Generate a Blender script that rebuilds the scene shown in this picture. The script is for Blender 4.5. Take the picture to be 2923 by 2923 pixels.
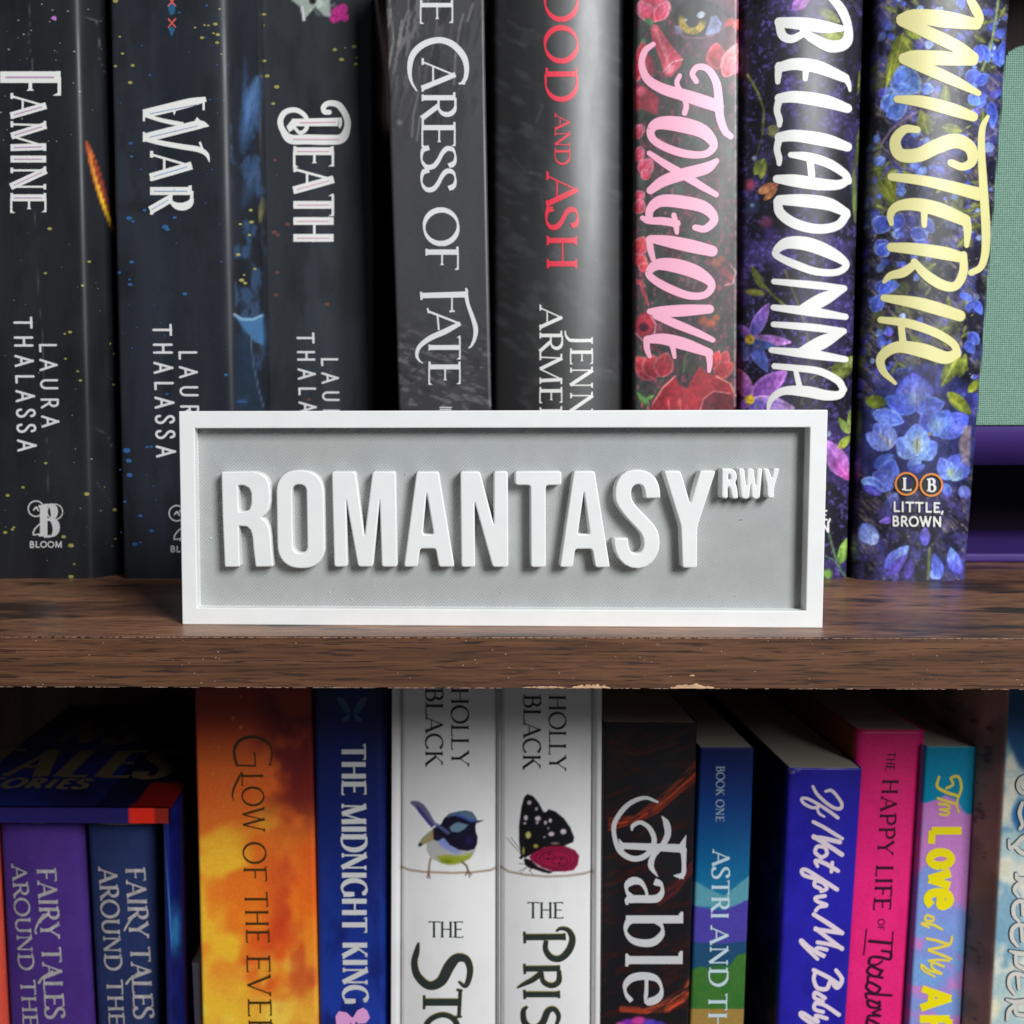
import bpy, math, random
import numpy as np
from math import radians, sin, cos, tan, pi, sqrt, atan2

for _o in list(bpy.data.objects):
    bpy.data.objects.remove(_o)
SC = bpy.context.scene
COL = SC.collection
rnd = random.Random(7)

# ------------------------------------------------------------------ camera
F = 2900.0                      # focal length in photo pixels (photo is 2923 square)
W0 = 2923.0
YAW, PITCH, ROLL = -0.9526, 3.697, 0.0978
VPX, HY = 1230.1, 1208.7
CAMH, CAMD = 0.0617, 0.2911
_y, _p, _a = radians(YAW), radians(PITCH), radians(ROLL)
FW = np.array([sin(_y)*cos(_p), cos(_y)*cos(_p), -sin(_p)])
RT = np.array([cos(_y), -sin(_y), 0.0])
UP = np.cross(RT, FW)
U2 = UP*cos(_a) + RT*sin(_a)
R2 = RT*cos(_a) - UP*sin(_a)
CC = np.array([0.0, -CAMD, CAMH])
_d = np.array([0.0, 1.0, 0.0])
CX = VPX - F*(R2@_d)/(FW@_d)
CY = HY + F*(U2@_d)/(FW@_d)

cam_data = bpy.data.cameras.new('camera')
cam = bpy.data.objects.new('camera', cam_data)
COL.objects.link(cam)
from mathutils import Matrix, Vector
M = Matrix.Identity(4)
for i in range(3):
    M[i][0] = R2[i]; M[i][1] = U2[i]; M[i][2] = -FW[i]; M[i][3] = CC[i]
cam.matrix_world = M
cam_data.sensor_width = 36.0
cam_data.lens = 36.0*F/W0
cam_data.shift_x = (W0/2 - CX)/W0
cam_data.shift_y = (CY - W0/2)/W0
cam_data.clip_start = 0.01
cam_data.clip_end = 50
cam_data.dof.use_dof = True
cam_data.dof.focus_distance = 0.306
cam_data.dof.aperture_fstop = 20.0
SC.camera = cam

# ------------------------------------------------------------------ light
wd = bpy.data.worlds.new('World')
SC.world = wd
wd.use_nodes = True
wd.node_tree.nodes['Background'].inputs[0].default_value = (0.86, 0.93, 1.0, 1)
wd.node_tree.nodes['Background'].inputs[1].default_value = 0.085

def area(name, loc, target, sx, sy, power, color):
    ld = bpy.data.lights.new(name, 'AREA')
    ld.shape = 'RECTANGLE'; ld.size = sx; ld.size_y = sy
    ld.energy = power; ld.color = color
    o = bpy.data.objects.new(name, ld)
    COL.objects.link(o)
    o.location = loc
    v = Vector(target) - Vector(loc)
    o.rotation_euler = v.to_track_quat('-Z', 'Y').to_euler()
    return o
area('window_light', (0.88, -1.27, 0.83), (0.02, 0.05, 0.0), 0.56, 0.72, 38.5, (0.97, 0.985, 1.0))

SC.view_settings.view_transform = 'Standard'
SC.view_settings.look = 'None'
SC.view_settings.exposure = 0.0
SC.view_settings.gamma = 1.0
SC.render.engine = 'CYCLES'
SC.cycles.max_bounces = 6
SC.cycles.use_denoising = True

# ------------------------------------------------------------------ projection helpers
def pix_ray(px, py):
    px = np.asarray(px, float)[..., None]; py = np.asarray(py, float)[..., None]
    return FW*F + R2*(px-CX) - U2*(py-CY)
def at(px, py, Y):
    v = pix_ray(px, py)
    t = (np.asarray(Y, float) - CC[1])/v[..., 1]
    return CC + v*t[..., None]
def atz(px, py, Z):
    v = pix_ray(px, py)
    t = (Z - CC[2])/v[..., 2]
    return CC + v*t[..., None]
def project(P):
    d = np.asarray(P) - CC
    z = d@FW
    return CX + F*(d@R2)/z, CY - F*(d@U2)/z

def lin(c):
    c = np.asarray(c, float)/255.0
    return np.where(c <= 0.04045, c/12.92, ((c+0.055)/1.055)**2.4)

# ------------------------------------------------------------------ materials
def nodes(m):
    m.use_nodes = True
    nt = m.node_tree
    return nt, nt.nodes, nt.links, nt.nodes['Principled BSDF']

def mat_plain(name, rgb, rough=0.5, spec=0.5, metal=0.0, var=0.06, scale=60, bump=0.0, bscale=800, coat=0.0):
    m = bpy.data.materials.new(name)
    nt, N, L, b = nodes(m)
    base = lin(rgb)
    tc = N.new('ShaderNodeTexCoord')
    n = N.new('ShaderNodeTexNoise'); n.inputs['Scale'].default_value = scale; n.inputs['Detail'].default_value = 5
    L.new(tc.outputs['Object'], n.inputs['Vector'])
    r = N.new('ShaderNodeValToRGB')
    r.color_ramp.elements[0].position = 0.3; r.color_ramp.elements[1].position = 0.7
    r.color_ramp.elements[0].color = (*np.clip(base*(1-var), 0, 1), 1)
    r.color_ramp.elements[1].color = (*np.clip(base*(1+var), 0, 1), 1)
    L.new(n.outputs['Fac'], r.inputs['Fac'])
    L.new(r.outputs['Color'], b.inputs['Base Color'])
    b.inputs['Roughness'].default_value = rough
    b.inputs['Specular IOR Level'].default_value = spec
    b.inputs['Metallic'].default_value = metal
    b.inputs['Coat Weight'].default_value = coat
    if bump > 0:
        n2 = N.new('ShaderNodeTexNoise'); n2.inputs['Scale'].default_value = bscale; n2.inputs['Detail'].default_value = 3
        L.new(tc.outputs['Object'], n2.inputs['Vector'])
        bp = N.new('ShaderNodeBump'); bp.inputs['Strength'].default_value = bump; bp.inputs['Distance'].default_value = 0.0004
        L.new(n2.outputs['Fac'], bp.inputs['Height'])
        L.new(bp.outputs['Normal'], b.inputs['Normal'])
    return m

def mat_print(name, rough=0.42, spec=0.5, coat=0.0, bump=0.12, scratch=0.25, cloth=0.0, grain=0.07, weave=620, tint=0.0):
    """printed cover: colour of the print from the mesh attribute, wear and sheen from nodes"""
    m = bpy.data.materials.new(name)
    nt, N, L, b = nodes(m)
    a = N.new('ShaderNodeAttribute'); a.attribute_name = 'Col'
    tc = N.new('ShaderNodeTexCoord')
    n = N.new('ShaderNodeTexNoise'); n.inputs['Scale'].default_value = 900; n.inputs['Detail'].default_value = 2
    L.new(tc.outputs['Object'], n.inputs['Vector'])
    mr = N.new('ShaderNodeMapRange'); mr.inputs[1].default_value = 0.3; mr.inputs[2].default_value = 0.7
    mr.inputs[3].default_value = 1-grain; mr.inputs[4].default_value = 1+grain
    L.new(n.outputs['Fac'], mr.inputs[0])
    mx = N.new('ShaderNodeVectorMath'); mx.operation = 'SCALE'
    L.new(a.outputs['Color'], mx.inputs[0]); L.new(mr.outputs[0], mx.inputs['Scale'])
    L.new(mx.outputs[0], b.inputs['Base Color'])
    # uneven gloss
    n2 = N.new('ShaderNodeTexNoise'); n2.inputs['Scale'].default_value = 45; n2.inputs['Detail'].default_value = 6
    mp = N.new('ShaderNodeMapping'); mp.inputs['Scale'].default_value = (1.6, 1.6, 0.35)
    L.new(tc.outputs['Object'], mp.inputs[0]); L.new(mp.outputs[0], n2.inputs['Vector'])
    mr2 = N.new('ShaderNodeMapRange'); mr2.inputs[1].default_value = 0.3; mr2.inputs[2].default_value = 0.75
    mr2.inputs[3].default_value = rough*(1-scratch); mr2.inputs[4].default_value = rough*(1+scratch)
    L.new(n2.outputs['Fac'], mr2.inputs[0]); L.new(mr2.outputs[0], b.inputs['Roughness'])
    b.inputs['Specular IOR Level'].default_value = spec
    b.inputs['Coat Weight'].default_value = coat
    b.inputs['Coat Roughness'].default_value = 0.2
    if cloth > 0:
        wv = N.new('ShaderNodeTexWave'); wv.inputs['Scale'].default_value = weave; wv.bands_direction = 'Z'
        wv2 = N.new('ShaderNodeTexWave'); wv2.inputs['Scale'].default_value = weave; wv2.bands_direction = 'X'
        L.new(tc.outputs['Object'], wv.inputs['Vector']); L.new(tc.outputs['Object'], wv2.inputs['Vector'])
        ad = N.new('ShaderNodeMath'); ad.operation = 'ADD'
        L.new(wv.outputs['Fac'], ad.inputs[0]); L.new(wv2.outputs['Fac'], ad.inputs[1])
        h = ad.outputs[0]; st = cloth
        if tint > 0:
            tm = N.new('ShaderNodeMapRange'); tm.inputs[2].default_value = 2.0; tm.inputs[3].default_value = 1-tint; tm.inputs[4].default_value = 1+tint
            L.new(h, tm.inputs[0])
            m3 = N.new('ShaderNodeVectorMath'); m3.operation = 'SCALE'
            L.new(mx.outputs[0], m3.inputs[0]); L.new(tm.outputs[0], m3.inputs['Scale']); L.new(m3.outputs[0], b.inputs['Base Color'])
    else:
        h = n2.outputs['Fac']; st = bump
    bp = N.new('ShaderNodeBump'); bp.inputs['Strength'].default_value = st; bp.inputs['Distance'].default_value = 0.0006
    L.new(h, bp.inputs['Height']); L.new(bp.outputs['Normal'], b.inputs['Normal'])
    return m

def mat_pages():
    m = bpy.data.materials.new('paper_pages')
    nt, N, L, b = nodes(m)
    tc = N.new('ShaderNodeTexCoord')
    wv = N.new('ShaderNodeTexWave'); wv.bands_direction = 'X'; wv.inputs['Scale'].default_value = 900
    wv.inputs['Distortion'].default_value = 2.0; wv.inputs['Detail'].default_value = 3
    L.new(tc.outputs['Object'], wv.inputs['Vector'])
    r = N.new('ShaderNodeValToRGB')
    r.color_ramp.elements[0].color = (*lin((172, 162, 146)), 1)
    r.color_ramp.elements[1].color = (*lin((204, 198, 184)), 1)
    L.new(wv.outputs['Fac'], r.inputs['Fac']); L.new(r.outputs['Color'], b.inputs['Base Color'])
    b.inputs['Roughness'].default_value = 0.85
    return m

def mat_wood(name, deep, mid, light, stretch, scale, rough, bump=0.15, axis='X', spec=0.5, streak=0.5, fine=5.5, coat=0.0, **kw):
    m = bpy.data.materials.new(name)
    nt, N, L, b = nodes(m)
    tc = N.new('ShaderNodeTexCoord')
    def noise(sc, st, det, dist=0.0):
        mp = N.new('ShaderNodeMapping')
        s = {'X': (1/st, 1, 1), 'Z': (1, 1, 1/st)}[axis]
        mp.inputs['Scale'].default_value = s
        L.new(tc.outputs['Object'], mp.inputs[0])
        n = N.new('ShaderNodeTexNoise'); n.inputs['Scale'].default_value = sc
        n.inputs['Detail'].default_value = det; n.inputs['Roughness'].default_value = 0.62
        n.inputs['Distortion'].default_value = dist
        L.new(mp.outputs[0], n.inputs['Vector'])
        return n
    big = noise(scale, stretch, 5, 0.4)
    r = N.new('ShaderNodeValToRGB')
    e = r.color_ramp.elements
    e[0].position = 0.32; e[0].color = (*lin(deep), 1)
    e[1].position = 0.68; e[1].color = (*lin(light), 1)
    x = e.new(0.48); x.color = (*lin(mid), 1)
    L.new(big.outputs['Fac'], r.inputs['Fac'])
    fine = noise(scale*fine, stretch*1.6, 6)
    fr = N.new('ShaderNodeMapRange'); fr.inputs[1].default_value = 0.36; fr.inputs[2].default_value = 0.56
    fr.inputs[3].default_value = 1-streak; fr.inputs[4].default_value = 1.06
    L.new(fine.outputs['Fac'], fr.inputs[0])
    mx = N.new('ShaderNodeVectorMath'); mx.operation = 'SCALE'
    L.new(r.outputs['Color'], mx.inputs[0]); L.new(fr.outputs[0], mx.inputs['Scale'])
    out = mx.outputs[0]
    if 'dark' in kw:
        dn = noise(kw['dscale'], kw.get('dstretch', 13), 3, 0.15)
        dr = N.new('ShaderNodeMapRange'); dr.inputs[1].default_value = 0.53; dr.inputs[2].default_value = 0.62
        L.new(dn.outputs['Fac'], dr.inputs[0])
        mm = N.new('ShaderNodeMix'); mm.data_type = 'RGBA'
        L.new(dr.outputs[0], mm.inputs[0]); L.new(out, mm.inputs[6]); mm.inputs[7].default_value = (*lin(kw['dark']), 1)
        out = mm.outputs[2]
    L.new(out, b.inputs['Base Color'])
    rr = N.new('ShaderNodeMapRange'); rr.inputs[3].default_value = rough*0.8; rr.inputs[4].default_value = rough*1.25
    L.new(fine.outputs['Fac'], rr.inputs[0]); L.new(rr.outputs[0], b.inputs['Roughness'])
    b.inputs['Specular IOR Level'].default_value = spec
    b.inputs['Coat Weight'].default_value = coat; b.inputs['Coat Roughness'].default_value = 0.16
    bp = N.new('ShaderNodeBump'); bp.inputs['Strength'].default_value = bump; bp.inputs['Distance'].default_value = 0.0005
    L.new(fine.outputs['Fac'], bp.inputs['Height']); L.new(bp.outputs['Normal'], b.inputs['Normal'])
    return m

def mat_filament(name, rgb, lines=True, strength=0.25, rough=0.4):
    """printed plastic: fine diagonal extrusion lines as relief"""
    m = bpy.data.materials.new(name)
    nt, N, L, b = nodes(m)
    tc = N.new('ShaderNodeTexCoord')
    mp = N.new('ShaderNodeMapping'); mp.inputs['Rotation'].default_value = (0, radians(-45), 0)
    L.new(tc.outputs['Object'], mp.inputs[0])
    wv = N.new('ShaderNodeTexWave'); wv.bands_direction = 'X'; wv.inputs['Scale'].default_value = 400 if lines else 620
    wv.inputs['Distortion'].default_value = 0.6; wv.inputs['Detail'].default_value = 1
    L.new(mp.outputs[0], wv.inputs['Vector'])
    n = N.new('ShaderNodeTexNoise'); n.inputs['Scale'].default_value = 130; n.inputs['Detail'].default_value = 5
    L.new(tc.outputs['Object'], n.inputs['Vector'])
    base = lin(rgb)
    r = N.new('ShaderNodeValToRGB')
    r.color_ramp.elements[0].position = 0.25; r.color_ramp.elements[1].position = 0.75
    v = 0.05 if lines else 0.03
    r.color_ramp.elements[0].color = (*np.clip(base*(1-v), 0, 1), 1)
    r.color_ramp.elements[1].color = (*np.clip(base*(1+v), 0, 1), 1)
    L.new(n.outputs['Fac'], r.inputs['Fac'])
    tm = N.new('ShaderNodeMapRange'); q = 0.05 if lines else 0.008
    tm.inputs[3].default_value = 1-q; tm.inputs[4].default_value = 1+q
    L.new(wv.outputs['Fac'], tm.inputs[0])
    m3 = N.new('ShaderNodeVectorMath'); m3.operation = 'SCALE'
    L.new(r.outputs['Color'], m3.inputs[0]); L.new(tm.outputs[0], m3.inputs['Scale']); L.new(m3.outputs[0], b.inputs['Base Color'])
    ad = N.new('ShaderNodeMath'); ad.operation = 'MULTIPLY_ADD'; ad.inputs[1].default_value = 1.0 if lines else 0.25
    L.new(wv.outputs['Fac'], ad.inputs[0])
    sc = N.new('ShaderNodeMath'); sc.operation = 'MULTIPLY'; sc.inputs[1].default_value = 1.2
    L.new(n.outputs['Fac'], sc.inputs[0]); L.new(sc.outputs[0], ad.inputs[2])
    bp = N.new('ShaderNodeBump'); bp.inputs['Strength'].default_value = strength; bp.inputs['Distance'].default_value = 0.00025
    L.new(ad.outputs[0], bp.inputs['Height']); L.new(bp.outputs['Normal'], b.inputs['Normal'])
    b.inputs['Roughness'].default_value = rough
    b.inputs['Specular IOR Level'].default_value = 0.4
    return m

PAGES = mat_pages()

# ------------------------------------------------------------------ object helpers
def thing(name, label, cat, loc=(0, 0, 0), group=None):
    o = bpy.data.objects.new(name, None)
    COL.objects.link(o); o.location = loc
    o.empty_display_size = 0.01
    o['label'] = label; o['category'] = cat
    if group: o['group'] = group
    return o

def mesh_obj(name, verts, faces, mat, parent=None, cols=None, smooth=False, label=None, loc=None):
    me = bpy.data.meshes.new(name)
    V = np.asarray(verts, float)
    q = parent
    while q is not None:
        V = V - np.array(q.location); q = q.parent
    me.from_pydata(V.tolist(), [], faces)
    me.materials.append(mat)
    if cols is not None:
        at_ = me.color_attributes.new('Col', 'FLOAT_COLOR', 'POINT')
        c4 = np.ones((len(V), 4), np.float32); c4[:, :3] = cols
        at_.data.foreach_set('color', c4.ravel())
    if smooth:
        me.polygons.foreach_set('use_smooth', [True]*len(me.polygons))
    me.update()
    o = bpy.data.objects.new(name, me)
    COL.objects.link(o)
    if parent is not None: o.parent = parent
    if label: o['label'] = label
    return o

def box(x0, x1, y0, y1, z0, z1):
    v = [(x0, y0, z0), (x1, y0, z0), (x1, y1, z0), (x0, y1, z0), (x0, y0, z1), (x1, y0, z1), (x1, y1, z1), (x0, y1, z1)]
    f = [(0, 3, 2, 1), (4, 5, 6, 7), (0, 1, 5, 4), (1, 2, 6, 5), (2, 3, 7, 6), (3, 0, 4, 7)]
    return v, f

def bevel(o, w, seg=2):
    md = o.modifiers.new('bevel', 'BEVEL'); md.width = w; md.segments = seg; md.limit_method = 'ANGLE'

# ------------------------------------------------------------------ painter (print on the covers, worked out per vertex)
def _hash(ix, iy, seed):
    h = (ix.astype(np.int64)*374761393 + iy.astype(np.int64)*668265263 + seed*974634777) & 0xffffffff
    h = ((h ^ (h >> 13))*1274126177) & 0xffffffff
    return ((h ^ (h >> 16)) & 0xffff)/65535.0
def vnoise(x, y, seed=0):
    ix = np.floor(x); iy = np.floor(y); fx = x-ix; fy = y-iy
    fx = fx*fx*(3-2*fx); fy = fy*fy*(3-2*fy)
    a = _hash(ix, iy, seed); b = _hash(ix+1, iy, seed); c = _hash(ix, iy+1, seed); d = _hash(ix+1, iy+1, seed)
    return (a*(1-fx)+b*fx)*(1-fy) + (c*(1-fx)+d*fx)*fy
def fbm(x, y, sx, sy=None, octv=4, seed=0):
    sy = sy or sx
    s = 0; a = 0.5; t = 0
    for k in range(octv):
        s = s + a*vnoise(x/sx*2**k + 17.3*k, y/sy*2**k - 9.1*k, seed+k); t += a; a *= 0.55
    return s/t
def sstep(a, b, v):
    t = np.clip((v-a)/(b-a), 0, 1)
    return t*t*(3-2*t)

class Paint:
    def __init__(s, x, y, base):
        s.x = x; s.y = y
        s.c = np.tile(np.array(base, float), (len(x), 1))
    def mix(s, a, col, m=None):
        a = np.asarray(a)[..., None]
        if m is None: s.c = s.c*(1-a) + np.asarray(col, float)*a
        else: s.c[m] = s.c[m]*(1-a) + np.asarray(col, float)*a
    def grad(s, stops):
        ys = [q[0] for q in stops]
        for k in range(3):
            s.c[:, k] = np.interp(s.y, ys, [q[1][k] for q in stops])
    def noise(s, col, sx, sy=None, lo=0.45, hi=0.65, a=1.0, seed=0, octv=4, rot=0.0, mask=None):
        x = s.x*cos(rot)+s.y*sin(rot); y = -s.x*sin(rot)+s.y*cos(rot)
        f = sstep(lo, hi, fbm(x, y, sx, sy, octv, seed))*a
        if mask is not None: f = f*mask
        s.mix(f, col)
    def blob(s, cx, cy, rx, ry, col, ang=0.0, soft=0.5, a=1.0):
        R = max(rx, ry)
        m = (abs(s.x-cx) < R) & (abs(s.y-cy) < R)
        if not m.any(): return
        dx = s.x[m]-cx; dy = s.y[m]-cy
        ca, sa = cos(radians(ang)), sin(radians(ang))
        u = (dx*ca+dy*sa)/rx; v = (-dx*sa+dy*ca)/ry
        d = np.sqrt(u*u+v*v)
        s.mix(sstep(1.0, max(0.0, 1-soft), d)*a, col, m)
    def petal(s, x0, y0, x1, y1, w, c0, c1, c2=None, soft=3.0, a=1.0, rib=None):
        """a petal or leaf from (x0,y0) to its tip (x1,y1), half width w, colour c0 to c1, rim c2"""
        Lx, Ly = x1-x0, y1-y0; Ln = sqrt(Lx*Lx+Ly*Ly)+1e-6
        R = Ln+w
        m = (abs(s.x-(x0+x1)/2) < R) & (abs(s.y-(y0+y1)/2) < R)
        if not m.any(): return
        dx = s.x[m]-x0; dy = s.y[m]-y0
        t = (dx*Lx+dy*Ly)/Ln/Ln; n = (-dx*Ly+dy*Lx)/Ln
        tt = np.clip(t, 0, 1)
        hw = w*np.sin(pi*tt**0.85)**0.75
        d = hw-np.abs(n)
        soft = soft+w*0.10
        al = sstep(-soft*0.5, soft*0.5, d)*((t > 0) & (t < 1))*a
        col = np.asarray(c0, float)*(1-tt[:, None]) + np.asarray(c1, float)*tt[:, None]
        if c2 is not None:
            e = np.clip(1-d/(0.45*w), 0, 1)[:, None]**1.5*0.8
            col = col*(1-e) + np.asarray(c2, float)*e
        if rib is not None:
            e = (np.exp(-(n/(0.09*w+1.0))**2)*0.7)[:, None]
            col = col*(1-e)+np.asarray(rib, float)*e
        col = col*(0.80+0.4*fbm(s.x[m]*Lx/Ln+s.y[m]*Ly/Ln, (-s.x[m]*Ly+s.y[m]*Lx)/Ln, 30, 5, 3, 5)[:, None])
        hl = (np.exp(-((n-0.25*hw)/(0.30*w+1))**2)*sstep(0.05, 0.35, tt)*sstep(0.98, 0.6, tt)*0.28)[:, None]
        col = col*(1-hl)+np.minimum(255, np.asarray(col)*1.35+30)*hl
        s.mix(al, col, m)
    def worn(s, amp=0.22, sc=7, seed=77, desat=0.08, dark=1.0):
        g_ = s.c.mean(axis=1, keepdims=True); s.c = (s.c*(1-desat)+g_*desat)*dark
        f = 1+amp*(fbm(s.x, s.y, sc, sc*1.4, 3, seed)-0.5)*2
        g = 1+amp*1.2*(fbm(s.x, s.y, 45, 60, 3, seed+5)-0.5)*2
        s.c = np.clip(s.c*(f*g)[:, None], 0, 255)
    def line(s, pts, w, col, soft=2.0, a=1.0):
        best = None
        pts = np.asarray(pts, float)
        mnx, mny = pts[:, 0].min()-w-soft, pts[:, 1].min()-w-soft
        mxx, mxy = pts[:, 0].max()+w+soft, pts[:, 1].max()+w+soft
        m = (s.x > mnx) & (s.x < mxx) & (s.y > mny) & (s.y < mxy)
        if not m.any(): return
        X, Y = s.x[m], s.y[m]
        best = np.full(len(X), 1e9)
        for (ax, ay), (bx, by) in zip(pts[:-1], pts[1:]):
            vx, vy = bx-ax, by-ay; q = vx*vx+vy*vy+1e-9
            t = np.clip(((X-ax)*vx+(Y-ay)*vy)/q, 0, 1)
            best = np.minimum(best, np.hypot(X-ax-t*vx, Y-ay-t*vy))
        s.mix(sstep(w/2+soft/2, w/2-soft/2, best)*a, col, m)
    def poly(s, pts, col, soft=2.0, a=1.0, shade=None):
        pts = np.asarray(pts, float)
        m = (s.x > pts[:, 0].min()-4) & (s.x < pts[:, 0].max()+4) & (s.y > pts[:, 1].min()-4) & (s.y < pts[:, 1].max()+4)
        if not m.any(): return
        X, Y = s.x[m], s.y[m]
        ins = np.zeros(len(X), bool); dist = np.full(len(X), 1e9)
        n = len(pts)
        for i in range(n):
            ax, ay = pts[i]; bx, by = pts[(i+1) % n]
            c = (ay > Y) != (by > Y)
            with np.errstate(divide='ignore', invalid='ignore'):
                xx = ax + (Y-ay)*(bx-ax)/(by-ay)
            ins ^= c & (X < xx)
            vx, vy = bx-ax, by-ay; q = vx*vx+vy*vy+1e-9
            t = np.clip(((X-ax)*vx+(Y-ay)*vy)/q, 0, 1)
            dist = np.minimum(dist, np.hypot(X-ax-t*vx, Y-ay-t*vy))
        sd = np.where(ins, dist, -dist)
        s.mix(sstep(-soft/2, soft/2, sd)*a, col, m)

def zt(ox, oy, s):
    """turn coordinates read in an enlarged crop into photo pixels"""
    def f(pts):
        return [tuple([ox+p[0]/s, oy+p[1]/s] + [q/s for q in p[2:]]) for p in pts]
    f.s = s
    f.p = lambda x, y: (ox+x/s, oy+y/s)
    return f
I1 = zt(0, 0, 2.542); I2 = zt(700, 0, 2.542); I3 = zt(1400, 0, 2.542); I4 = zt(2100, 0, 2.3475)
I5 = zt(0, 600, 2.542); I6 = zt(700, 600, 2.542); I7 = zt(1400, 600, 2.542); I8 = zt(2100, 600, 2.3475)
K4 = zt(2100, 1200, 2.3475); K1 = zt(0, 1200, 2.4145)
L5 = zt(0, 1900, 1.888); L6 = zt(700, 1900, 1.888); L7 = zt(1400, 1900, 1.888); L8 = zt(2100, 1900, 1.888)
B5 = zt(1380, 2240, 5.084); B6 = zt(1130, 2240, 6.0375)

# ------------------------------------------------------------------ books
class Book:
    """a book standing with its spine to the front; edges given where the photo shows them on the plane of the spine"""
    def __init__(s, name, label, L, R, Y, z0, z1, depth=0.13, prof=None, paint=None, base=(60, 60, 60), mat=None,
                 step=0.002, zfine=None, hard=False, cat='book', group=None, pages=True, x_overhang=0.0):
        e = (prof or (lambda t, w: 0*t))(np.array([0.0, 1.0]), 0.042)      # the edges lie this far behind the front of the spine
        a, b = at(*L[0], Y+e[0]), at(*L[1], Y+e[0])
        c, d = at(*R[0], Y+e[1]), at(*R[1], Y+e[1])
        s.kl = (a[0]-b[0])/(a[2]-b[2]); s.xl0 = b[0]-s.kl*(b[2]-z0)
        s.kr = (c[0]-d[0])/(c[2]-d[2]); s.xr0 = d[0]-s.kr*(d[2]-z0)
        s.Y = Y; s.z0 = z0; s.z1 = z1
        s.w = 0.5*((s.xr0-s.xl0) + (s.xr0-s.xl0+(s.kr-s.kl)*(z1-z0)))
        s.prof = prof or (lambda t, w: 0*t)
        x0 = 0.5*(s.xl0+s.xr0)
        s.ob = thing(name, label, cat, (x0, Y+depth*0.5, z0), group)
        s.k = 0
        # cross-section samples
        nx = max(10, int(s.w/step))
        ts = np.linspace(0, 1, nx+1)
        nz_f = zfine or (z0, z1)
        zs = [z0]
        lo, hi = max(nz_f[0], z0), min(nz_f[1], z1)
        if lo-z0 > 0.004: zs += list(np.linspace(z0, lo, 6)[1:])
        zs += list(np.linspace(zs[-1], hi, max(4, int((hi-zs[-1])/step)))[1:])
        if z1-hi > 0.004: zs += list(np.linspace(hi, z1, 4)[1:])
        zs = np.array(zs)
        sd = np.array([depth, depth*0.7, depth*0.45, depth*0.3, depth*0.2, depth*0.13, depth*0.08, depth*0.05, 0.004])
        T = np.concatenate([np.zeros(len(sd)), ts, np.ones(len(sd))])
        p0 = float(s.prof(np.array([0.0]), s.w)[0]); p1 = float(s.prof(np.array([1.0]), s.w)[0])
        D = np.concatenate([p0+sd, s.prof(ts, s.w), p1+sd[::-1]])
        n = len(T); V = []
        for z in zs:
            xl = s.xl0+s.kl*(z-z0); xr = s.xr0+s.kr*(z-z0)
            V.append(np.stack([xl+(xr-xl)*T, Y+D, np.full(n, z)], 1))
        # rim: the thickness of the cover at the top
        th = 0.0024 if hard else 0.0004
        z = z1; xl = s.xl0+s.kl*(z-z0); xr = s.xr0+s.kr*(z-z0)
        Ti = xl+(xr-xl)*T
        inx = np.clip(Ti, xl+th, xr-th); iny = Y+D+np.where((T > 0) & (T < 1), th, 0)
        V.append(np.stack([inx, iny, np.full(n, z)], 1))
        V.append(np.stack([inx, iny, np.full(n, z-0.006)], 1))
        V = np.concatenate(V)
        nr = len(zs)+2
        fs = []
        for j in range(nr-1):
            r0 = j*n; r1 = r0+n
            fs += [(r0+i, r0+i+1, r1+i+1, r1+i) for i in range(n-1)]
        px, py = project(V)
        P = Paint(px, py, base)
        side = np.tile(np.concatenate([-np.ones(len(sd)), np.zeros(len(ts)), np.ones(len(sd))]), nr)
        P.side = side; P.V = V; P.t = np.tile(T, nr); P.D = np.tile(D, nr)
        if paint: paint(P)
        s.cover = mesh_obj('cover', V, fs, mat, s.ob, lin(np.clip(P.c, 0, 255)), smooth=True)
        if pages:
            g = 0.0045 if hard else 0.0003
            ix = th+0.0002
            def q(z, t):
                xl = s.xl0+s.kl*(z-z0)+ix; xr = s.xr0+s.kr*(z-z0)-ix
                return xl+(xr-xl)*t
            top = z1-g
            yf = Y+max(p0, p1, 0)+th+0.0006; yb = Y+depth-0.003
            bz = z0+(0.004 if hard else 0.0003)
            v = [(q(bz, 0), yf, bz), (q(bz, 1), yf, bz), (q(bz, 1), yb, bz), (q(bz, 0), yb, bz),
                 (q(top, 0), yf, top), (q(top, 1), yf, top), (q(top, 1), yb, top), (q(top, 0), yb, top)]
            mesh_obj('page_block', v, box(0, 1, 0, 1, 0, 1)[1], PAGES, s.ob)
    def surf(s, px, py, off=0.00012):
        px = np.asarray(px, float); py = np.asarray(py, float)
        Yc = np.full(px.shape, s.Y)
        for _ in range(6):
            P = at(px, py, Yc)
            z = P[..., 2]
            xl = s.xl0+s.kl*(z-s.z0); xr = s.xr0+s.kr*(z-s.z0)
            t = np.clip((P[..., 0]-xl)/(xr-xl), 0, 1)
            Yc = s.Y + s.prof(t, s.w)
        P = P.copy(); P[..., 1] -= off
        return P

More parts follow.
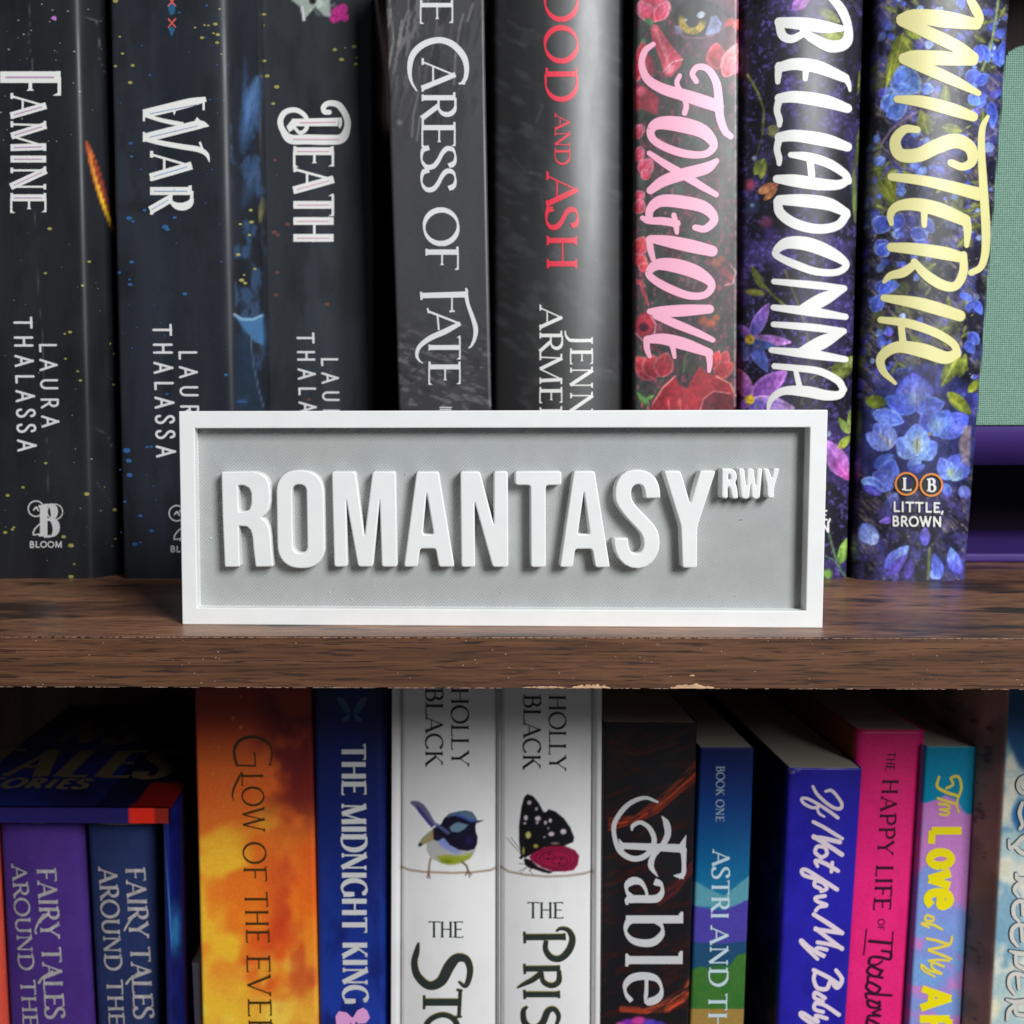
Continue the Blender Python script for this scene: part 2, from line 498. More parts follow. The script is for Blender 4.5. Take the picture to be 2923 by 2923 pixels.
def p_flat(rc=0.0012):
    def f(t, w):
        d = np.minimum(t, 1-t)*w
        e = np.clip(rc-d, 0, rc)
        return rc-np.sqrt(np.maximum(rc*rc-e*e, 0))
    return f
def p_round(b=0.004, rc=0.0015):
    g = p_flat(rc)
    return lambda t, w: b*np.abs(2*t-1)**2.2 + g(t, w)
def p_bevelR(s1, back, rc=0.001):
    def f(t, w):
        u = (t-s1)/(1-s1); k = 0.16
        return 0.5*(u+np.sqrt(u*u+k*k))*back*(t > 0.3) + np.where(t < 0.5, p_flat(rc)(t, w), 0)
    return f
def p_hinge(left, right, b=0.003, gd=0.0022):
    """rounded hardback spine with hinge grooves at t=left and t=right and a board edge outside them"""
    def f(t, w):
        l = left if left > 0 else 0.0; r = right if right < 1 else 1.0
        u = np.clip((t-l)/(r-l), 0, 1)
        o = b*np.abs(2*u-1)**2.0
        if left > 0:
            o = np.where(t < l, b*0.55, o); o = o + gd*np.exp(-((t-l)*w/0.0007)**2)
        if right < 1:
            o = np.where(t > r, b*0.55, o); o = o + gd*np.exp(-((t-r)*w/0.0007)**2)
        return o
    return f

# ------------------------------------------------------------------ pen strokes
def catmull(pts, closed=False, n=7):
    P = [np.array(p, float) for p in pts]
    if len(P) < 3: return np.array(P)
    if closed: P = [P[-1]]+P+[P[0], P[1]]
    else: P = [2*P[0]-P[1]]+P+[2*P[-1]-P[-2]]
    out = []
    for i in range(1, len(P)-2):
        for k in range(n):
            t = k/n
            out.append(0.5*((2*P[i])+(-P[i-1]+P[i+1])*t+(2*P[i-1]-5*P[i]+4*P[i+1]-P[i+2])*t*t+(-P[i-1]+3*P[i]-3*P[i+1]+P[i+2])*t**3))
    out.append(P[-2])
    return np.array(out)

class Ink:
    """collects flat strokes in photo coordinates and lays them on a surface as one mesh"""
    def __init__(s): s.v = []; s.f = []; s.o = []; s.k = 0
    def strip(s, pts, w, cap=False):
        """pts (n,2) photo px, w (n,) full widths"""
        pts = np.asarray(pts, float); w = np.asarray(w, float)
        keep = [0]
        for i in range(1, len(pts)):
            if np.hypot(*(pts[i]-pts[keep[-1]])) > 0.05: keep.append(i)
        if len(keep) < 2: return
        pts = pts[keep]; w = w[keep]
        # subdivide long spans
        q = [pts[0]]; ww = [w[0]]
        for i in range(1, len(pts)):
            n = max(1, int(np.hypot(*(pts[i]-pts[i-1]))/14))
            for k in range(1, n+1):
                q.append(pts[i-1]+(pts[i]-pts[i-1])*k/n); ww.append(w[i-1]+(w[i]-w[i-1])*k/n)
        pts = np.array(q); w = np.array(ww)
        t = np.gradient(pts, axis=0)
        t /= np.maximum(np.hypot(t[:, 0], t[:, 1]), 1e-9)[:, None]
        nrm = np.stack([-t[:, 1], t[:, 0]], 1)
        base = len(s.v); n = len(pts)
        m = max(1, int(math.ceil(w.max()/7.0)))      # lanes across the stroke, so that it follows a rounded spine
        for j in range(m+1):
            s.v += (pts+nrm*(w*(0.5-j/m))[:, None]).tolist()
            s.o += (s.k+np.arange(n)*0.12).tolist()
        s.f += [(base+j*n+i, base+j*n+i+1, base+(j+1)*n+i+1, base+(j+1)*n+i) for j in range(m) for i in range(n-1)]
        if cap:
            for idx, sg in ((0, -1), (n-1, 1)):
                s.k += 1
                c = pts[idx]; r = w[idx]/2
                if r < 0.3: continue
                b0 = len(s.v); m = 7
                ang0 = atan2(nrm[idx][1], nrm[idx][0])
                for k in range(m+1):
                    an = ang0 - sg*pi*k/m
                    s.v.append([c[0]+r*cos(an), c[1]+r*sin(an)])
                s.o += [s.k]*(m+1)
                s.f += [(b0, b0+k, b0+k+1) for k in range(1, m)]
        s.k += 1
    def brush(s, pts, closed=False, cap=True, grow=0.0, n=7):
        q = catmull([p if len(p) == 3 else (p[0], p[1], 4) for p in pts], closed, n)
        s.strip(q[:, :2], np.maximum(q[:, 2]+grow, 0.4), cap)
    def disc(s, x, y, r, ry=None, m=10):
        b0 = len(s.v); ry = ry or r
        for k in range(m): s.v.append([x+r*cos(2*pi*k/m), y+ry*sin(2*pi*k/m)])
        s.o += [s.k]*m; s.f.append(tuple(range(b0, b0+m))); s.k += 1
    def poly(s, pts):
        b0 = len(s.v); s.v += [list(p[:2]) for p in pts]; s.o += [s.k]*len(pts)
        s.f.append(tuple(range(b0, b0+len(pts)))); s.k += 1
    def ring(s, x, y, r, w, m=28):
        a = np.linspace(0, 2*pi, m+1)
        s.strip(np.stack([x+r*np.cos(a), y+r*np.sin(a)], 1), np.full(m+1, w))
    def lay(s, book, name, mat, off=0.00012, label=None):
        if not s.v: return
        V = np.array(s.v)
        P = book.surf(V[:, 0], V[:, 1], off)
        P[:, 1] -= np.array(s.o)*1.5e-6
        return mesh_obj(name, P, s.f, mat, book.ob, label=label)

def arc(cx, cy, rx, ry, a0, a1, n=14):
    return [(cx+rx*cos(radians(a0+(a1-a0)*k/n)), cy+ry*sin(radians(a0+(a1-a0)*k/n))) for k in range(n+1)]
SS = catmull([(0.42, 0.80), (0.36, 0.955), (0.22, 1.0), (0.08, 0.93), (0.05, 0.76), (0.14, 0.62), (0.32, 0.48), (0.43, 0.34), (0.44, 0.15), (0.33, 0.02), (0.19, 0.0), (0.07, 0.06), (0.03, 0.22)])[:, :2].tolist()
# (width, strokes [(kind, points)], serifs [(x, y, kind)])  T thick straight, t thin straight, c curve by pen angle
G = {
 'A': (0.74, [('t', [(0.07, 0), (0.38, 1)]), ('T', [(0.36, 1), (0.67, 0)]), ('t', [(0.17, 0.34), (0.56, 0.34)])], [(0.07, 0, 'h'), (0.67, 0, 'h')]),
 'B': (0.62, [('T', [(0.15, 0), (0.15, 1)]), ('c', [(0.15, 1), (0.33, 1)] + arc(0.33, 0.77, 0.17, 0.23, 90, -90) + [(0.15, 0.54)]), ('c', [(0.15, 0.54), (0.33, 0.54)] + arc(0.35, 0.27, 0.21, 0.27, 90, -90) + [(0.15, 0)])], [(0.1, 0, 'h'), (0.1, 1, 'h')]),
 'C': (0.68, [('c', arc(0.38, 0.5, 0.34, 0.5, 45, 315, 20))], [(0.62, 0.86, 'vu'), (0.62, 0.14, 'vd')]),
 'D': (0.76, [('T', [(0.15, 0), (0.15, 1)]), ('c', [(0.15, 1), (0.32, 1)] + arc(0.34, 0.5, 0.36, 0.5, 90, -90, 18) + [(0.15, 0)])], [(0.1, 0, 'h'), (0.1, 1, 'h')]),
 'E': (0.58, [('T', [(0.15, 0), (0.15, 1)]), ('t', [(0.15, 0.98), (0.53, 0.98)]), ('t', [(0.15, 0.52), (0.44, 0.52)]), ('t', [(0.15, 0.02), (0.55, 0.02)])], [(0.1, 0, 'h'), (0.1, 1, 'h'), (0.53, 0.98, 'vd'), (0.55, 0.02, 'vu'), (0.44, 0.52, 'v')]),
 'F': (0.55, [('T', [(0.15, 0), (0.15, 1)]), ('t', [(0.15, 0.98), (0.53, 0.98)]), ('t', [(0.15, 0.5), (0.42, 0.5)])], [(0.15, 0, 'h'), (0.1, 1, 'h'), (0.53, 0.98, 'vd'), (0.42, 0.5, 'v')]),
 'G': (0.74, [('c', arc(0.38, 0.5, 0.34, 0.5, 45, 300, 20) + [(0.62, 0.1)]), ('T', [(0.63, 0.06), (0.63, 0.42)])], [(0.62, 0.86, 'vu'), (0.62, 0.42, 'h')]),
 'H': (0.78, [('T', [(0.15, 0), (0.15, 1)]), ('T', [(0.63, 0), (0.63, 1)]), ('t', [(0.15, 0.52), (0.63, 0.52)])], [(0.15, 0, 'h'), (0.15, 1, 'h'), (0.63, 0, 'h'), (0.63, 1, 'h')]),
 'I': (0.30, [('T', [(0.15, 0), (0.15, 1)])], [(0.15, 0, 'h'), (0.15, 1, 'h')]),
 'J': (0.36, [('c', [(0.22, 1), (0.22, 0.1), (0.18, -0.08), (0.08, -0.2), (-0.03, -0.22)])], [(0.22, 1, 'h')]),
 'K': (0.70, [('T', [(0.15, 0), (0.15, 1)]), ('t', [(0.56, 1), (0.16, 0.46)]), ('T', [(0.28, 0.6), (0.62, 0.0)])], [(0.15, 0, 'h'), (0.15, 1, 'h'), (0.56, 1, 'h'), (0.63, 0, 'h')]),
 'L': (0.56, [('T', [(0.15, 0), (0.15, 1)]), ('t', [(0.15, 0.02), (0.52, 0.02)])], [(0.1, 0, 'h'), (0.15, 1, 'h'), (0.52, 0.02, 'vu')]),
 'M': (0.92, [('t', [(0.12, 0), (0.15, 1)]), ('T', [(0.15, 1), (0.46, 0.02)]), ('t', [(0.46, 0.02), (0.76, 1)]), ('T', [(0.76, 1), (0.79, 0)])], [(0.12, 0, 'h'), (0.79, 0, 'h'), (0.11, 1, 'h'), (0.8, 1, 'h')]),
 'N': (0.80, [('t', [(0.14, 0), (0.14, 1)]), ('T', [(0.14, 1), (0.66, 0)]), ('t', [(0.66, 0), (0.66, 1)])], [(0.14, 0, 'h'), (0.1, 1, 'h'), (0.66, 1, 'h')]),
 'O': (0.80, [('c', arc(0.40, 0.5, 0.36, 0.5, 0, 360, 28))], []),
 'P': (0.60, [('T', [(0.15, 0), (0.15, 1)]), ('c', [(0.15, 1), (0.33, 1)] + arc(0.34, 0.74, 0.2, 0.26, 90, -90) + [(0.15, 0.48)])], [(0.15, 0, 'h'), (0.1, 1, 'h')]),
 'R': (0.68, [('T', [(0.15, 0), (0.15, 1)]), ('c', [(0.15, 1), (0.33, 1)] + arc(0.34, 0.75, 0.19, 0.25, 90, -90) + [(0.15, 0.5)]), ('T', [(0.33, 0.5), (0.62, 0)])], [(0.15, 0, 'h'), (0.1, 1, 'h'), (0.64, 0, 'h')]),
 'S': (0.50, [('c', SS)], [(0.42, 0.86, 'vu'), (0.04, 0.16, 'vd')]),
 'T': (0.68, [('T', [(0.34, 0), (0.34, 1)]), ('t', [(0.04, 0.98), (0.64, 0.98)])], [(0.34, 0, 'h'), (0.05, 0.98, 'vd'), (0.63, 0.98, 'vd')]),
 'U': (0.74, [('c', [(0.14, 1), (0.14, 0.32)] + arc(0.375, 0.3, 0.235, 0.3, 180, 360) + [(0.61, 1)])], [(0.14, 1, 'h'), (0.61, 1, 'h')]),
 'V': (0.72, [('T', [(0.07, 1), (0.37, 0)]), ('t', [(0.36, 0), (0.65, 1)])], [(0.07, 1, 'h'), (0.65, 1, 'h')]),
 'W': (1.02, [('T', [(0.07, 1), (0.32, 0)]), ('t', [(0.32, 0), (0.54, 1)]), ('T', [(0.5, 1), (0.74, 0)]), ('t', [(0.74, 0), (0.95, 1)])], [(0.07, 1, 'h'), (0.52, 1, 'h'), (0.95, 1, 'h')]),
 'X': (0.70, [('T', [(0.08, 1), (0.62, 0)]), ('t', [(0.6, 1), (0.08, 0)])], [(0.08, 0, 'h'), (0.62, 0, 'h'), (0.08, 1, 'h'), (0.6, 1, 'h')]),
 'Y': (0.70, [('T', [(0.07, 1), (0.35, 0.46)]), ('t', [(0.63, 1), (0.35, 0.46)]), ('T', [(0.35, 0.48), (0.35, 0)])], [(0.07, 1, 'h'), (0.63, 1, 'h'), (0.35, 0, 'h')]),
 ',': (0.22, [('T', [(0.12, 0.08), (0.06, -0.18)])], []),
 ' ': (0.32, [], []),
 'a': (0.52, [('c', [(0.08, 0.50), (0.14, 0.62), (0.27, 0.64), (0.38, 0.56), (0.4, 0.42), (0.4, 0.1), (0.44, 0.02), (0.5, 0.02)]), ('c', [(0.4, 0.38), (0.24, 0.35), (0.1, 0.26), (0.07, 0.12), (0.15, 0.01), (0.28, 0.02), (0.4, 0.14)])], []),
 'b': (0.58, [('T', [(0.12, 0), (0.12, 1.02)]), ('c', [(0.12, 0.5), (0.22, 0.63), (0.36, 0.65), (0.5, 0.52), (0.53, 0.33), (0.48, 0.12), (0.34, 0.0), (0.2, 0.02), (0.12, 0.1)])], [(0.08, 1.02, 'h')]),
 'd': (0.58, [('T', [(0.46, 0), (0.46, 1.02)]), ('c', [(0.46, 0.5), (0.36, 0.63), (0.22, 0.65), (0.08, 0.52), (0.05, 0.33), (0.1, 0.12), (0.24, 0.0), (0.38, 0.02), (0.46, 0.1)])], []),
 'e': (0.52, [('c', [(0.07, 0.38), (0.3, 0.38), (0.48, 0.38), (0.46, 0.54), (0.36, 0.64), (0.22, 0.64), (0.09, 0.54), (0.05, 0.33), (0.09, 0.11), (0.22, 0.0), (0.36, 0.02), (0.48, 0.12)])], []),
 'f': (0.38, [('c', [(0.4, 0.96), (0.3, 1.02), (0.2, 0.96), (0.16, 0.8), (0.16, 0.4), (0.16, 0.0)]), ('t', [(0.02, 0.62), (0.32, 0.62)])], [(0.16, 0, 'h')]),
 'h': (0.6, [('T', [(0.12, 0), (0.12, 1.02)]), ('c', [(0.12, 0.5), (0.24, 0.63), (0.38, 0.64), (0.48, 0.54), (0.49, 0.4), (0.49, 0.0)])], [(0.12, 0, 'h'), (0.49, 0, 'h')]),
 'l': (0.28, [('T', [(0.12, 0), (0.12, 1.02)])], [(0.12, 0, 'h'), (0.08, 1.02, 'h')]),
 'o': (0.56, [('c', arc(0.27, 0.32, 0.22, 0.32, 0, 360, 20))], []),
 'r': (0.42, [('T', [(0.12, 0), (0.12, 0.62)]), ('c', [(0.12, 0.44), (0.2, 0.58), (0.32, 0.64), (0.42, 0.58)])], [(0.12, 0, 'h')]),
 's': (0.42, [('c', [(p[0]*0.85, p[1]*0.64) for p in SS])], []),
 't': (0.38, [('c', [(0.16, 0.9), (0.16, 0.5), (0.16, 0.12), (0.22, 0.01), (0.36, 0.05)]), ('t', [(0.02, 0.62), (0.34, 0.62)])], []),
 'v': (0.5, [('T', [(0.04, 0.64), (0.25, 0)]), ('t', [(0.24, 0), (0.46, 0.64)])], []),
 'y': (0.54, [('c', [(0.08, 0.62), (0.08, 0.25), (0.16, 0.05), (0.3, 0.04), (0.42, 0.2)]), ('c', [(0.44, 0.62), (0.44, 0.1), (0.38, -0.2), (0.24, -0.34), (0.1, -0.26), (0.14, -0.12), (0.44, 0.06)])], []),
}

def glyph(ink, ch, place, em, thick, thin, serif=0.0, shear=0.0, cap=False, extra=0.0, inline=None, spur=None):
    """place(ex,ey) -> photo px; em = px of the cap height; widths in px"""
    if ch not in G: return
    w, strokes, serifs = G[ch]
    def q(x, y): return place(x+shear*y, y)
    for kind, pts in strokes:
        pts = np.array(pts, float)[:, :2]
        if kind in 'Tt':
            wd = thick if kind == 'T' else thin
            P = np.array([q(*p) for p in pts])
            ink.strip(P, np.full(len(P), wd+extra), cap)
            if inline is not None and kind == 'T' and len(P) == 2:
                a = P[0]+(P[1]-P[0])*0.1; b = P[0]+(P[1]-P[0])*0.9
                inline.strip([a, b], [max(1.1, wd*0.13)]*2)
            if spur is not None and kind == 'T' and len(P) == 2:
                m = (P[0]+P[1])/2; d = (P[1]-P[0])/np.hypot(*(P[1]-P[0])); nn = np.array([-d[1], d[0]])
                r = wd*0.5+spur
                ink.poly([m+nn*r, m+d*r*0.42, m-nn*r, m-d*r*0.42])
        else:
            q2 = pts if len(pts) > 16 else catmull(pts, n=4)
            d = np.gradient(q2, axis=0)
            th = np.arctan2(d[:, 1], d[:, 0])
            wd = thin+(thick-thin)*np.abs(np.sin(th-radians(14)))**1.3
            P = np.array([q(*p) for p in q2])
            ink.strip(P, wd+extra, cap)
    if serif > 0:
        s2 = serif
        for (x, y, k) in serifs:
            if k == 'h':
                sg = 1 if y < 0.5 else -1
                yy = y+sg*thin/em*0.5
                P = np.array([q(x-s2, yy), q(x+s2, yy)]); ink.strip(P, [thin+extra]*2)
                b = thick/em*0.5
                ink.poly([q(x-s2*0.85, yy), q(x-b*0.9, yy+sg*s2*0.55), q(x+b*0.9, yy+sg*s2*0.55), q(x+s2*0.85, yy)])
            else:
                for sg in ((1, -1) if k == 'v' else ((1,) if k == 'vu' else (-1,))):
                    ln = s2*(0.75 if k == 'v' else 1.35)
                    ink.poly([q(x-s2*0.5, y), q(x+thin/em*0.6, y+sg*ln), q(x+thin/em*0.6, y-sg*thin/em*0.5), q(x, y-sg*thin/em*0.5)])

def text(ink, s, B0, B1, U0, U1=None, thick=0.16, thin=0.05, serif=0.09, shear=0.0, gap=0.06, cap=False, grow=0.0, inline=None, spur=None, scale=None):
    """text along the baseline B0->B1 (photo px); U0, U1 = position of the cap line above the two ends"""
    B0 = np.array(B0, float); B1 = np.array(B1, float); U0 = np.array(U0, float)
    U1 = U0+(B1-B0) if U1 is None else np.array(U1, float)
    ws = [G[c][0]+gap for c in s if c in G]
    tot = sum(ws)-gap
    x = 0
    for c in s:
        if c not in G: continue
        w = G[c][0]
        em = np.hypot(*((U0-B0)*(1-x/tot)+(U1-B1)*(x/tot)))
        def place(ex, ey, x=x):
            t = (x+ex)/tot
            b = B0+(B1-B0)*t; u = U0+(U1-U0)*t
            return b+(u-b)*ey
        glyph(ink, c, place, em, thick*em, thin*em, serif, shear, cap, grow, inline, spur)
        x += w+gap

def boxed(ink, items, xb, xt, Z=None, **kw):
    """rotated capitals, each in its own box: (char, y0, y1[, xb, xt]); baseline at x=xb, cap line at x=xt"""
    for it in items:
        c, y0, y1 = it[:3]
        b, t = (it[3], it[4]) if len(it) > 3 else (xb, xt)
        if Z:
            (b, y0), (t, y1) = Z.p(b, y0), Z.p(t, y1)
        w = G[c][0]; kw2 = dict(thick=0.16, thin=0.05, serif=0.09); kw2.update(kw)
        em = abs(t-b)
        def place(ex, ey): return np.array([b+(t-b)*ey, y0+(y1-y0)*ex/w])
        glyph(ink, c, place, em, kw2['thick']*em, kw2['thin']*em, kw2['serif'], kw2.get('shear', 0), kw2.get('cap', False), kw2.get('grow', 0), kw2.get('inline'), kw2.get('spur'))

# ------------------------------------------------------------------ bookcase
WOOD_TOP = mat_wood('walnut_laminate_top', (84, 56, 43), (130, 90, 66), (172, 122, 90), 4, 34, 0.46, bump=0.12, streak=0.55, spec=0.55, fine=18, coat=0.12, dark=(62, 43, 35), dscale=55, dstretch=3.2)
WOOD_EDGE = mat_wood('walnut_edge_band', (82, 54, 40), (100, 67, 47), (116, 80, 56), 26, 260, 0.5, bump=0.03, streak=0.30, spec=0.3, fine=5, dark=(58, 40, 34), dscale=1300, dstretch=22)
WOOD_BACK = mat_wood('walnut_back_panel', (48, 32, 28), (74, 50, 44), (92, 64, 56), 10, 120, 0.55, axis='Z', streak=0.3)
CHIP = mat_plain('bare_fibreboard', (206, 168, 132), 0.9, 0.2, var=0.2, scale=400)
PALE = mat_plain('frayed_laminate', (158, 128, 112), 0.8, 0.3, var=0.4, scale=700)

bc = thing('bookcase', 'dark walnut bookcase with two shelves of books and a worn shelf edge', 'bookcase', (0, 0.15, -0.33))
SX0, SX1, BACK = -0.42, 0.47, 0.285
for nm, zt0, zb0 in (('shelf_board', 0.0, -0.015), ('shelf_board', -0.30, -0.315), ('shelf_board', 0.345, 0.33)):
    v, f = box(SX0, SX1, 0.0006, BACK, zb0, zt0)
    o = mesh_obj(nm, v, f, WOOD_TOP, bc)
    v, f = box(SX0, SX1, 0.0, 0.0006, zb0+0.0001, zt0-0.0001)
    e = mesh_obj('edge_band', v, f, WOOD_EDGE, o)
v, f = box(SX0, SX1, BACK, BACK+0.004, -0.33, 0.345)
mesh_obj('back_panel', v, f, WOOD_BACK, bc)
for xa, xb in ((SX0-0.016, SX0), (SX1, SX1+0.016)):
    v, f = box(xa, xb, 0.0, BACK+0.004, -0.33, 0.345)
    mesh_obj('side_panel', v, f, WOOD_BACK, bc)

def ragged(z, lo, hi, dens, seed, x0=-0.14, x1=0.19, up=1, yy=-0.00012, boost=None):
    r = random.Random(seed); V = []; Fc = []
    x = x0
    while x < x1:
        n = r.randint(3, 8); L = r.uniform(0.0006, 0.004)
        m = dens(x)
        if r.random() < m:
            h = r.uniform(lo, hi)*(boost(x) if boost else 1)
            b = len(V)
            for k in range(n+1):
                xx = x+L*k/n
                e = sin(pi*(k+0.3)/(n+0.6))
                V.append((xx, yy, z-up*0.0001)); V.append((xx, yy, z+up*h*e*r.uniform(0.4, 1)))
            for k in range(n):
                Fc.append((b+2*k, b+2*k+2, b+2*k+3, b+2*k+1))
        x += L*r.uniform(0.6, 1.02)
    return V, Fc
# pale worn line along the top corner of the shelf, heavier towards the middle right
V, Fc = ragged(-0.00025, 0.00012, 0.00026, lambda x: 1.0, 3,
               boost=lambda x: 1.5 if 0.015 < x < 0.11 else 0.8)
o = mesh_obj('worn_corner', V, Fc, PALE, bc)
V, Fc = ragged(-0.01498, 0.00004, 0.00020, lambda x: 0.6, 5)
mesh_obj('frayed_corner', V, Fc, PALE, bc)
V, Fc = ragged(-0.01500, 0.00005, 0.00028, lambda x: 0.3, 15, up=-1, yy=0.0003)
mesh_obj('frayed_corner', V, Fc, PALE, bc)
def chip(pts):
    P = at(np.array([p[0] for p in pts]), np.array([p[1] for p in pts]), -0.00022)
    mesh_obj('chipped_patch', P, [tuple(range(len(pts)))], CHIP, bc)
for cx0, cx1, yb, hh, sd in ((1632, 1742, 1964, 13, 1), (1912, 2040, 1965, 15, 2), (1490, 1618, 1963, 5, 3)):
    r = random.Random(sd); n = 26
    top = [(cx0+(cx1-cx0)*k/n, yb-hh*abs(sin(pi*k/n))**0.5*r.uniform(0.45, 1.0)) for k in range(n+1)]
    for i in range(n):
        q = [top[i], top[i+1], (top[i+1][0], yb), (top[i][0], yb)]
        P = at(np.array([p[0] for p in q]), np.array([p[1] for p in q]), -0.00022)
        if i == 0: VV = []; FF = []
        b = len(VV); VV += P.tolist(); FF.append((b, b+1, b+2, b+3))
    mesh_obj('chipped_patch', VV, FF, CHIP, bc)
chip([(1968, 1927), (1982, 1926), (1983, 1930), (1970, 1930)])
VV = []; FF = []
r = random.Random(11)
for k in range(90):
    x = r.uniform(0, 2923); y = r.uniform(1826, 1955); s = r.uniform(0.8, 2.2)
    P = at(np.array([x-s, x+s, x+s*0.6, x-s*0.4]), np.array([y, y-s*0.4, y+s*0.6, y+s]), -0.00015)
    b = len(VV); VV += P.tolist(); FF.append((b, b+1, b+2, b+3))
d_ = mesh_obj('dust', VV, FF, mat_plain('dust', (190, 175, 160), 0.9), bc); d_['kind'] = 'stuff'

# ------------------------------------------------------------------ sign
SR = radians(1.1408)
SP0 = np.array([0.025, 0.0152 - 0.0, 0.0])
SN = np.array([sin(SR), cos(SR), 0.0]); SE = np.array([cos(SR), -sin(SR), 0.0])
def slocal(px, py, off=0.0):
    v = pix_ray(px, py); p0 = SP0+SN*off
    P = CC + v*(((p0-CC)@SN)/(v@SN))[..., None]
    return (P-SP0)@SE, P[..., 2]
sign = thing('street_name_sign', 'white and grey raised-letter street sign reading ROMANTASY RWY standing on the shelf edge', 'sign', tuple(SP0))
sign.rotation_euler = (0, 0, -SR)
WHITE = mat_filament('white_filament', (238, 240, 238), lines=False, strength=0.30, rough=0.38)
GREY = mat_filament('grey_filament', (174, 178, 176), lines=True, strength=0.7, rough=0.45)
def sign_mesh(name, V, Fc, m):
    me = bpy.data.meshes.new(name); me.from_pydata([tuple(v) for v in V], [], Fc); me.materials.append(m); me.update()
    o = bpy.data.objects.new(name, me); COL.objects.link(o); o.parent = sign
    return o
xs, zs = slocal(np.array([505., 525., 2361., 2351.]), np.array([1175., 1783., 1168., 1793.]))
X0, X1 = (xs[0]+xs[1])/2, (xs[2]+xs[3])/2
H1 = (zs[0]+zs[2])/2
xi, zi = slocal(np.array([552., 566., 2312., 2300.]), np.array([1223., 1737., 1220., 1742.]))
x0i, x1i = (xi[0]+xi[1])/2, (xi[2]+xi[3])/2
z1i, z0i = (zi[0]+zi[2])/2, (zi[1]+zi[3])/2
DEP = 0.0046; TH = 0.009
def ring_mesh(x0, x1, z0, z1, a0, a1, c0, c1, y0, y1):
    V = []
    for y in (y0, y1):
        V += [(x0, y, z0), (x1, y, z0), (x1, y, z1), (x0, y, z1), (a0, y, c0), (a1, y, c0), (a1, y, c1), (a0, y, c1)]
    Fc = []
    for k in range(4):
        j = (k+1) % 4
        Fc += [(k, j, 4+j, 4+k), (8+k, 12+k, 12+j, 8+j), (k, 8+k, 8+j, j), (4+k, 4+j, 12+j, 12+k)]
    return V, Fc
V, Fc = ring_mesh(X0, X1, 0.0, H1, x0i, x1i, z0i, z1i, 0.0, TH)
fr = sign_mesh('frame', V, Fc, WHITE); bevel(fr, 0.00035, 3)
V, Fc = box(x0i-0.0001, x1i+0.0001, DEP, TH-0.0005, z0i-0.0001, z1i+0.0001)
sign_mesh('back_plate', V, Fc, GREY)

S1 = zt(500, 1160, 3.863); S2 = zt(940, 1300, 4.83); S3 = zt(1300, 1300, 4.83); S4 = zt(1660, 1300, 4.83); S5 = zt(2000, 1300, 6.44)
def chaikin(p, n=1, k=0.22):
    for _ in range(n):
        q = []
        for i in range(len(p)):
            a, b = np.array(p[i]), np.array(p[(i+1) % len(p)])
            q += [tuple(a*(1-k)+b*k), tuple(a*k+b*(1-k))]
        p = q
    return p
def rounded(pts, r):
    """fillet every corner with a small radius (crop px)"""
    out = []; n = len(pts)
    for i in range(n):
        p = np.array(pts[i], float); a = np.array(pts[i-1], float); b = np.array(pts[(i+1) % n], float)
        la, lb = np.hypot(*(a-p)), np.hypot(*(b-p))
        ra, rb = min(r, la*0.45), min(r, lb*0.45)
        A = p+(a-p)/la*ra; B = p+(b-p)/lb*rb
        for t in (0, 0.33, 0.66, 1):
            out.append(tuple((1-t)**2*A+2*t*(1-t)*p+t*t*B))
    return out
def stadium(x0, y0, x1, y1, sl, e=2.4, n=44):
    cx, cy, rx, ry = (x0+x1)/2, (y0+y1)/2, (x1-x0)/2, (x1-x0)*0.52
    P = []
    for k in range(n):
        a = 2*pi*k/n; c, s = cos(a), sin(a)
        x = cx+rx*math.copysign(abs(c)**(2/e), c); y = ry*math.copysign(abs(s)**(2/e), s)
        y = y+(y1-cy-ry) if s > 0 else y-(cy-y0-ry)
        y = cy+y
        P.append((x+sl*(y-cy)/(y1-y0), y))
    return P
def letter(Z, outer, holes=(), r=16, smooth=0, raw=False, front=0.0002, bev=0.00045):
    cu = bpy.data.curves.new('letter', 'CURVE'); cu.dimensions = '2D'; cu.fill_mode = 'BOTH'
    for pts in [outer]+list(holes):
        if not raw: pts = rounded(pts, r)
        if smooth: pts = chaikin(pts, smooth)
        p = np.array(Z(pts)); x, z = slocal(p[:, 0], p[:, 1], front)
        sp = cu.splines.new('POLY'); sp.points.add(len(p)-1); sp.use_cyclic_u = True
        sp.points.foreach_set('co', np.stack([x, z, 0*x, 0*x+1], 1).ravel())
    d = DEP-front+0.0006
    cu.extrude = d/2-bev; cu.bevel_depth = bev; cu.bevel_resolution = 2; cu.offset = -bev*0.9
    t = bpy.data.objects.new('tmp', cu); COL.objects.link(t)
    dg = bpy.context.evaluated_depsgraph_get(); dg.update()
    me = bpy.data.meshes.new_from_object(t.evaluated_get(dg))
    bpy.data.objects.remove(t)
    n = len(me.vertices); co = np.empty(n*3); me.vertices.foreach_get('co', co); co = co.reshape(-1, 3)
    co = np.stack([co[:, 0], front+d/2-co[:, 2], co[:, 1]], 1)
    me.vertices.foreach_set('co', co.ravel()); me.update()
    me.materials.clear(); me.materials.append(WHITE); me.name = 'letter'
    o = bpy.data.objects.new('letter', me); COL.objects.link(o); o.parent = sign
    return o
letter(S1, [(508, 722), (860, 716), (945, 735), (1005, 785), (1038, 860), (1047, 960), (1046, 1060), (1030, 1145), (990, 1200), (945, 1224), (1000, 1262), (1036, 1330), (1052, 1440), (1060, 1560), (1080, 1768), (886, 1770), (862, 1580), (850, 1440), (832, 1370), (790, 1326), (698, 1318), (712, 1770), (545, 1772), (520, 1200)],
       [[(690, 872), (755, 870), (812, 900), (838, 960), (838, 1080), (815, 1142), (765, 1162), (700, 1160)]])
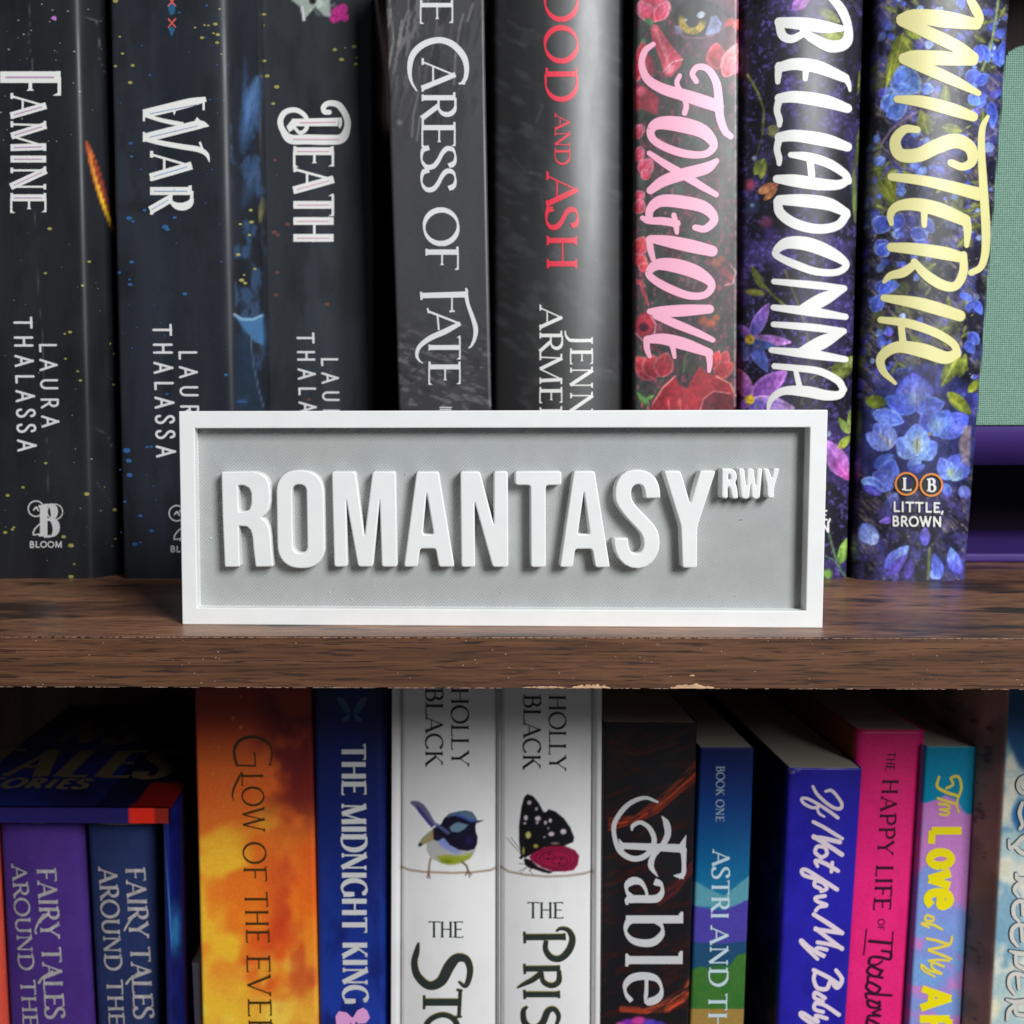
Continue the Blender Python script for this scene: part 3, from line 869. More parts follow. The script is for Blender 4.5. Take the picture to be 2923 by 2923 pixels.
letter(S1, stadium(1120, 704, 1645, 1786, 22), [stadium(1292, 862, 1452, 1618, 14)], raw=True)
letter(S2, [(33, 222), (362, 222), (485, 1125), (595, 222), (915, 222), (938, 1537), (722, 1537), (693, 600), (600, 1535), (395, 1535), (230, 600), (250, 1535), (66, 1537)], r=40)
letter(S2, [(1203, 224), (1508, 224), (1725, 1537), (1510, 1537), (1466, 1285), (1250, 1285), (1215, 1537), (1028, 1537)], [[(1340, 505), (1440, 1092), (1285, 1092)]], r=36)
letter(S3, [(67, 222), (338, 222), (530, 965), (530, 220), (722, 220), (730, 1540), (512, 1540), (262, 630), (272, 1540), (82, 1540)], r=40)
letter(S3, [(820, 219), (1460, 217), (1464, 410), (1245, 412), (1247, 1542), (1040, 1542), (1033, 411), (825, 410)], r=40)
letter(S4, [(-107, 217), (182, 217), (392, 1545), (190, 1545), (147, 1290), (-88, 1290), (-122, 1542), (-300, 1542)], [[(33, 488), (118, 1090), (-52, 1090)]], r=36)
letter(S4, [(462, 560), (466, 450), (492, 360), (540, 280), (620, 222), (700, 202), (780, 197), (870, 208), (950, 245), (1020, 310), (1062, 390), (1080, 470), (1088, 590), (885, 592), (872, 490), (850, 430), (818, 403), (785, 397), (735, 408), (702, 440), (686, 490), (684, 550), (700, 615), (740, 680), (820, 770), (920, 870), (1000, 955), (1050, 1040), (1074, 1130), (1078, 1220), (1066, 1310), (1030, 1400), (970, 1480), (890, 1535), (790, 1560), (690, 1552), (590, 1505), (515, 1425), (468, 1325), (445, 1215), (447, 1143), (640, 1144), (648, 1240), (668, 1308), (705, 1345), (765, 1355), (815, 1335), (846, 1290), (858, 1225), (848, 1140), (815, 1070), (740, 985), (650, 895), (570, 800), (505, 705), (472, 630)], r=14)
letter(S4, [(1133, 213), (1365, 213), (1502, 672), (1635, 211), (1853, 209), (1608, 955), (1597, 1020), (1595, 1551), (1390, 1551), (1372, 1010), (1362, 950)], r=40)
letter(S5, [(390, 243), (540, 240), (610, 260), (655, 305), (674, 370), (670, 440), (638, 500), (665, 560), (682, 650), (690, 785), (650, 800), (590, 798), (566, 740), (552, 640), (528, 578), (500, 590), (503, 770), (470, 798), (400, 785), (384, 740)], [[(512, 345), (540, 350), (552, 400), (545, 445), (515, 455)]], r=28, bev=0.0005)
letter(S5, [(692, 246), (770, 238), (808, 262), (842, 560), (852, 270), (890, 240), (955, 240), (985, 270), (1016, 560), (1030, 270), (1065, 240), (1140, 244), (1092, 770), (1040, 806), (975, 800), (935, 760), (920, 520), (900, 770), (860, 804), (785, 800), (742, 760)], r=26, bev=0.0005)
letter(S5, [(1148, 244), (1230, 238), (1262, 262), (1312, 415), (1335, 262), (1370, 236), (1455, 244), (1366, 560), (1352, 640), (1355, 775), (1310, 796), (1245, 785), (1222, 740), (1216, 560)], r=26, bev=0.0005)
# small blobs and scars left by the printing
VV = []; FF = []; r = random.Random(21)
spots = [(781, 1340), (602, 1536), (1159, 1352), (1017, 1516), (2118, 1482), (1004, 1710), (1768, 1358), (1600, 1408), (1770, 1536), (2113, 1483), (1380, 1514), (2100, 1700), (940, 1690), (1430, 1690)]
for (x, y) in spots:
    s_ = r.uniform(1.5, 2.8); px = np.array([x-s_, x+s_*0.4, x+s_, x-s_*0.3]); py = np.array([y-s_*0.5, y-s_, y+s_*0.6, y+s_])
    lx, lz = slocal(px, py, DEP)
    b = len(VV); VV += [(lx[i], DEP-0.00012, lz[i]) for i in range(4)]+[(lx.mean(), DEP-0.0006, lz.mean())]
    FF += [(b, b+1, b+4), (b+1, b+2, b+4), (b+2, b+3, b+4), (b+3, b, b+4)]
o = sign_mesh('print_nub', VV, FF, WHITE); o['kind'] = 'stuff'
# ------------------------------------------------------------------ print and ink materials
MATTE = mat_print('matte_laminate_print', rough=0.42, spec=0.33, bump=0.10)
SATIN = mat_print('satin_print', rough=0.30, spec=0.5, bump=0.08)
JACKET = mat_print('glossy_jacket_print', rough=0.40, spec=0.42, bump=0.12, scratch=0.2)
SOFT = mat_print('uncoated_print', rough=0.55, spec=0.35, bump=0.05)
CLOTH = mat_print('book_cloth', rough=0.85, spec=0.15, cloth=0.5)
def ink(name, rgb, rough=0.38, **k): return mat_plain(name, rgb, rough, var=0.03, **k)
I_WHITE = ink('ink_white', (236, 236, 232)); I_SILVER = ink('ink_soft_white', (222, 222, 224))
I_CREAM = ink('ink_cream_yellow', (232, 226, 158)); I_PINK = ink('ink_pink', (246, 176, 200)); I_RED = ink('ink_red', (232, 50, 74))
I_LILAC = ink('ink_lilac_line', (205, 170, 205)); I_ICE = ink('ink_ice_blue_line', (178, 200, 226)); I_ROSE = ink('ink_rose_line', (238, 190, 212))
I_GREYT = ink('ink_light_grey', (205, 205, 205)); I_BLUSH = ink('ink_blush_white', (232, 214, 226))
I_BLACK = ink('ink_black', (26, 24, 28)); I_DARK = ink('ink_dark_green_grey', (44, 52, 48)); I_GOLD = ink('ink_dull_gold', (140, 130, 66))
I_YEL = ink('ink_yellow', (246, 228, 12)); I_YEL2 = ink('ink_soft_yellow', (236, 214, 70)); I_WINE = ink('ink_dark_wine', (52, 10, 40))
I_ORANGE = ink('ink_orange_ring', (232, 146, 70)); I_FLECKY = ink('ink_yellow_fleck', (158, 154, 84)); I_FLECKB = ink('ink_blue_fleck', (48, 96, 150))
I_FLECKW = ink('ink_pale_fleck', (150, 148, 130)); I_FLECKR = ink('ink_rust_fleck', (104, 66, 58)); I_TEALG = ink('ink_teal_outline', (70, 96, 104))
I_BROWN = ink('ink_brown', (58, 44, 10)); I_PALE = ink('ink_pale_stone', (214, 210, 202))
FOIL = mat_plain('silver_foil', (196, 190, 190), 0.38, 0.5, metal=0.35, var=0.25, scale=500, bump=0.4, bscale=900)
BOOKS = 0.110
ZL = -0.30
FLECK = {'y': I_FLECKY, 'b': I_FLECKB, 'w': I_FLECKW, 'r': I_FLECKR}
def flecks(book, spec):
    for k, pts in spec.items():
        i = Ink()
        for p in pts: i.disc(p[0], p[1], p[2]*0.95, p[2]*0.62)
        i.lay(book, 'fleck_print', FLECK[k], 0.00008)

# ---- 1 leftmost black paperback
def paint_black(tint, smudge):
    def f(P):
        P.c[:] = tint
        P.noise([t*1.35 for t in tint], 90, 500, 0.4, 0.75, 0.6, seed=3)
        P.noise([t*0.6 for t in tint], 60, 160, 0.5, 0.8, 0.5, seed=9)
        for s in smudge: P.blob(*s)
    return f
def pf(P):
    paint_black((32, 34, 38), [])(P)
    P.line([(82, 0), (86, 60), (80, 110), (92, 170), (95, 250)], 1.2, (96, 98, 102), 1.5, 0.7)
    P.line([(98, 600), (104, 680), (106, 760), (112, 860), (122, 960), (126, 1200), (138, 1290), (136, 1440)], 1.4, (92, 94, 100), 2, 0.7)
    P.line([(230, 42), (275, 60), (290, 60), (300, 40)], 1.2, (110, 112, 124), 1.5, 0.7)
    P.line([(276, 62), (284, 120), (282, 160), (300, 210)], 1.2, (110, 112, 124), 1.5, 0.7)
    P.line([(262, 1215), (290, 1232), (312, 1250), (322, 1285)], 1.6, (120, 120, 130), 2.5, 0.6)
    P.line([(275, 1375), (296, 1405), (318, 1435)], 1.4, (100, 100, 112), 2.5, 0.5)
    P.petal(246, 400, 326, 672, 13, (206, 96, 60), (236, 214, 30), (150, 60, 40), soft=3)
    P.petal(262, 440, 324, 640, 7, (150, 60, 40), (110, 50, 40), soft=3)
b1 = Book('book', 'leftmost black paperback on the upper shelf with white FAMINE lettering and gold flecks', [(-75, 0), (-30, 1640)], [(305, 0), (345, 1640)], BOOKS, 0.0, 0.242,
          prof=p_bevelR(0.835, 0.011), paint=pf, mat=MATTE, step=0.0006, zfine=(0.0, 0.236), group='upper shelf books')
t = Ink(); il = Ink()
boxed(t, [('F', 512, 690, 2, 440), ('A', 680, 858), ('M', 872, 1105), ('I', 1118, 1192), ('N', 1205, 1388), ('E', 1398, 1545)], 78, 336, I1, thick=0.19, thin=0.055, serif=0.085, inline=il, spur=2.2)
t.lay(b1, 'title_lettering', I_WHITE); il.lay(b1, 'inline_lettering', I_LILAC, 0.0004)
t = Ink(); text(t, 'THALASSA', (41, 905), (53, 1289), (90, 905), (103, 1289), thick=0.13, thin=0.13, serif=0, gap=0.42, cap=True)
text(t, 'LAURA', (114, 978), (122, 1221), (160, 978), (168, 1221), thick=0.13, thin=0.13, serif=0, gap=0.40, cap=True)
t.lay(b1, 'author_lettering', I_SILVER)
def bloom(book, dx, dy):
    t = Ink()
    text(t, 'B', (112+dx, 1531+dy), (166+dx, 1531+dy), (112+dx, 1442+dy), thick=0.24, thin=0.05, serif=0.12)
    t.ring(103+dx, 1452+dy, 22, 3.5); t.ring(157+dx, 1461+dy, 22, 3.0)
    t.brush([(120+dx, 1490+dy, 3), (100+dx, 1510+dy, 4), (96+dx, 1526+dy, 4), (112+dx, 1524+dy, 3)])
    t.brush([(96+dx, 1456+dy, 3), (104+dx, 1448+dy, 5), (110+dx, 1458+dy, 3)])
    text(t, 'BLOOM', (84+dx, 1562+dy), (178+dx, 1562+dy), (84+dx, 1546+dy), thick=0.2, thin=0.2, serif=0, gap=0.12, cap=True)
    t.lay(book, 'emblem_print', I_GREYT)
bloom(b1, 0, 0)
r = random.Random(4)
fy = [(142, 625+28, 7), (130, 780, 5), (200, 948, 6), (185, 953, 4), (187, 1024, 4), (236, 815, 5), (255, 747, 5), (290, 800, 7), (290, 910, 4), (312, 981, 6), (325, 1010, 4), (300, 1019, 4), (325, 1098, 5), (248, 1410, 8), (66, 1391, 5), (22, 1414, 6), (15, 1520, 6), (36, 1511, 5), (182, 1532, 7), (203, 1557, 9), (203, 1646, 8), (328, 1455, 7), (302, 1390, 5), (222, 1060, 4), (230, 1086, 5), (131, 1322, 5), (40, 1505, 4), (212, 1610, 4), (330, 1538, 4)]
fw_ = [(120, 12, 3), (150, 29, 3), (194, 32, 3.5), (53, 58, 3), (68, 98, 3.5), (25, 141, 3.5), (89, 87, 2.5), (212, 147, 3.5), (172, 123, 2), (160, 172, 2), (267, 148, 2.5), (275, 192, 3), (228, 262, 3), (210, 237, 2.5), (63, 339, 3), (10, 400, 2), (3, 321, 3), (252, 27, 2.5), (142, 62, 2.5), (276, 390, 4), (292, 384, 3), (262, 1310, 3)] + [(r.uniform(0, 330), r.uniform(0, 1620), r.uniform(1, 2.3)) for _ in range(60)]
flecks(b1, {'y': fy, 'w': fw_})
i = Ink(); i.poly([(145, 52), (155, 45), (162, 50), (160, 60), (152, 57)]); i.lay(b1, 'petal_print', ink('ink_violet', (186, 120, 200)))

# ---- 2 black paperback with blue cloth figure on the flank
def pw(P):
    paint_black((34, 38, 46), [(420, 590, 120, 30, (26, 28, 34), 0, 0.9, 0.8), (500, 640, 90, 26, (40, 42, 50), 0, 0.9, 0.5)])(P)
    P.line([(505, 0), (512, 600), (520, 1100)], 1.5, (40, 42, 48), 3, 0.6)
    m = (P.x > 650+P.y*0.022)*1.0
    P.noise((60, 90, 130), 26, 60, 0.52, 0.72, 0.7, seed=4, mask=m*sstep(80, 300, P.y))
    P.petal(738, 215, 690, 440, 26, (86, 126, 178), (50, 76, 116), soft=22, a=0.75)
    P.petal(735, 470, 690, 600, 20, (70, 96, 130), (40, 60, 90), soft=20, a=0.5)
    P.petal(752, 560, 742, 640, 9, (120, 120, 90), (170, 160, 80), soft=6, a=0.6)
    P.poly([(668, 898), (695, 912), (735, 908), (752, 895), (752, 985), (725, 975), (705, 948), (690, 930)], (70, 116, 160), 6, 0.9)
    P.line([(668, 897), (690, 911), (722, 912), (748, 900)], 6, (150, 190, 220), 5, 0.9)
    P.poly([(690, 940), (718, 970), (730, 1050), (752, 1160), (752, 1175), (674, 1175), (672, 960)], (36, 52, 70), 8, 0.75)
    P.line([(716, 960), (722, 1030), (738, 1110), (752, 1160)], 4, (80, 110, 140), 4, 0.7)
    P.blob(690, 1146, 22, 6, (60, 90, 150), 0, 0.7, 0.8)
    P.blob(752, 960, 18, 60, (70, 120, 170), 0, 0.8, 0.6)
b2 = Book('book', 'black paperback with white WAR lettering and blue flecks, second from left on the upper shelf', [(317, 0), (355, 1640)], [(733, 0), (766, 1640)], BOOKS, 0.0, 0.242,
          prof=p_bevelR(0.805, 0.012), paint=pw, mat=MATTE, step=0.0006, zfine=(0.0, 0.236), group='upper shelf books')
t = Ink(); il = Ink()
for st in ([(1495, 720, 34), (1380, 745, 62), (1200, 790, 66), (1050, 825, 62)], [(1048, 835, 26), (1180, 875, 30), (1330, 905, 34)],
           [(1515, 915, 8), (1450, 905, 60), (1300, 940, 64), (1160, 975, 66), (1050, 1000, 60)], [(1050, 1010, 30), (1180, 1040, 36), (1320, 1065, 38), (1440, 1085, 40), (1500, 1120, 30), (1520, 1175, 6)]):
    t.brush(I1(st), cap=False)
for a, b_ in (((1478, 705), (1478, 800)), ((1045, 795), (1045, 880)), ((1045, 958), (1045, 1030)), ((1450, 1030), (1480, 1110))):
    t.strip(I1([a, b_]), [6, 6])
t.poly(I1([(1265, 750), (1280, 795), (1265, 840), (1250, 795)])); t.poly(I1([(1430, 850), (1480, 905), (1400, 900)]))
il.strip(I1([(1430, 760), (1090, 825)]), [2, 2]); il.strip(I1([(1440, 912), (1090, 995)]), [2, 2])
boxed(t, [('A', 1100, 1308), ('R', 1342, 1545)], 1090, 1392, I1, thick=0.19, thin=0.055, serif=0.085, inline=il, spur=2.2)
t.lay(b2, 'title_lettering', I_WHITE); il.lay(b2, 'inline_lettering', I_ICE, 0.0004)
t = Ink(); text(t, 'THALASSA', (438, 926), (449, 1306), (488, 926), (500, 1306), thick=0.13, thin=0.13, serif=0, gap=0.42, cap=True)
text(t, 'LAURA', (512, 999), (520, 1240), (560, 999), (568, 1240), thick=0.13, thin=0.13, serif=0, gap=0.40, cap=True)
t.lay(b2, 'author_lettering', I_SILVER)
bloom(b2, 402, 13)
t = Ink()
for yy in (4, 65): t.strip([(480, yy-12), (502, yy+14)], [4, 3]); t.strip([(502, yy-12), (480, yy+14)], [4, 3])
t.lay(b2, 'cross_print', ink('ink_coral', (226, 96, 90)))
t = Ink(); t.poly([(478, 14), (490, 8), (502, 16), (498, 40), (486, 44)]); t.poly([(480, 80), (492, 76), (500, 84), (490, 106)]); t.lay(b2, 'plume_print', ink('ink_deep_blue', (36, 92, 128)))
flecks(b2, {'b': [(369, 623, 9), (380, 632, 5), (472, 648, 10), (478, 655, 7), (413, 600, 6), (499, 621, 6), (376, 748, 7), (340, 778, 6), (372, 812, 7), (370, 798, 4), (528, 839, 7), (373, 409, 6), (376, 447, 5), (362, 1286, 11), (368, 1315, 9), (370, 1356, 9), (420, 1276, 5), (432, 1275, 5), (401, 1472, 7), (433, 1515, 7), (385, 1553, 8), (402, 1548, 4), (357, 1432, 5), (428, 214, 4), (590, 16, 4), (512, 36, 4), (477, 1125, 5), (405, 130, 3), (645, 1070, 6)]+[(r.uniform(340, 660), r.uniform(0, 1600), r.uniform(1.2, 3)) for _ in range(50)],
          'y': [(615, 69, 7), (622, 99, 7), (577, 108, 6), (620, 122, 6), (595, 73, 4), (584, 72, 4), (610, 95, 4), (557, 79, 4), (627, 26, 4), (330, 3, 8), (342, 105, 4), (379, 187, 6), (350, 153, 5), (330, 189, 5), (372, 236, 7), (632, 155, 3), (680, 727, 7), (690, 800, 8), (700, 808, 6), (718, 634, 7), (686, 640, 5), (712, 671, 5), (716, 600, 6), (728, 768, 5), (697, 785, 4)]})

# ---- 3 black paperback, lit on its left half
def pd(P):
    paint_black((42, 46, 52), [])(P)
    P.noise((150, 168, 150), 14, 14, 0.44, 0.6, 0.95, seed=21, octv=3, mask=sstep(50, 20, np.hypot((P.x-905)/1.5, (P.y+5)/1.25)))
    P.poly([(832, 0), (858, 20), (866, 60), (880, 42), (900, 20), (925, 45), (945, 50), (942, 10), (935, -10), (832, -10)], (196, 208, 196), 6, 0.75)
    P.blob(892, 2, 14, 14, (20, 22, 20), 0, 0.5, 0.95)
    P.line([(862, 20), (868, 58)], 6, (210, 214, 222), 4)
    for (x, y, q) in ((966, 38, 24), (978, 26, 18), (955, 52, 16), (985, 50, 14)): P.blob(x, y, q, q, (206, 44, 148), 0, 0.35)
    P.noise((140, 20, 96), 8, 8, 0.5, 0.6, 0.8, seed=8, mask=sstep(30, 22, np.hypot(P.x-968, P.y-38)))
b3 = Book('book', 'black paperback with white DEATH lettering and a bone and pink flower motif at its top', [(742, 0), (764, 1160)], [(1066, 0), (1072, 1160)], 0.136, 0.0, 0.250,
          prof=p_flat(0.0012), paint=pd, mat=MATTE, step=0.0006, zfine=(0.0, 0.249), group='upper shelf books')
t = Ink(); il = Ink()
t.brush(I2([(610, 815, 36), (575, 812, 36), (570, 775, 38), (610, 750, 40), (680, 765, 46), (735, 850, 46), (740, 930, 48), (700, 1005, 66), (600, 1015, 72), (450, 1012, 72), (330, 1010, 66), (275, 950, 44), (255, 880, 42), (290, 815, 40), (370, 800, 36), (440, 850, 32), (445, 930, 30), (400, 965, 26), (365, 935, 22)]))
t.strip(I2([(345, 890), (700, 885)]), [21, 24]); t.poly(I2([(680, 850), (705, 880), (688, 935), (670, 905)])); t.poly(I2([(300, 920), (345, 860), (380, 870), (370, 925), (320, 960)]))
il.strip(I2([(400, 890), (660, 886)]), [3, 3]); il.strip(I2([(350, 1010), (690, 1012)]), [3, 3])
boxed(t, [('E', 1058, 1212), ('A', 1208, 1400), ('T', 1402, 1572), ('H', 1566, 1765)], 350, 642, I2, thick=0.19, thin=0.06, serif=0.085, inline=il, spur=2.2)
t.lay(b3, 'title_lettering', I_WHITE); il.lay(b3, 'inline_lettering', I_ROSE, 0.0004)
t = Ink(); text(t, 'THALASSA', (849, 950), (860, 1311), (895, 950), (906, 1311), thick=0.13, thin=0.13, serif=0, gap=0.42, cap=True)
text(t, 'LAURA', (918, 1019), (927, 1248), (963, 1019), (970, 1248), thick=0.13, thin=0.13, serif=0, gap=0.40, cap=True)
t.lay(b3, 'author_lettering', I_SILVER)
flecks(b3, {'y': [(746, 73, 10), (754, 41, 6), (755, 174, 6), (763, 217, 7), (790, 248, 8), (956, 142, 7), (1011, 133, 8), (975, 170, 8), (1016, 183, 7), (1018, 165, 4), (780, 296, 6), (985, 137, 3)],
            'r': [(783, 663, 9), (793, 671, 7), (821, 640, 8), (791, 778, 7), (785, 457, 6), (788, 842, 7), (933, 868, 8), (790, 500, 3), (882, 1140, 7), (945, 1060, 4), (755, 812, 5)]})

# ---- 4 grey-black paperback with feathers
def pc(P):
    P.c[:] = (60, 60, 63)
    up = sstep(1300, 500, P.x*0+P.y+P.x*0.2-200)
    P.noise((128, 124, 124), 9, 60, 0.52, 0.66, 0.75, seed=31, octv=3, rot=0.16, mask=sstep(420, 120, P.y)*sstep(1400, 1120, P.x+P.y*0.3))
    P.noise((40, 40, 44), 14, 70, 0.54, 0.7, 0.7, seed=33, octv=3, rot=0.18, mask=sstep(520, 200, P.y))
    P.noise((120, 118, 118), 30, 9, 0.55, 0.68, 0.6, seed=35, octv=3, rot=0.35, mask=sstep(850, 1050, P.y))
    P.noise((44, 44, 46), 40, 14, 0.5, 0.7, 0.6, seed=37, octv=3, rot=0.3, mask=sstep(850, 1000, P.y))
    for pts in ([(1118, 60), (1125, 120), (1108, 200), (1106, 250)], [(1165, 30), (1148, 80), (1138, 130)], [(1195, 260), (1180, 330), (1176, 390)], [(1200, 330), (1190, 400)], [(1322, 40), (1310, 90), (1300, 160)], [(1350, 10), (1335, 60)], [(1300, 160), (1296, 240)]):
        P.line(pts, 5, (148, 144, 140), 6, 0.6)
    P.blob(1140, 350, 14, 12, (130, 128, 126), 40, 0.8, 0.7)
    P.line([(1377, 0), (1384, 500), (1398, 1160)], 3.5, (150, 150, 152), 3, 0.8)
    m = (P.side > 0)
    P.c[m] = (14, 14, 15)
b4 = Book('book', 'charcoal paperback with grey feather print and white serif CARESS OF FATE lettering', [(1100, 0), (1138, 1160)], [(1382, 0), (1403, 1160)], 0.106, 0.0, 0.242,
          prof=p_flat(0.0008), paint=pc, mat=MATTE, step=0.0005, zfine=(0.0, 0.236), group='upper shelf books')
t = Ink()
boxed(t, [('E', -10, 175)], 1268, 1508, I2, thick=0.13, thin=0.045, serif=0.08)
t.brush(I2([(1245, 662, 10), (1205, 590, 20), (1193, 500, 34), (1215, 400, 44), (1290, 325, 46), (1400, 292, 44), (1500, 320, 46), (1578, 400, 46), (1605, 480, 38), (1600, 560, 30), (1575, 608, 26)]), cap=False)
t.strip(I2([(1548, 606), (1596, 608)]), [5, 5])
boxed(t, [('A', 425, 665), ('R', 662, 880), ('E', 878, 1068), ('S', 1062, 1232), ('S', 1225, 1396)], 1280, 1525, I2, thick=0.15, thin=0.05, serif=0.075)
boxed(t, [('O', 1510, 1782)], 1298, 1545, I2, thick=0.16, thin=0.06)
boxed(t, [('F', 258, 430)], 1308, 1548, I6, thick=0.16, thin=0.05, serif=0.08)
t.strip(I6([(1275, 620), (1600, 612)]), [15, 17]); t.strip(I6([(1275, 592), (1280, 652)]), [6, 6]); t.strip(I6([(1602, 566), (1610, 600)]), [6, 8])
t.brush(I6([(1600, 590, 28), (1615, 680, 26), (1650, 780, 30), (1672, 860, 34), (1665, 930, 26), (1640, 985, 16), (1618, 1002, 5)]), cap=False)
t.strip(I6([(1500, 630), (1500, 735)]), [4, 5]); t.strip(I6([(1482, 735), (1520, 732)]), [5, 5])
t.strip(I6([(1330, 735), (1560, 825)]), [6, 6]); t.strip(I6([(1322, 712), (1332, 748)]), [5, 5]); t.strip(I6([(1395, 765), (1405, 870)]), [5, 5])
t.brush(I6([(1560, 822, 30), (1450, 880, 40), (1340, 930, 38), (1265, 990, 30), (1245, 1050, 24), (1262, 1090, 14), (1290, 1112, 5)]), cap=False)
boxed(t, [('T', 905, 1088), ('E', 1092, 1268)], 1330, 1562, I6, thick=0.15, thin=0.05, serif=0.08)
t.strip([(1255, 1163), (1290, 1163)], [3, 3]); t.strip([(1255, 1169), (1288, 1169)], [3, 3])
t.lay(b4, 'title_lettering', I_SILVER)

# ---- 5 black hardback, rounded spine
def pa(P):
    P.c[:] = (36, 36, 37)
    P.noise((76, 76, 78), 60, 24, 0.5, 0.75, 0.5, seed=41, rot=0.5)
    P.noise((26, 26, 27), 120, 260, 0.45, 0.7, 0.6, seed=43)
    for pts in ([(1450, 60), (1480, 80), (1520, 88)], [(1450, 110), (1500, 130)], [(1540, 300), (1550, 300), (1530, 350)], [(1465, 450), (1500, 490), (1545, 500)], [(1545, 560), (1552, 600)], [(1625, 590), (1645, 620), (1650, 650)], [(1560, 510), (1580, 540)], [(1680, 1040), (1720, 1055), (1745, 1060)], [(1700, 740), (1720, 780)]):
        P.line(pts, 4, (92, 92, 94), 10, 0.5)
b5 = Book('book', 'black rounded hardback with red AND ASH lettering and white author name', [(1404, 0), (1408, 1160)], [(1792, 0), (1790, 1160)], 0.110, 0.0, 0.240,
          prof=lambda t, w: p_round(0.0075, 0.002)(t, w)+np.where(t > 0.92, (t-0.92)*0.03, 0), paint=pa, mat=mat_print('black_jacket_print', rough=0.42, spec=0.85, bump=0.14, scratch=0.2), step=0.0006, zfine=(0.0, 0.236), hard=True, group='upper shelf books')
t = Ink()
boxed(t, [('O', -140, 157), ('O', 188, 458)], 395, 632, I3, thick=0.17, thin=0.05)
boxed(t, [('D', 488, 742)], 400, 628, I3, thick=0.17, thin=0.05, serif=0.09)
boxed(t, [('A', 825, 950), ('N', 950, 1072), ('D', 1074, 1200)], 467, 576, I3, thick=0.15, thin=0.06, serif=0.10)
boxed(t, [('A', 1250, 1508), ('S', 1505, 1668)], 405, 632, I3, thick=0.17, thin=0.05, serif=0.09)
boxed(t, [('H', 168, 442)], 408, 628, I7, thick=0.17, thin=0.05, serif=0.10)
t.lay(b5, 'title_lettering', I_RED)
t = Ink()
boxed(t, [('A', 690, 868), ('R', 872, 1040), ('M', 1036, 1270), ('E', 1280, 1400), ('N', 1420, 1590)], 356, 520, I7, thick=0.15, thin=0.055, serif=0.09)
boxed(t, [('J', 884, 985), ('E', 1000, 1118), ('N', 1132, 1300), ('N', 1315, 1490)], 578, 742, I7, thick=0.15, thin=0.055, serif=0.09)
t.lay(b5, 'author_lettering', I_WHITE)

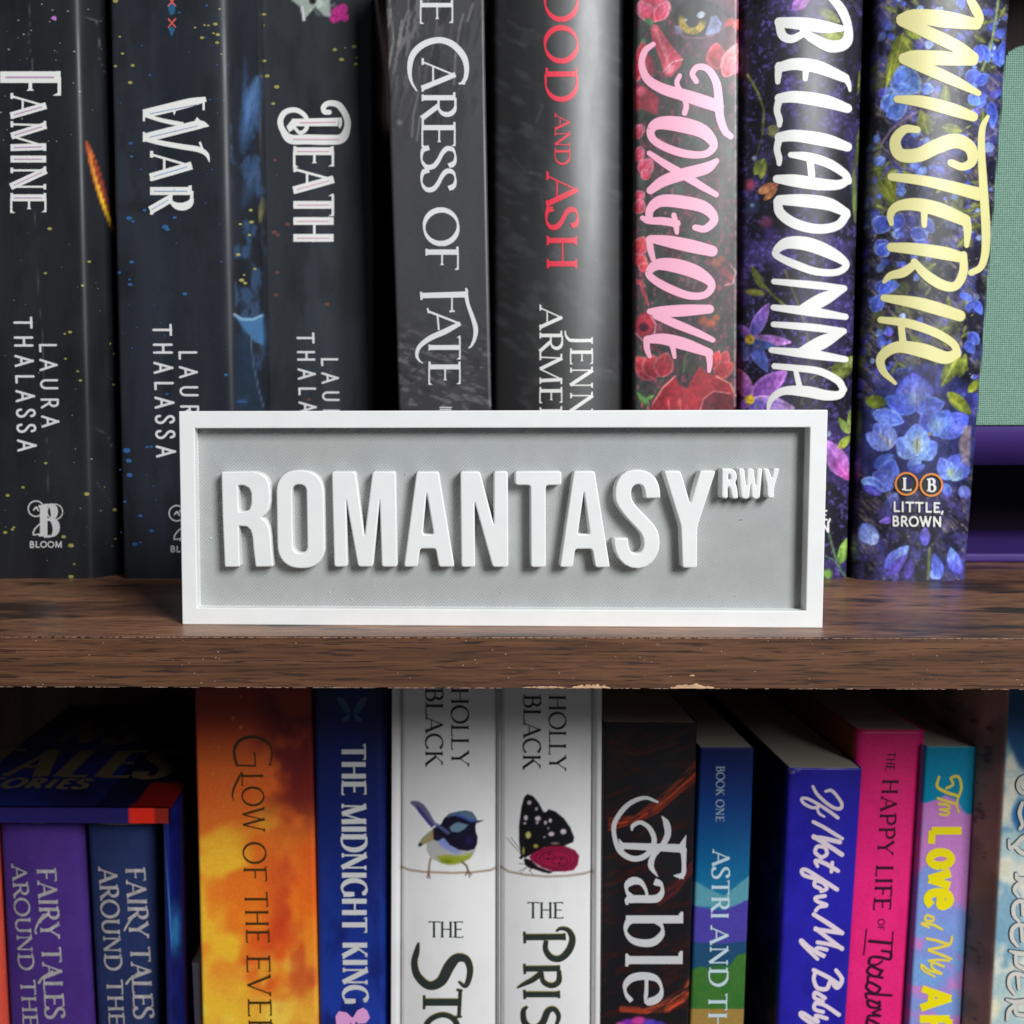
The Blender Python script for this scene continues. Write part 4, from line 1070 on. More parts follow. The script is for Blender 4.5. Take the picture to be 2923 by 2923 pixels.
# ---- 6 foxglove spine
def pfx(P):
    P.c[:] = (62, 70, 66)  # grey haze reflected by the black jacket is mixed into this base
    P.noise((84, 50, 62), 60, 60, 0.42, 0.66, 0.8, seed=51)
    P.noise((40, 46, 42), 30, 60, 0.48, 0.68, 0.6, seed=53)
    P.noise((70, 92, 62), 10, 60, 0.62, 0.74, 0.5, seed=55, rot=0.3)
    P.noise((170, 70, 96), 10, 16, 0.66, 0.74, 0.6, seed=57, octv=2)
    X = lambda x, y: I3.p(x, y)
    def pet(Z, x0, y0, x1, y1, w, c0, c1, c2=None, **k):
        a = Z.p(x0, y0); b = Z.p(x1, y1); P.petal(a[0], a[1], b[0], b[1], w/2.542, c0, c1, c2, soft=k.get('soft', 3), rib=k.get('rib'), a=k.get('a', 1))
    RD, PK, LP, DK = (196, 40, 66), (228, 96, 130), (246, 160, 180), (110, 20, 44)
    # eye
    P.blob(*X(1560, 150), 105, 92, (86, 54, 74), 10, 0.4)
    P.blob(*X(1500, 130), 78, 62, (34, 34, 40), 8, 0.3)
    P.poly([X(1560, 250), X(1600, 120), X(1640, 110), X(1680, 175), X(1660, 235), X(1600, 265)], (150, 160, 216), 4)
    P.poly([X(1330, 190), X(1380, 180), X(1400, 262), X(1350, 240)], (120, 110, 150), 6)
    P.blob(*X(1465, 150), 42, 39, (26, 28, 24), 0, 0.15)
    cx_, cy_ = X(1465, 150)
    m = sstep(41, 38, np.hypot(P.x-cx_, P.y-cy_))*sstep(17, 22, np.hypot(P.x-cx_, P.y-cy_))*sstep(cy_-14, cy_+6, P.y+0.25*(cx_-P.x))
    P.mix(m, (196, 164, 30)); P.noise((120, 100, 10), 4, 4, 0.5, 0.6, 0.6, 5, 2, mask=m)
    P.blob(*X(1440, 130), 18, 17, (20, 22, 20), 0, 0.3)
    P.blob(*X(1528, 108), 14, 11, (200, 210, 226), -20, 0.3); P.blob(*X(1415, 145), 8, 7, (190, 194, 180), 0, 0.8)
    P.line([X(1340, 120), X(1400, 30), X(1500, 0), X(1620, 30), X(1720, 110), X(1770, 180)], 9, (26, 24, 28), 5)
    P.line([X(1330, 230), X(1420, 275), X(1540, 275), X(1650, 240), X(1700, 190)], 4, (140, 90, 110), 4)
    P.blob(*X(1580, 330), 60, 18, (110, 50, 76), -8, 0.8, 0.8)
    P.poly([X(1640, -20), X(1830, -20), X(1830, 130), X(1760, 80)], (150, 66, 84), 20, 0.8)
    # petals
    pet(I3, 1190, 160, 1170, -60, 130, PK, RD, LP); pet(I3, 1190, 160, 1080, 10, 60, RD, PK, LP); pet(I3, 1200, 150, 1290, 10, 55, RD, PK, LP)
    P.poly([X(1180, 175), X(1210, 180), X(1290, 300), X(1395, 430), X(1385, 470), X(1310, 560), X(1260, 540), X(1235, 440), X(1180, 300), X(1160, 210)], (212, 62, 88), 4)
    P.line([X(1190, 200), X(1270, 380), X(1300, 500)], 12, (238, 128, 142), 14, 0.8); P.blob(*X(1300, 500), 22, 18, (240, 130, 150), -30, 0.6); P.line([X(1255, 520), X(1320, 450), X(1395, 430)], 3, (250, 180, 190), 3)
    pet(I3, 1180, 180, 1120, 130, 22, (70, 130, 80), (50, 100, 60)); P.blob(*X(1110, 300), 12, 12, (70, 130, 84), 0, 0.5)
    pet(I3, 1110, 300, 1060, 600, 45, (228, 60, 76), (200, 30, 50), LP); pet(I3, 1150, 400, 1130, 600, 50, (150, 40, 60), (120, 30, 50), a=0.8)
    P.poly([X(1040, 610), X(1100, 620), X(1220, 700), X(1215, 840), X(1100, 790), X(1040, 800)], (178, 44, 66), 6, 0.9); P.blob(*X(1085, 660), 26, 20, PK, 0, 0.8, 0.8)
    P.poly([X(1730, 130), X(1830, 130), X(1830, 560), X(1690, 560), X(1640, 520), X(1540, 430), X(1600, 330), X(1700, 330)], (120, 36, 52), 10, 0.8)
    pet(I3, 1640, 500, 1640, 310, 75, (150, 24, 36), (206, 50, 60), (232, 120, 130)); pet(I3, 1700, 560, 1800, 310, 70, (206, 60, 76), (246, 160, 160), (255, 190, 196)); pet(I3, 1760, 540, 1820, 420, 35, PK, LP)
    pet(I3, 1700, 190, 1760, 130, 26, RD, (230, 70, 60)); pet(I3, 1760, 200, 1830, 150, 40, (226, 60, 60), (240, 110, 100)); pet(I3, 1800, 330, 1825, 230, 20, RD, PK)
    for (x, y, x1, y1, w) in ((1060, 960, 1115, 910, 40), (1060, 1010, 1085, 900, 40), (1055, 1170, 1115, 1080, 34), (1060, 1130, 1100, 1060, 30), (1090, 1260, 1170, 1150, 60), (1150, 1300, 1100, 1230, 40), (1055, 1440, 1115, 1390, 40), (1060, 1550, 1100, 1440, 50)):
        pet(I3, x, y, x1, y1, w, RD, PK, LP)
    for (x, y, x1, y1, w) in ((1050, 330, 1115, 190, 60), (1060, 400, 1120, 330, 70), (1100, 450, 1130, 380, 40), (1050, 500, 1130, 560, 14), (1090, 540, 1150, 700, 12)):
        pet(I7, x, y, x1, y1, w, RD, (220, 70, 70), LP)
    for (x, y, q) in ((1640, 380, 45), (1680, 350, 30), (1700, 440, 45), (1740, 480, 35), (1660, 560, 30), (1720, 530, 28)):
        c = (190, 90, 56) if y < 400 else (176, 60, 74); P.blob(*I7.p(x, y), q/2.0, q/2.3, c, 20, 0.8, 0.9)
    P.line([I7.p(1740, 390), I7.p(1780, 450), I7.p(1760, 530), I7.p(1700, 545)], 4, LP, 4, 0.8)
    for (x, y, q) in ((1540, 800, 40), (1600, 820, 46), (1640, 780, 30)): P.blob(*I7.p(x, y), q/2, q/2.4, (196, 84, 44), -15, 0.7, 0.9)
    P.blob(*I7.p(1120, 830), 34, 44, (188, 44, 66), 20, 0.4); P.blob(*I7.p(1110, 850), 20, 18, (66, 20, 40), 0, 0.6); P.line([I7.p(1050, 890), I7.p(1110, 950), I7.p(1190, 900), I7.p(1200, 830), I7.p(1160, 760)], 3, LP, 3)
    for (x, y, x1, y1, w) in ((1180, 1230, 1060, 1060, 75), (1200, 1220, 1150, 1040, 80), (1240, 1210, 1280, 1030, 75)): pet(I7, x, y, x1, y1, w, (130, 20, 40), (220, 66, 76), (236, 130, 140))
    for (x, y, x1, y1, w) in ((1640, 1190, 1720, 1020, 60), (1620, 1200, 1770, 1110, 60), (1600, 1150, 1660, 1020, 40)): pet(I7, x, y, x1, y1, w, (150, 26, 40), (232, 60, 66), (240, 130, 120))
    P.line([I7.p(1400, 1180), I7.p(1410, 1080), I7.p(1440, 1000)], 5, (90, 120, 70), 4, 0.8)
    P.poly([I7.p(1150, 1470), I7.p(1190, 1370), I7.p(1260, 1270), I7.p(1340, 1200), I7.p(1370, 1270), I7.p(1440, 1300), I7.p(1460, 1470)], (178, 38, 54), 5); P.line([I7.p(1180, 1400), I7.p(1250, 1290), I7.p(1340, 1205)], 5, (240, 130, 130), 4); P.noise((232, 90, 96), 10, 50, 0.52, 0.64, 0.8, 61, mask=sstep(1150, 1165, P.y+20)*sstep(1990, 1950, P.x))
    P.poly([I7.p(1430, 1470), I7.p(1440, 1260), I7.p(1520, 1130), I7.p(1560, 1180), I7.p(1680, 1210), I7.p(1760, 1290), I7.p(1785, 1470)], (176, 30, 44), 5); P.line([I7.p(1640, 1205), I7.p(1740, 1260), I7.p(1782, 1350)], 5, (244, 140, 130), 4)
    P.poly([I7.p(1520, 1470), I7.p(1540, 1370), I7.p(1620, 1310), I7.p(1740, 1330), I7.p(1780, 1400), I7.p(1782, 1470)], (110, 18, 34), 4); P.line([I7.p(1520, 1460), I7.p(1545, 1370), I7.p(1620, 1312), I7.p(1740, 1330)], 4, (230, 110, 120), 4)
    P.noise((60, 10, 24), 6, 6, 0.56, 0.62, 0.7, 63, 2, mask=sstep(1148, 1160, P.y)*sstep(2010, 2030, P.x))
    pet(I7, 1150, 1420, 1060, 1320, 22, (60, 120, 60), (120, 170, 90)); pet(I7, 1120, 1380, 1190, 1340, 14, (60, 120, 60), (120, 170, 90))
    P.line([(2100, 0), (2100, 600), (2097, 1160)], 4, (176, 170, 172), 3, 0.85)
    P.worn(0.26, desat=0.10, dark=0.92)
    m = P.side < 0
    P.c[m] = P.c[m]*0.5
b6 = Book('book', 'hardback in a glossy jacket of red foxglove flowers and a painted eye with pink lettering', [(1812, 0), (1807, 1160)], [(2108, 0), (2102, 1160)], 0.107, 0.0, 0.238,
          prof=lambda t, w: p_flat(0.0014)(t, w)+0.0012*np.abs(2*t-1)**2, paint=pfx, mat=JACKET, step=0.00036, zfine=(0.062, 0.234), hard=True, group='upper shelf books')
t = Ink()
for st in ([(1180, 322, 34), (1120, 372, 42), (1097, 470, 46), (1140, 575, 60), (1250, 645, 74), (1400, 690, 84), (1540, 735, 90), (1650, 772, 84)],
           [(1492, 592, 36), (1465, 535, 38), (1505, 487, 42), (1580, 505, 48), (1638, 600, 55), (1655, 720, 60), (1665, 850, 58), (1700, 950, 50), (1742, 990, 42)],
           [(1372, 550, 30), (1352, 605, 34), (1385, 680, 36), (1420, 760, 36), (1408, 822, 36)],
           [(1160, 1382, 54), (1250, 1318, 76), (1380, 1270, 84), (1560, 1222, 80), (1640, 1168, 36)], [(1152, 1112, 34), (1270, 1192, 50), (1400, 1270, 60), (1520, 1345, 50), (1636, 1412, 38)],
           [(1485, 1652, 42), (1560, 1660, 50), (1622, 1590, 60), (1550, 1505, 84), (1380, 1465, 90), (1235, 1460, 82), (1162, 1515, 60), (1152, 1580, 48), (1172, 1600, 44)],
           [(1102, 1582, 32), (1145, 1602, 44), (1250, 1605, 55), (1350, 1622, 55)], [(1330, 1562, 35), (1346, 1640, 40), (1352, 1688, 28)]):
    t.brush(I3(st), grow=1.2)
t.brush(I3([(1165, 940, 62), (1230, 895, 90), (1380, 905, 112), (1540, 955, 100), (1618, 1050, 62), (1560, 1118, 50), (1420, 1118, 58), (1270, 1070, 58), (1178, 1010, 56)]), closed=True, cap=False)
for st in ([(1162, 208, 50), (1280, 225, 80), (1450, 260, 92), (1608, 297, 76)], [(1150, 212, 45), (1162, 290, 46), (1180, 355, 34)],
           [(1590, 718, 60), (1400, 728, 82), (1230, 738, 75), (1155, 735, 40)], [(1200, 765, 50), (1350, 828, 60), (1500, 890, 50), (1612, 942, 36)],
           [(1135, 938, 50), (1250, 935, 76), (1400, 970, 85), (1585, 1035, 58)], [(1582, 1040, 46), (1590, 1105, 40), (1585, 1168, 24)], [(1320, 980, 40), (1335, 1065, 26)], [(1132, 950, 45), (1136, 1010, 40), (1155, 1062, 26)]):
    t.brush(I7(st), grow=1.2)
t.brush(I7([(1148, 450, 52), (1215, 395, 80), (1350, 405, 102), (1500, 455, 96), (1602, 535, 60), (1560, 612, 50), (1440, 620, 56), (1290, 565, 60), (1180, 500, 54)]), closed=True, cap=False)
t.lay(b6, 'title_lettering', I_PINK)

# ---- 7 dark violet botanical hardback
def pbe(P):
    P.c[:] = (32, 30, 46)
    P.noise((64, 50, 116), 70, 90, 0.42, 0.62, 0.75, seed=71)
    P.noise((92, 74, 170), 9, 9, 0.6, 0.7, 0.65, seed=73, octv=2)
    P.noise((22, 22, 30), 50, 120, 0.5, 0.7, 0.8, seed=75)
    Z4, Z8 = I4.p, I8.p
    def st(pts, w, c, Z=Z4, a=0.9): P.line([Z(*p) for p in pts], w/2.35, c, 4, a)
    def pet(Z, x0, y0, x1, y1, w, c0, c1, c2=None, rib=None, a=1):
        p = Z(x0, y0); q = Z(x1, y1); P.petal(p[0], p[1], q[0], q[1], w/2.35, c0, c1, c2, soft=3, rib=rib, a=a)
    OL, OD = (128, 134, 50), (70, 80, 34)
    st([(80, 500), (150, 620), (190, 740), (180, 900)], 14, OL); st([(180, 900), (140, 1040), (130, 1100)], 10, OD)
    pet(Z4, 130, 1170, 190, 1060, 34, (120, 140, 50), OD, rib=(150, 160, 80)); pet(Z4, 170, 1200, 200, 1060, 26, OL, OD)
    pet(Z4, 215, 900, 290, 850, 40, (100, 100, 60), (130, 126, 84))
    pet(Z4, 820, 640, 830, 470, 8, OD, OL); pet(Z4, 810, 1120, 835, 830, 18, OD, (120, 150, 60)); pet(Z4, 800, 1500, 790, 1060, 16, (100, 120, 60), OD)
    pet(Z4, 540, 160, 740, 270, 60, (110, 120, 40), (128, 140, 50), rib=(150, 156, 80)); pet(Z4, 560, 60, 700, 150, 34, OD, OL)
    pet(Z4, 380, 60, 500, -20, 40, (170, 90, 200), (190, 100, 210)); pet(Z4, 390, 60, 440, -30, 26, (150, 80, 190), (180, 100, 200))
    P.blob(*Z4(115, 1380), 24, 26, (44, 52, 86), 0, 0.4); P.blob(*Z4(110, 1375), 9, 9, (120, 130, 170), 0, 0.8)
    P.blob(*Z4(125, 1060), 10, 10, (120, 130, 150), 0, 0.7); P.blob(*Z4(95, 1240), 26, 24, (170, 60, 90), 30, 0.8, 0.9)
    P.blob(*Z4(205, 1490), 30, 26, (130, 50, 96), 0, 0.9, 0.9); P.blob(*Z4(235, 1560), 36, 26, (70, 44, 130), 0, 0.9, 0.8)
    pet(Z4, 150, 1290, 290, 1230, 34, (206, 130, 70), (150, 80, 60)); pet(Z4, 190, 1340, 280, 1260, 22, (196, 120, 60), (160, 90, 60))
    st([(110, 380), (160, 470), (240, 560), (330, 640)], 16, OL, Z8); pet(Z8, 190, 530, 105, 375, 26, OL, OD); pet(Z8, 200, 560, 50, 540, 24, OL, (90, 84, 40))
    st([(330, 400), (400, 580), (470, 780), (500, 960), (440, 1300)], 16, (96, 92, 56), Z8, 0.8); st([(500, 1130), (620, 1060), (760, 1010)], 8, OL, Z8)
    pet(Z8, 640, 1130, 805, 980, 60, OD, (126, 140, 56), rib=(150, 160, 90)); pet(Z8, 640, 1120, 780, 1060, 34, OL, OD)
    def flower(Z, cx, cy, pts, cc):
        for (x, y, w, c0, c1) in pts: pet(Z, cx, cy, x, y, w, c0, c1, tuple(min(255, v+40) for v in c1))
        p = Z(cx, cy); P.blob(p[0], p[1], 17, 17, cc, 0, 0.4)
        for k in range(8): P.blob(p[0]+22*cos(k)+12, p[1]+16*sin(k*1.7)+6, 4, 4, (120, 120, 40), 0, 0.6)
    BL, VI, PU = (60, 66, 160), (150, 90, 200), (96, 50, 140)
    flower(Z8, 95, 865, [(225, 620, 46, BL, VI), (375, 885, 38, VI, (180, 110, 210)), (215, 1085, 48, BL, (70, 90, 190)), (20, 760, 30, PU, VI), (60, 1010, 40, (40, 40, 80), (60, 60, 120)), (330, 950, 26, BL, (50, 90, 150))], (210, 170, 40))
    flower(Z8, 95, 1270, [(345, 1075, 70, PU, (176, 96, 214)), (20, 1060, 50, PU, (170, 90, 150)), (400, 1330, 50, (110, 80, 200), (200, 150, 230)), (20, 1330, 30, PU, VI), (230, 1400, 60, BL, VI)], (222, 178, 30))
    K = K4.p
    def pk(*a, **k): pet(K, *a, **k)
    pk(740, 380, 605, 130, 70, (196, 90, 200), (176, 110, 220), (220, 130, 230)); pk(760, 400, 640, 240, 34, (210, 80, 170), (180, 90, 210))
    pk(760, 90, 690, -20, 26, (170, 200, 90), (110, 140, 50)); pk(760, 90, 770, -80, 20, (180, 200, 100), (100, 130, 50)); pk(690, 190, 770, 100, 28, (190, 190, 60), (110, 140, 50)); pk(700, 960, 745, 790, 36, (90, 130, 50), (150, 190, 80))
    P.line([K(620, 740), K(650, 860), K(700, 1000), K(740, 1050)], 7, (80, 110, 80), 4); P.blob(*K(615, 1030), 20, 20, (110, 160, 60), 0, 0.6); P.blob(*K(625, 90), 8, 12, (150, 160, 200), 20, 0.6)
    P.line([K(600, 910), K(650, 930), K(690, 980)], 3, (90, 120, 110), 3)
    P.worn(0.30, desat=0.16, dark=1.0)
b7 = Book('book', 'rounded violet and black botanical hardback with white brush lettering, just behind the sign\'s right end', [(2116, 0), (2108, 1160)], [(2462, 0), (2414, 1640)], 0.108, 0.0, 0.238,
          prof=p_round(0.0065, 0.002), paint=pbe, mat=JACKET, step=0.00036, zfine=(0.0, 0.234), hard=True, group='upper shelf books')
t = Ink()
for st in ([(292, 150, 62), (450, 160, 82), (600, 182, 76), (708, 192, 40)], [(625, -30, 40), (705, 60, 60), (752, 180, 52), (738, 285, 72), (640, 312, 76), (530, 265, 62), (452, 215, 46)], [(455, 225, 40), (375, 262, 50), (315, 240, 56), (292, 170, 50)],
           [(292, 452, 60), (400, 430, 76), (550, 450, 82), (722, 520, 60)], [(290, 440, 46), (284, 500, 42), (281, 550, 30)], [(470, 460, 42), (465, 530, 30)], [(735, 520, 46), (758, 570, 28), (765, 608, 14)],
           [(292, 660, 60), (400, 650, 76), (600, 680, 82), (748, 727, 58)], [(290, 670, 46), (276, 740, 40), (292, 800, 40), (292, 840, 28)],
           [(292, 920, 60), (400, 910, 76), (600, 940, 82), (748, 985, 58)], [(290, 930, 46), (276, 1000, 40), (290, 1060, 40), (290, 1098, 28)],
           [(368, 1038, 34), (480, 1052, 58), (620, 1095, 60), (728, 1165, 50), (755, 1215, 42)], [(275, 1200, 50), (400, 1212, 80), (560, 1235, 76), (690, 1238, 60), (752, 1205, 46)], [(498, 1080, 44), (508, 1175, 44)],
           [(292, 1340, 60), (450, 1345, 82), (620, 1368, 82), (738, 1425, 54)], [(278, 1350, 50), (300, 1430, 62), (400, 1500, 66), (550, 1535, 60), (680, 1512, 56), (742, 1440, 50)]):
    t.brush(I4(st), grow=1.6)
t.brush(I8([(265, 280, 46), (340, 222, 76), (480, 228, 92), (640, 290, 82), (738, 362, 48), (680, 415, 46), (540, 412, 50), (400, 365, 54), (290, 315, 46)]), closed=True, cap=False)
for st in ([(255, 478, 34), (500, 500, 48), (725, 525, 40)], [(722, 535, 26), (600, 590, 84), (490, 645, 78), (410, 672, 34)], [(252, 652, 36), (500, 680, 60), (735, 715, 38)],
           [(252, 765, 34), (500, 785, 48), (722, 812, 40)], [(720, 820, 26), (600, 875, 84), (490, 928, 78), (410, 955, 34)], [(238, 937, 36), (500, 965, 60), (735, 1000, 38)],
           [(258, 1045, 36), (400, 1058, 40), (560, 1080, 46), (680, 1140, 46), (718, 1195, 42)], [(215, 1345, 18), (235, 1270, 36), (320, 1212, 50), (470, 1215, 70), (600, 1240, 66), (690, 1238, 50), (722, 1200, 42)], [(400, 1070, 30), (428, 1190, 36)]):
    t.brush(I8(st), grow=1.4)
t.lay(b7, 'title_lettering', I_WHITE)
t = Ink(); t.ring(2322, 1392, 33, 5.5); t.ring(2254, 1390, 33, 5.5); t.lay(b7, 'emblem_ring', I_ORANGE)
t = Ink(); text(t, 'LITTLE,', (2222, 1478), (2372, 1484), (2222, 1452), thick=0.2, thin=0.2, serif=0, gap=0.1, cap=True)
text(t, 'BROWN', (2226, 1514), (2368, 1518), (2226, 1486), thick=0.2, thin=0.2, serif=0, gap=0.1, cap=True)
t.lay(b7, 'publisher_lettering', I_WHITE)

# ---- 8 blue blossom hardback
def pwi(P):
    P.c[:] = (36, 36, 58)
    P.noise((70, 72, 150), 60, 60, 0.42, 0.62, 0.8, seed=81)
    P.noise((110, 100, 110), 8, 50, 0.56, 0.70, 0.5, seed=83, rot=-0.9, octv=3)
    P.noise((150, 130, 110), 5, 26, 0.60, 0.72, 0.55, seed=84, rot=-0.8, octv=2)
    P.noise((98, 106, 52), 44, 80, 0.58, 0.68, 0.6, seed=85, mask=sstep(1250, 900, P.y))
    P.noise((20, 20, 32), 40, 60, 0.52, 0.66, 0.8, seed=87)
    rr = random.Random(12)
    B1, B2, B3, LB, VI = (48, 60, 170), (76, 104, 216), (120, 150, 232), (170, 190, 240), (92, 70, 184)
    OL, OD = (120, 132, 44), (72, 84, 30)
    def edge(y): return 2492-(y/1640)*62, 2872-(y/1650)*125
    for k in range(420):
        y = rr.uniform(-20, 1250); l, r_ = edge(y); x = rr.uniform(l, r_)
        an = rr.uniform(0, 2*pi); L = rr.uniform(12, 36)
        near = vnoise(np.array([x/90.]), np.array([y/90.]), 5)[0]
        if rr.random() < 0.22: P.petal(x, y, x+L*1.5*cos(an), y+L*1.5*sin(an), L*0.3, OD, OL, rib=(150, 156, 80), a=0.85)
        elif near > 0.42:
            c0, c1 = rr.choice([(B1, B2), (B2, B3), (VI, B2), (B1, VI), (B3, LB)])
            P.petal(x, y, x+L*cos(an), y+L*sin(an), L*rr.uniform(0.3, 0.5), c0, c1, None, a=rr.uniform(0.6, 0.95))
    for k in range(340):
        y = rr.uniform(0, 1300); l, r_ = edge(y); P.blob(rr.uniform(l, r_), y, rr.uniform(1.5, 4), rr.uniform(1.5, 4), rr.choice([(180, 160, 130), (150, 150, 190), (90, 90, 160)]), 0, 0.6, 0.7)
    Z4, Z8, K = I4.p, I8.p, K4.p
    def pet(Z, x0, y0, x1, y1, w, c0, c1, c2=None, rib=None, a=1):
        p = Z(x0, y0); q = Z(x1, y1); P.petal(p[0], p[1], q[0], q[1], w/2.35, c0, c1, c2, soft=3, rib=rib, a=a)
    # stem and buds on the right
    P.line([Z4(1760, 0), Z4(1745, 120), Z4(1720, 260), Z4(1690, 380), Z4(1650, 470)], 7, (124, 146, 84), 4)
    for (x, y, x1, y1, w) in ((1690, 100, 1650, 60, 16), (1640, 300, 1700, 420, 40), (1620, 300, 1640, 420, 40), (1780, 190, 1775, 260, 22), (1800, 280, 1770, 450, 40), (1740, 330, 1760, 440, 30), (1500, -20, 1520, 60, 30), (1540, 540, 1640, 480, 50), (1600, 560, 1700, 500, 40), (1620, 720, 1670, 650, 30), (1710, 680, 1725, 860, 38), (1500, 900, 1560, 960, 30)):
        pet(Z4, x, y, x1, y1, w, B1, B2, B3)
    for (x, y, x1, y1, w) in ((1040, 480, 1240, 610, 110), (1080, 560, 1160, 450, 60), (1000, 750, 1070, 620, 60), (1010, 780, 1150, 700, 60), (1240, 590, 1330, 600, 40), (1390, 560, 1420, 680, 0.1), (1560, 640, 1640, 700, 40)):
        pet(Z4, x, y, x1, y1, w, B2, (84, 130, 220), LB, a=0.9)
    for (x, y, x1, y1, w) in ((1090, 240, 1010, 590, 34), (1120, 220, 1060, 480, 44), (1180, 350, 1110, 240, 40), (1400, 720, 1410, 570, 34), (1290, 900, 1240, 740, 50), (1380, 850, 1520, 880, 36), (1020, 1150, 1060, 1340, 40), (960, 1200, 1060, 1360, 40), (1130, 170, 1240, 260, 40)):
        pet(Z4, x, y, x1, y1, w, OD, (132, 140, 40), rib=(160, 160, 60))
    P.line([Z4(980, 960), Z4(1050, 860), Z4(1180, 770), Z4(1240, 740)], 8, (120, 100, 120), 5, 0.8); P.line([Z4(1600, 950), Z4(1680, 930), Z4(1740, 890)], 7, (116, 110, 140), 5, 0.7)
    for (x, y, x1, y1, w) in ((1000, 40, 950, 160, 70), (1130, 90, 1040, 60, 60), (1240, 60, 1330, 150, 50), (1170, 140, 1290, 180, 50), (950, 200, 1020, 310, 60), (960, 310, 1010, 220, 50)): pet(Z8, x, y, x1, y1, w, B1, B2, LB, a=0.9)
    for (x, y, x1, y1, w) in ((930, 520, 1100, 500, 50), (920, 680, 980, 560, 50), (960, 560, 1060, 470, 40), (1500, 560, 1600, 610, 24), (1600, 600, 1650, 700, 28), (1540, 660, 1620, 600, 22), (1560, 820, 1630, 900, 40), (1540, 880, 1600, 960, 36)): pet(Z8, x, y, x1, y1, w, B1, B2, B3, a=0.9)
    # large blossoms at the foot
    def big(Z, cx, cy, pts, yc=(216, 208, 150)):
        for (x, y, w, c0, c1, c2) in pts: pet(Z, cx, cy, x, y, w, c0, c1, c2)
        p = Z(cx, cy)
    P.poly([(2440, 1195), (2480, 1130), (2560, 1050), (2700, 1040), (2790, 1120), (2790, 1300), (2750, 1390), (2500, 1400), (2450, 1330)], (40, 44, 110), 30, 0.8)
    pet(Z8, 1500, 960, 1380, 1180, 50, OL, OD, rib=(160, 160, 70)); pet(Z8, 1500, 1120, 1540, 960, 34, OD, OL); pet(Z8, 870, 1280, 1020, 1290, 46, (130, 150, 40), OD); pet(Z8, 1420, 1220, 1580, 1370, 44, (150, 160, 40), OD); pet(Z8, 1560, 1220, 1640, 1130, 30, (150, 160, 40), OD)
    pet(Z8, 1215, 1340, 1180, 1090, 130, (120, 130, 216), (70, 80, 190), (60, 70, 180)); pet(Z8, 1210, 1340, 1000, 1260, 70, (80, 100, 220), (60, 76, 196), (80, 120, 226)); pet(Z8, 1210, 1340, 1400, 1290, 70, (90, 110, 226), (60, 80, 200), (130, 160, 240))
    P.blob(*Z8(1190, 1260), 24, 36, (150, 180, 236), 0, 0.9, 0.8); P.line([Z8(1213, 1210), Z8(1215, 1340)], 3, (120, 90, 110), 3, 0.8)
    pet(Z8, 920, 1360, 1130, 1420, 60, (90, 116, 224), (70, 90, 200), (140, 170, 240))
    pet(Z8, 1340, 1500, 1560, 1380, 90, (96, 110, 220), (52, 66, 190), (90, 110, 220)); pet(Z8, 1330, 1500, 1250, 1360, 70, (70, 90, 210), (60, 70, 190), (110, 140, 236)); pet(Z8, 1320, 1510, 1430, 1340, 80, (90, 130, 220), (60, 84, 200), (96, 120, 226)); P.blob(*Z8(1350, 1440), 30, 34, (140, 180, 230), 30, 0.9, 0.8); P.blob(*Z8(1300, 1500), 10, 8, (170, 150, 90), 0, 0.8)
    K_ = K
    pet(K_, 1050, 180, 870, 90, 66, (150, 160, 226), (80, 100, 210), (110, 140, 236)); pet(K_, 1050, 180, 930, 20, 76, (130, 150, 226), (76, 90, 204), (120, 140, 232)); pet(K_, 1030, 190, 1010, 10, 60, (150, 165, 226), (80, 96, 206), (120, 150, 236)); P.line([K(960, 90), K(1050, 175)], 4, (170, 150, 90), 4, 0.8)
    pet(K_, 1215, 240, 1080, 120, 80, (140, 170, 236), (76, 100, 216), (140, 170, 240)); pet(K_, 1215, 240, 1350, 150, 76, (120, 160, 232), (66, 90, 210), (130, 160, 240)); pet(K_, 1215, 240, 1210, 20, 90, (150, 190, 230), (90, 120, 226), (110, 140, 236)); P.blob(*K(1215, 160), 18, 30, (190, 200, 180), 0, 0.8, 0.9); P.line([K(1215, 130), K(1216, 220)], 4, (150, 130, 40), 3)
    pet(K_, 1430, 60, 1560, 0, 60, (96, 110, 220), (60, 76, 196)); pet(K_, 1440, 400, 1530, 220, 90, (110, 130, 226), (64, 76, 196), (84, 100, 220)); pet(K_, 1440, 400, 1370, 250, 60, (110, 150, 230), (76, 84, 206), (130, 150, 236)); pet(K_, 1440, 400, 1500, 300, 60, (150, 190, 220), (90, 110, 220)); P.blob(*K(1440, 350), 14, 18, (160, 190, 160), 0, 0.8)
    pet(K_, 930, 320, 1060, 230, 50, (60, 84, 200), (90, 120, 230)); pet(K_, 1000, 420, 1060, 260, 70, (76, 100, 220), (60, 80, 200), (120, 150, 236)); pet(K_, 1060, 450, 920, 350, 80, (100, 120, 226), (64, 76, 190), (110, 130, 230)); pet(K_, 840, 400, 1000, 450, 44, (110, 150, 230), (60, 70, 190), (150, 180, 240)); pet(K_, 850, 440, 980, 500, 30, (60, 60, 170), (90, 80, 200)); pet(K_, 1160, 340, 1240, 250, 46, (60, 80, 200), (130, 170, 236)); pet(K_, 1180, 340, 1270, 300, 30, (60, 70, 190), (90, 120, 226)); pet(K_, 1000, 660, 1080, 480, 50, (84, 66, 180), (110, 140, 226)); pet(K_, 1400, 420, 1430, 520, 34, (90, 130, 226), (76, 70, 180)); pet(K_, 1510, 440, 1560, 530, 40, (110, 130, 220), (80, 80, 170))
    # dark foot with seeds and hanging petals
    P.noise((26, 26, 34), 30, 40, 0.35, 0.5, 0.75, seed=91, mask=sstep(1400, 1450, P.y)*sstep(2640, 2560, np.abs(P.x-2600)*0.6+P.y*0+2540))
    rr2 = random.Random(5)
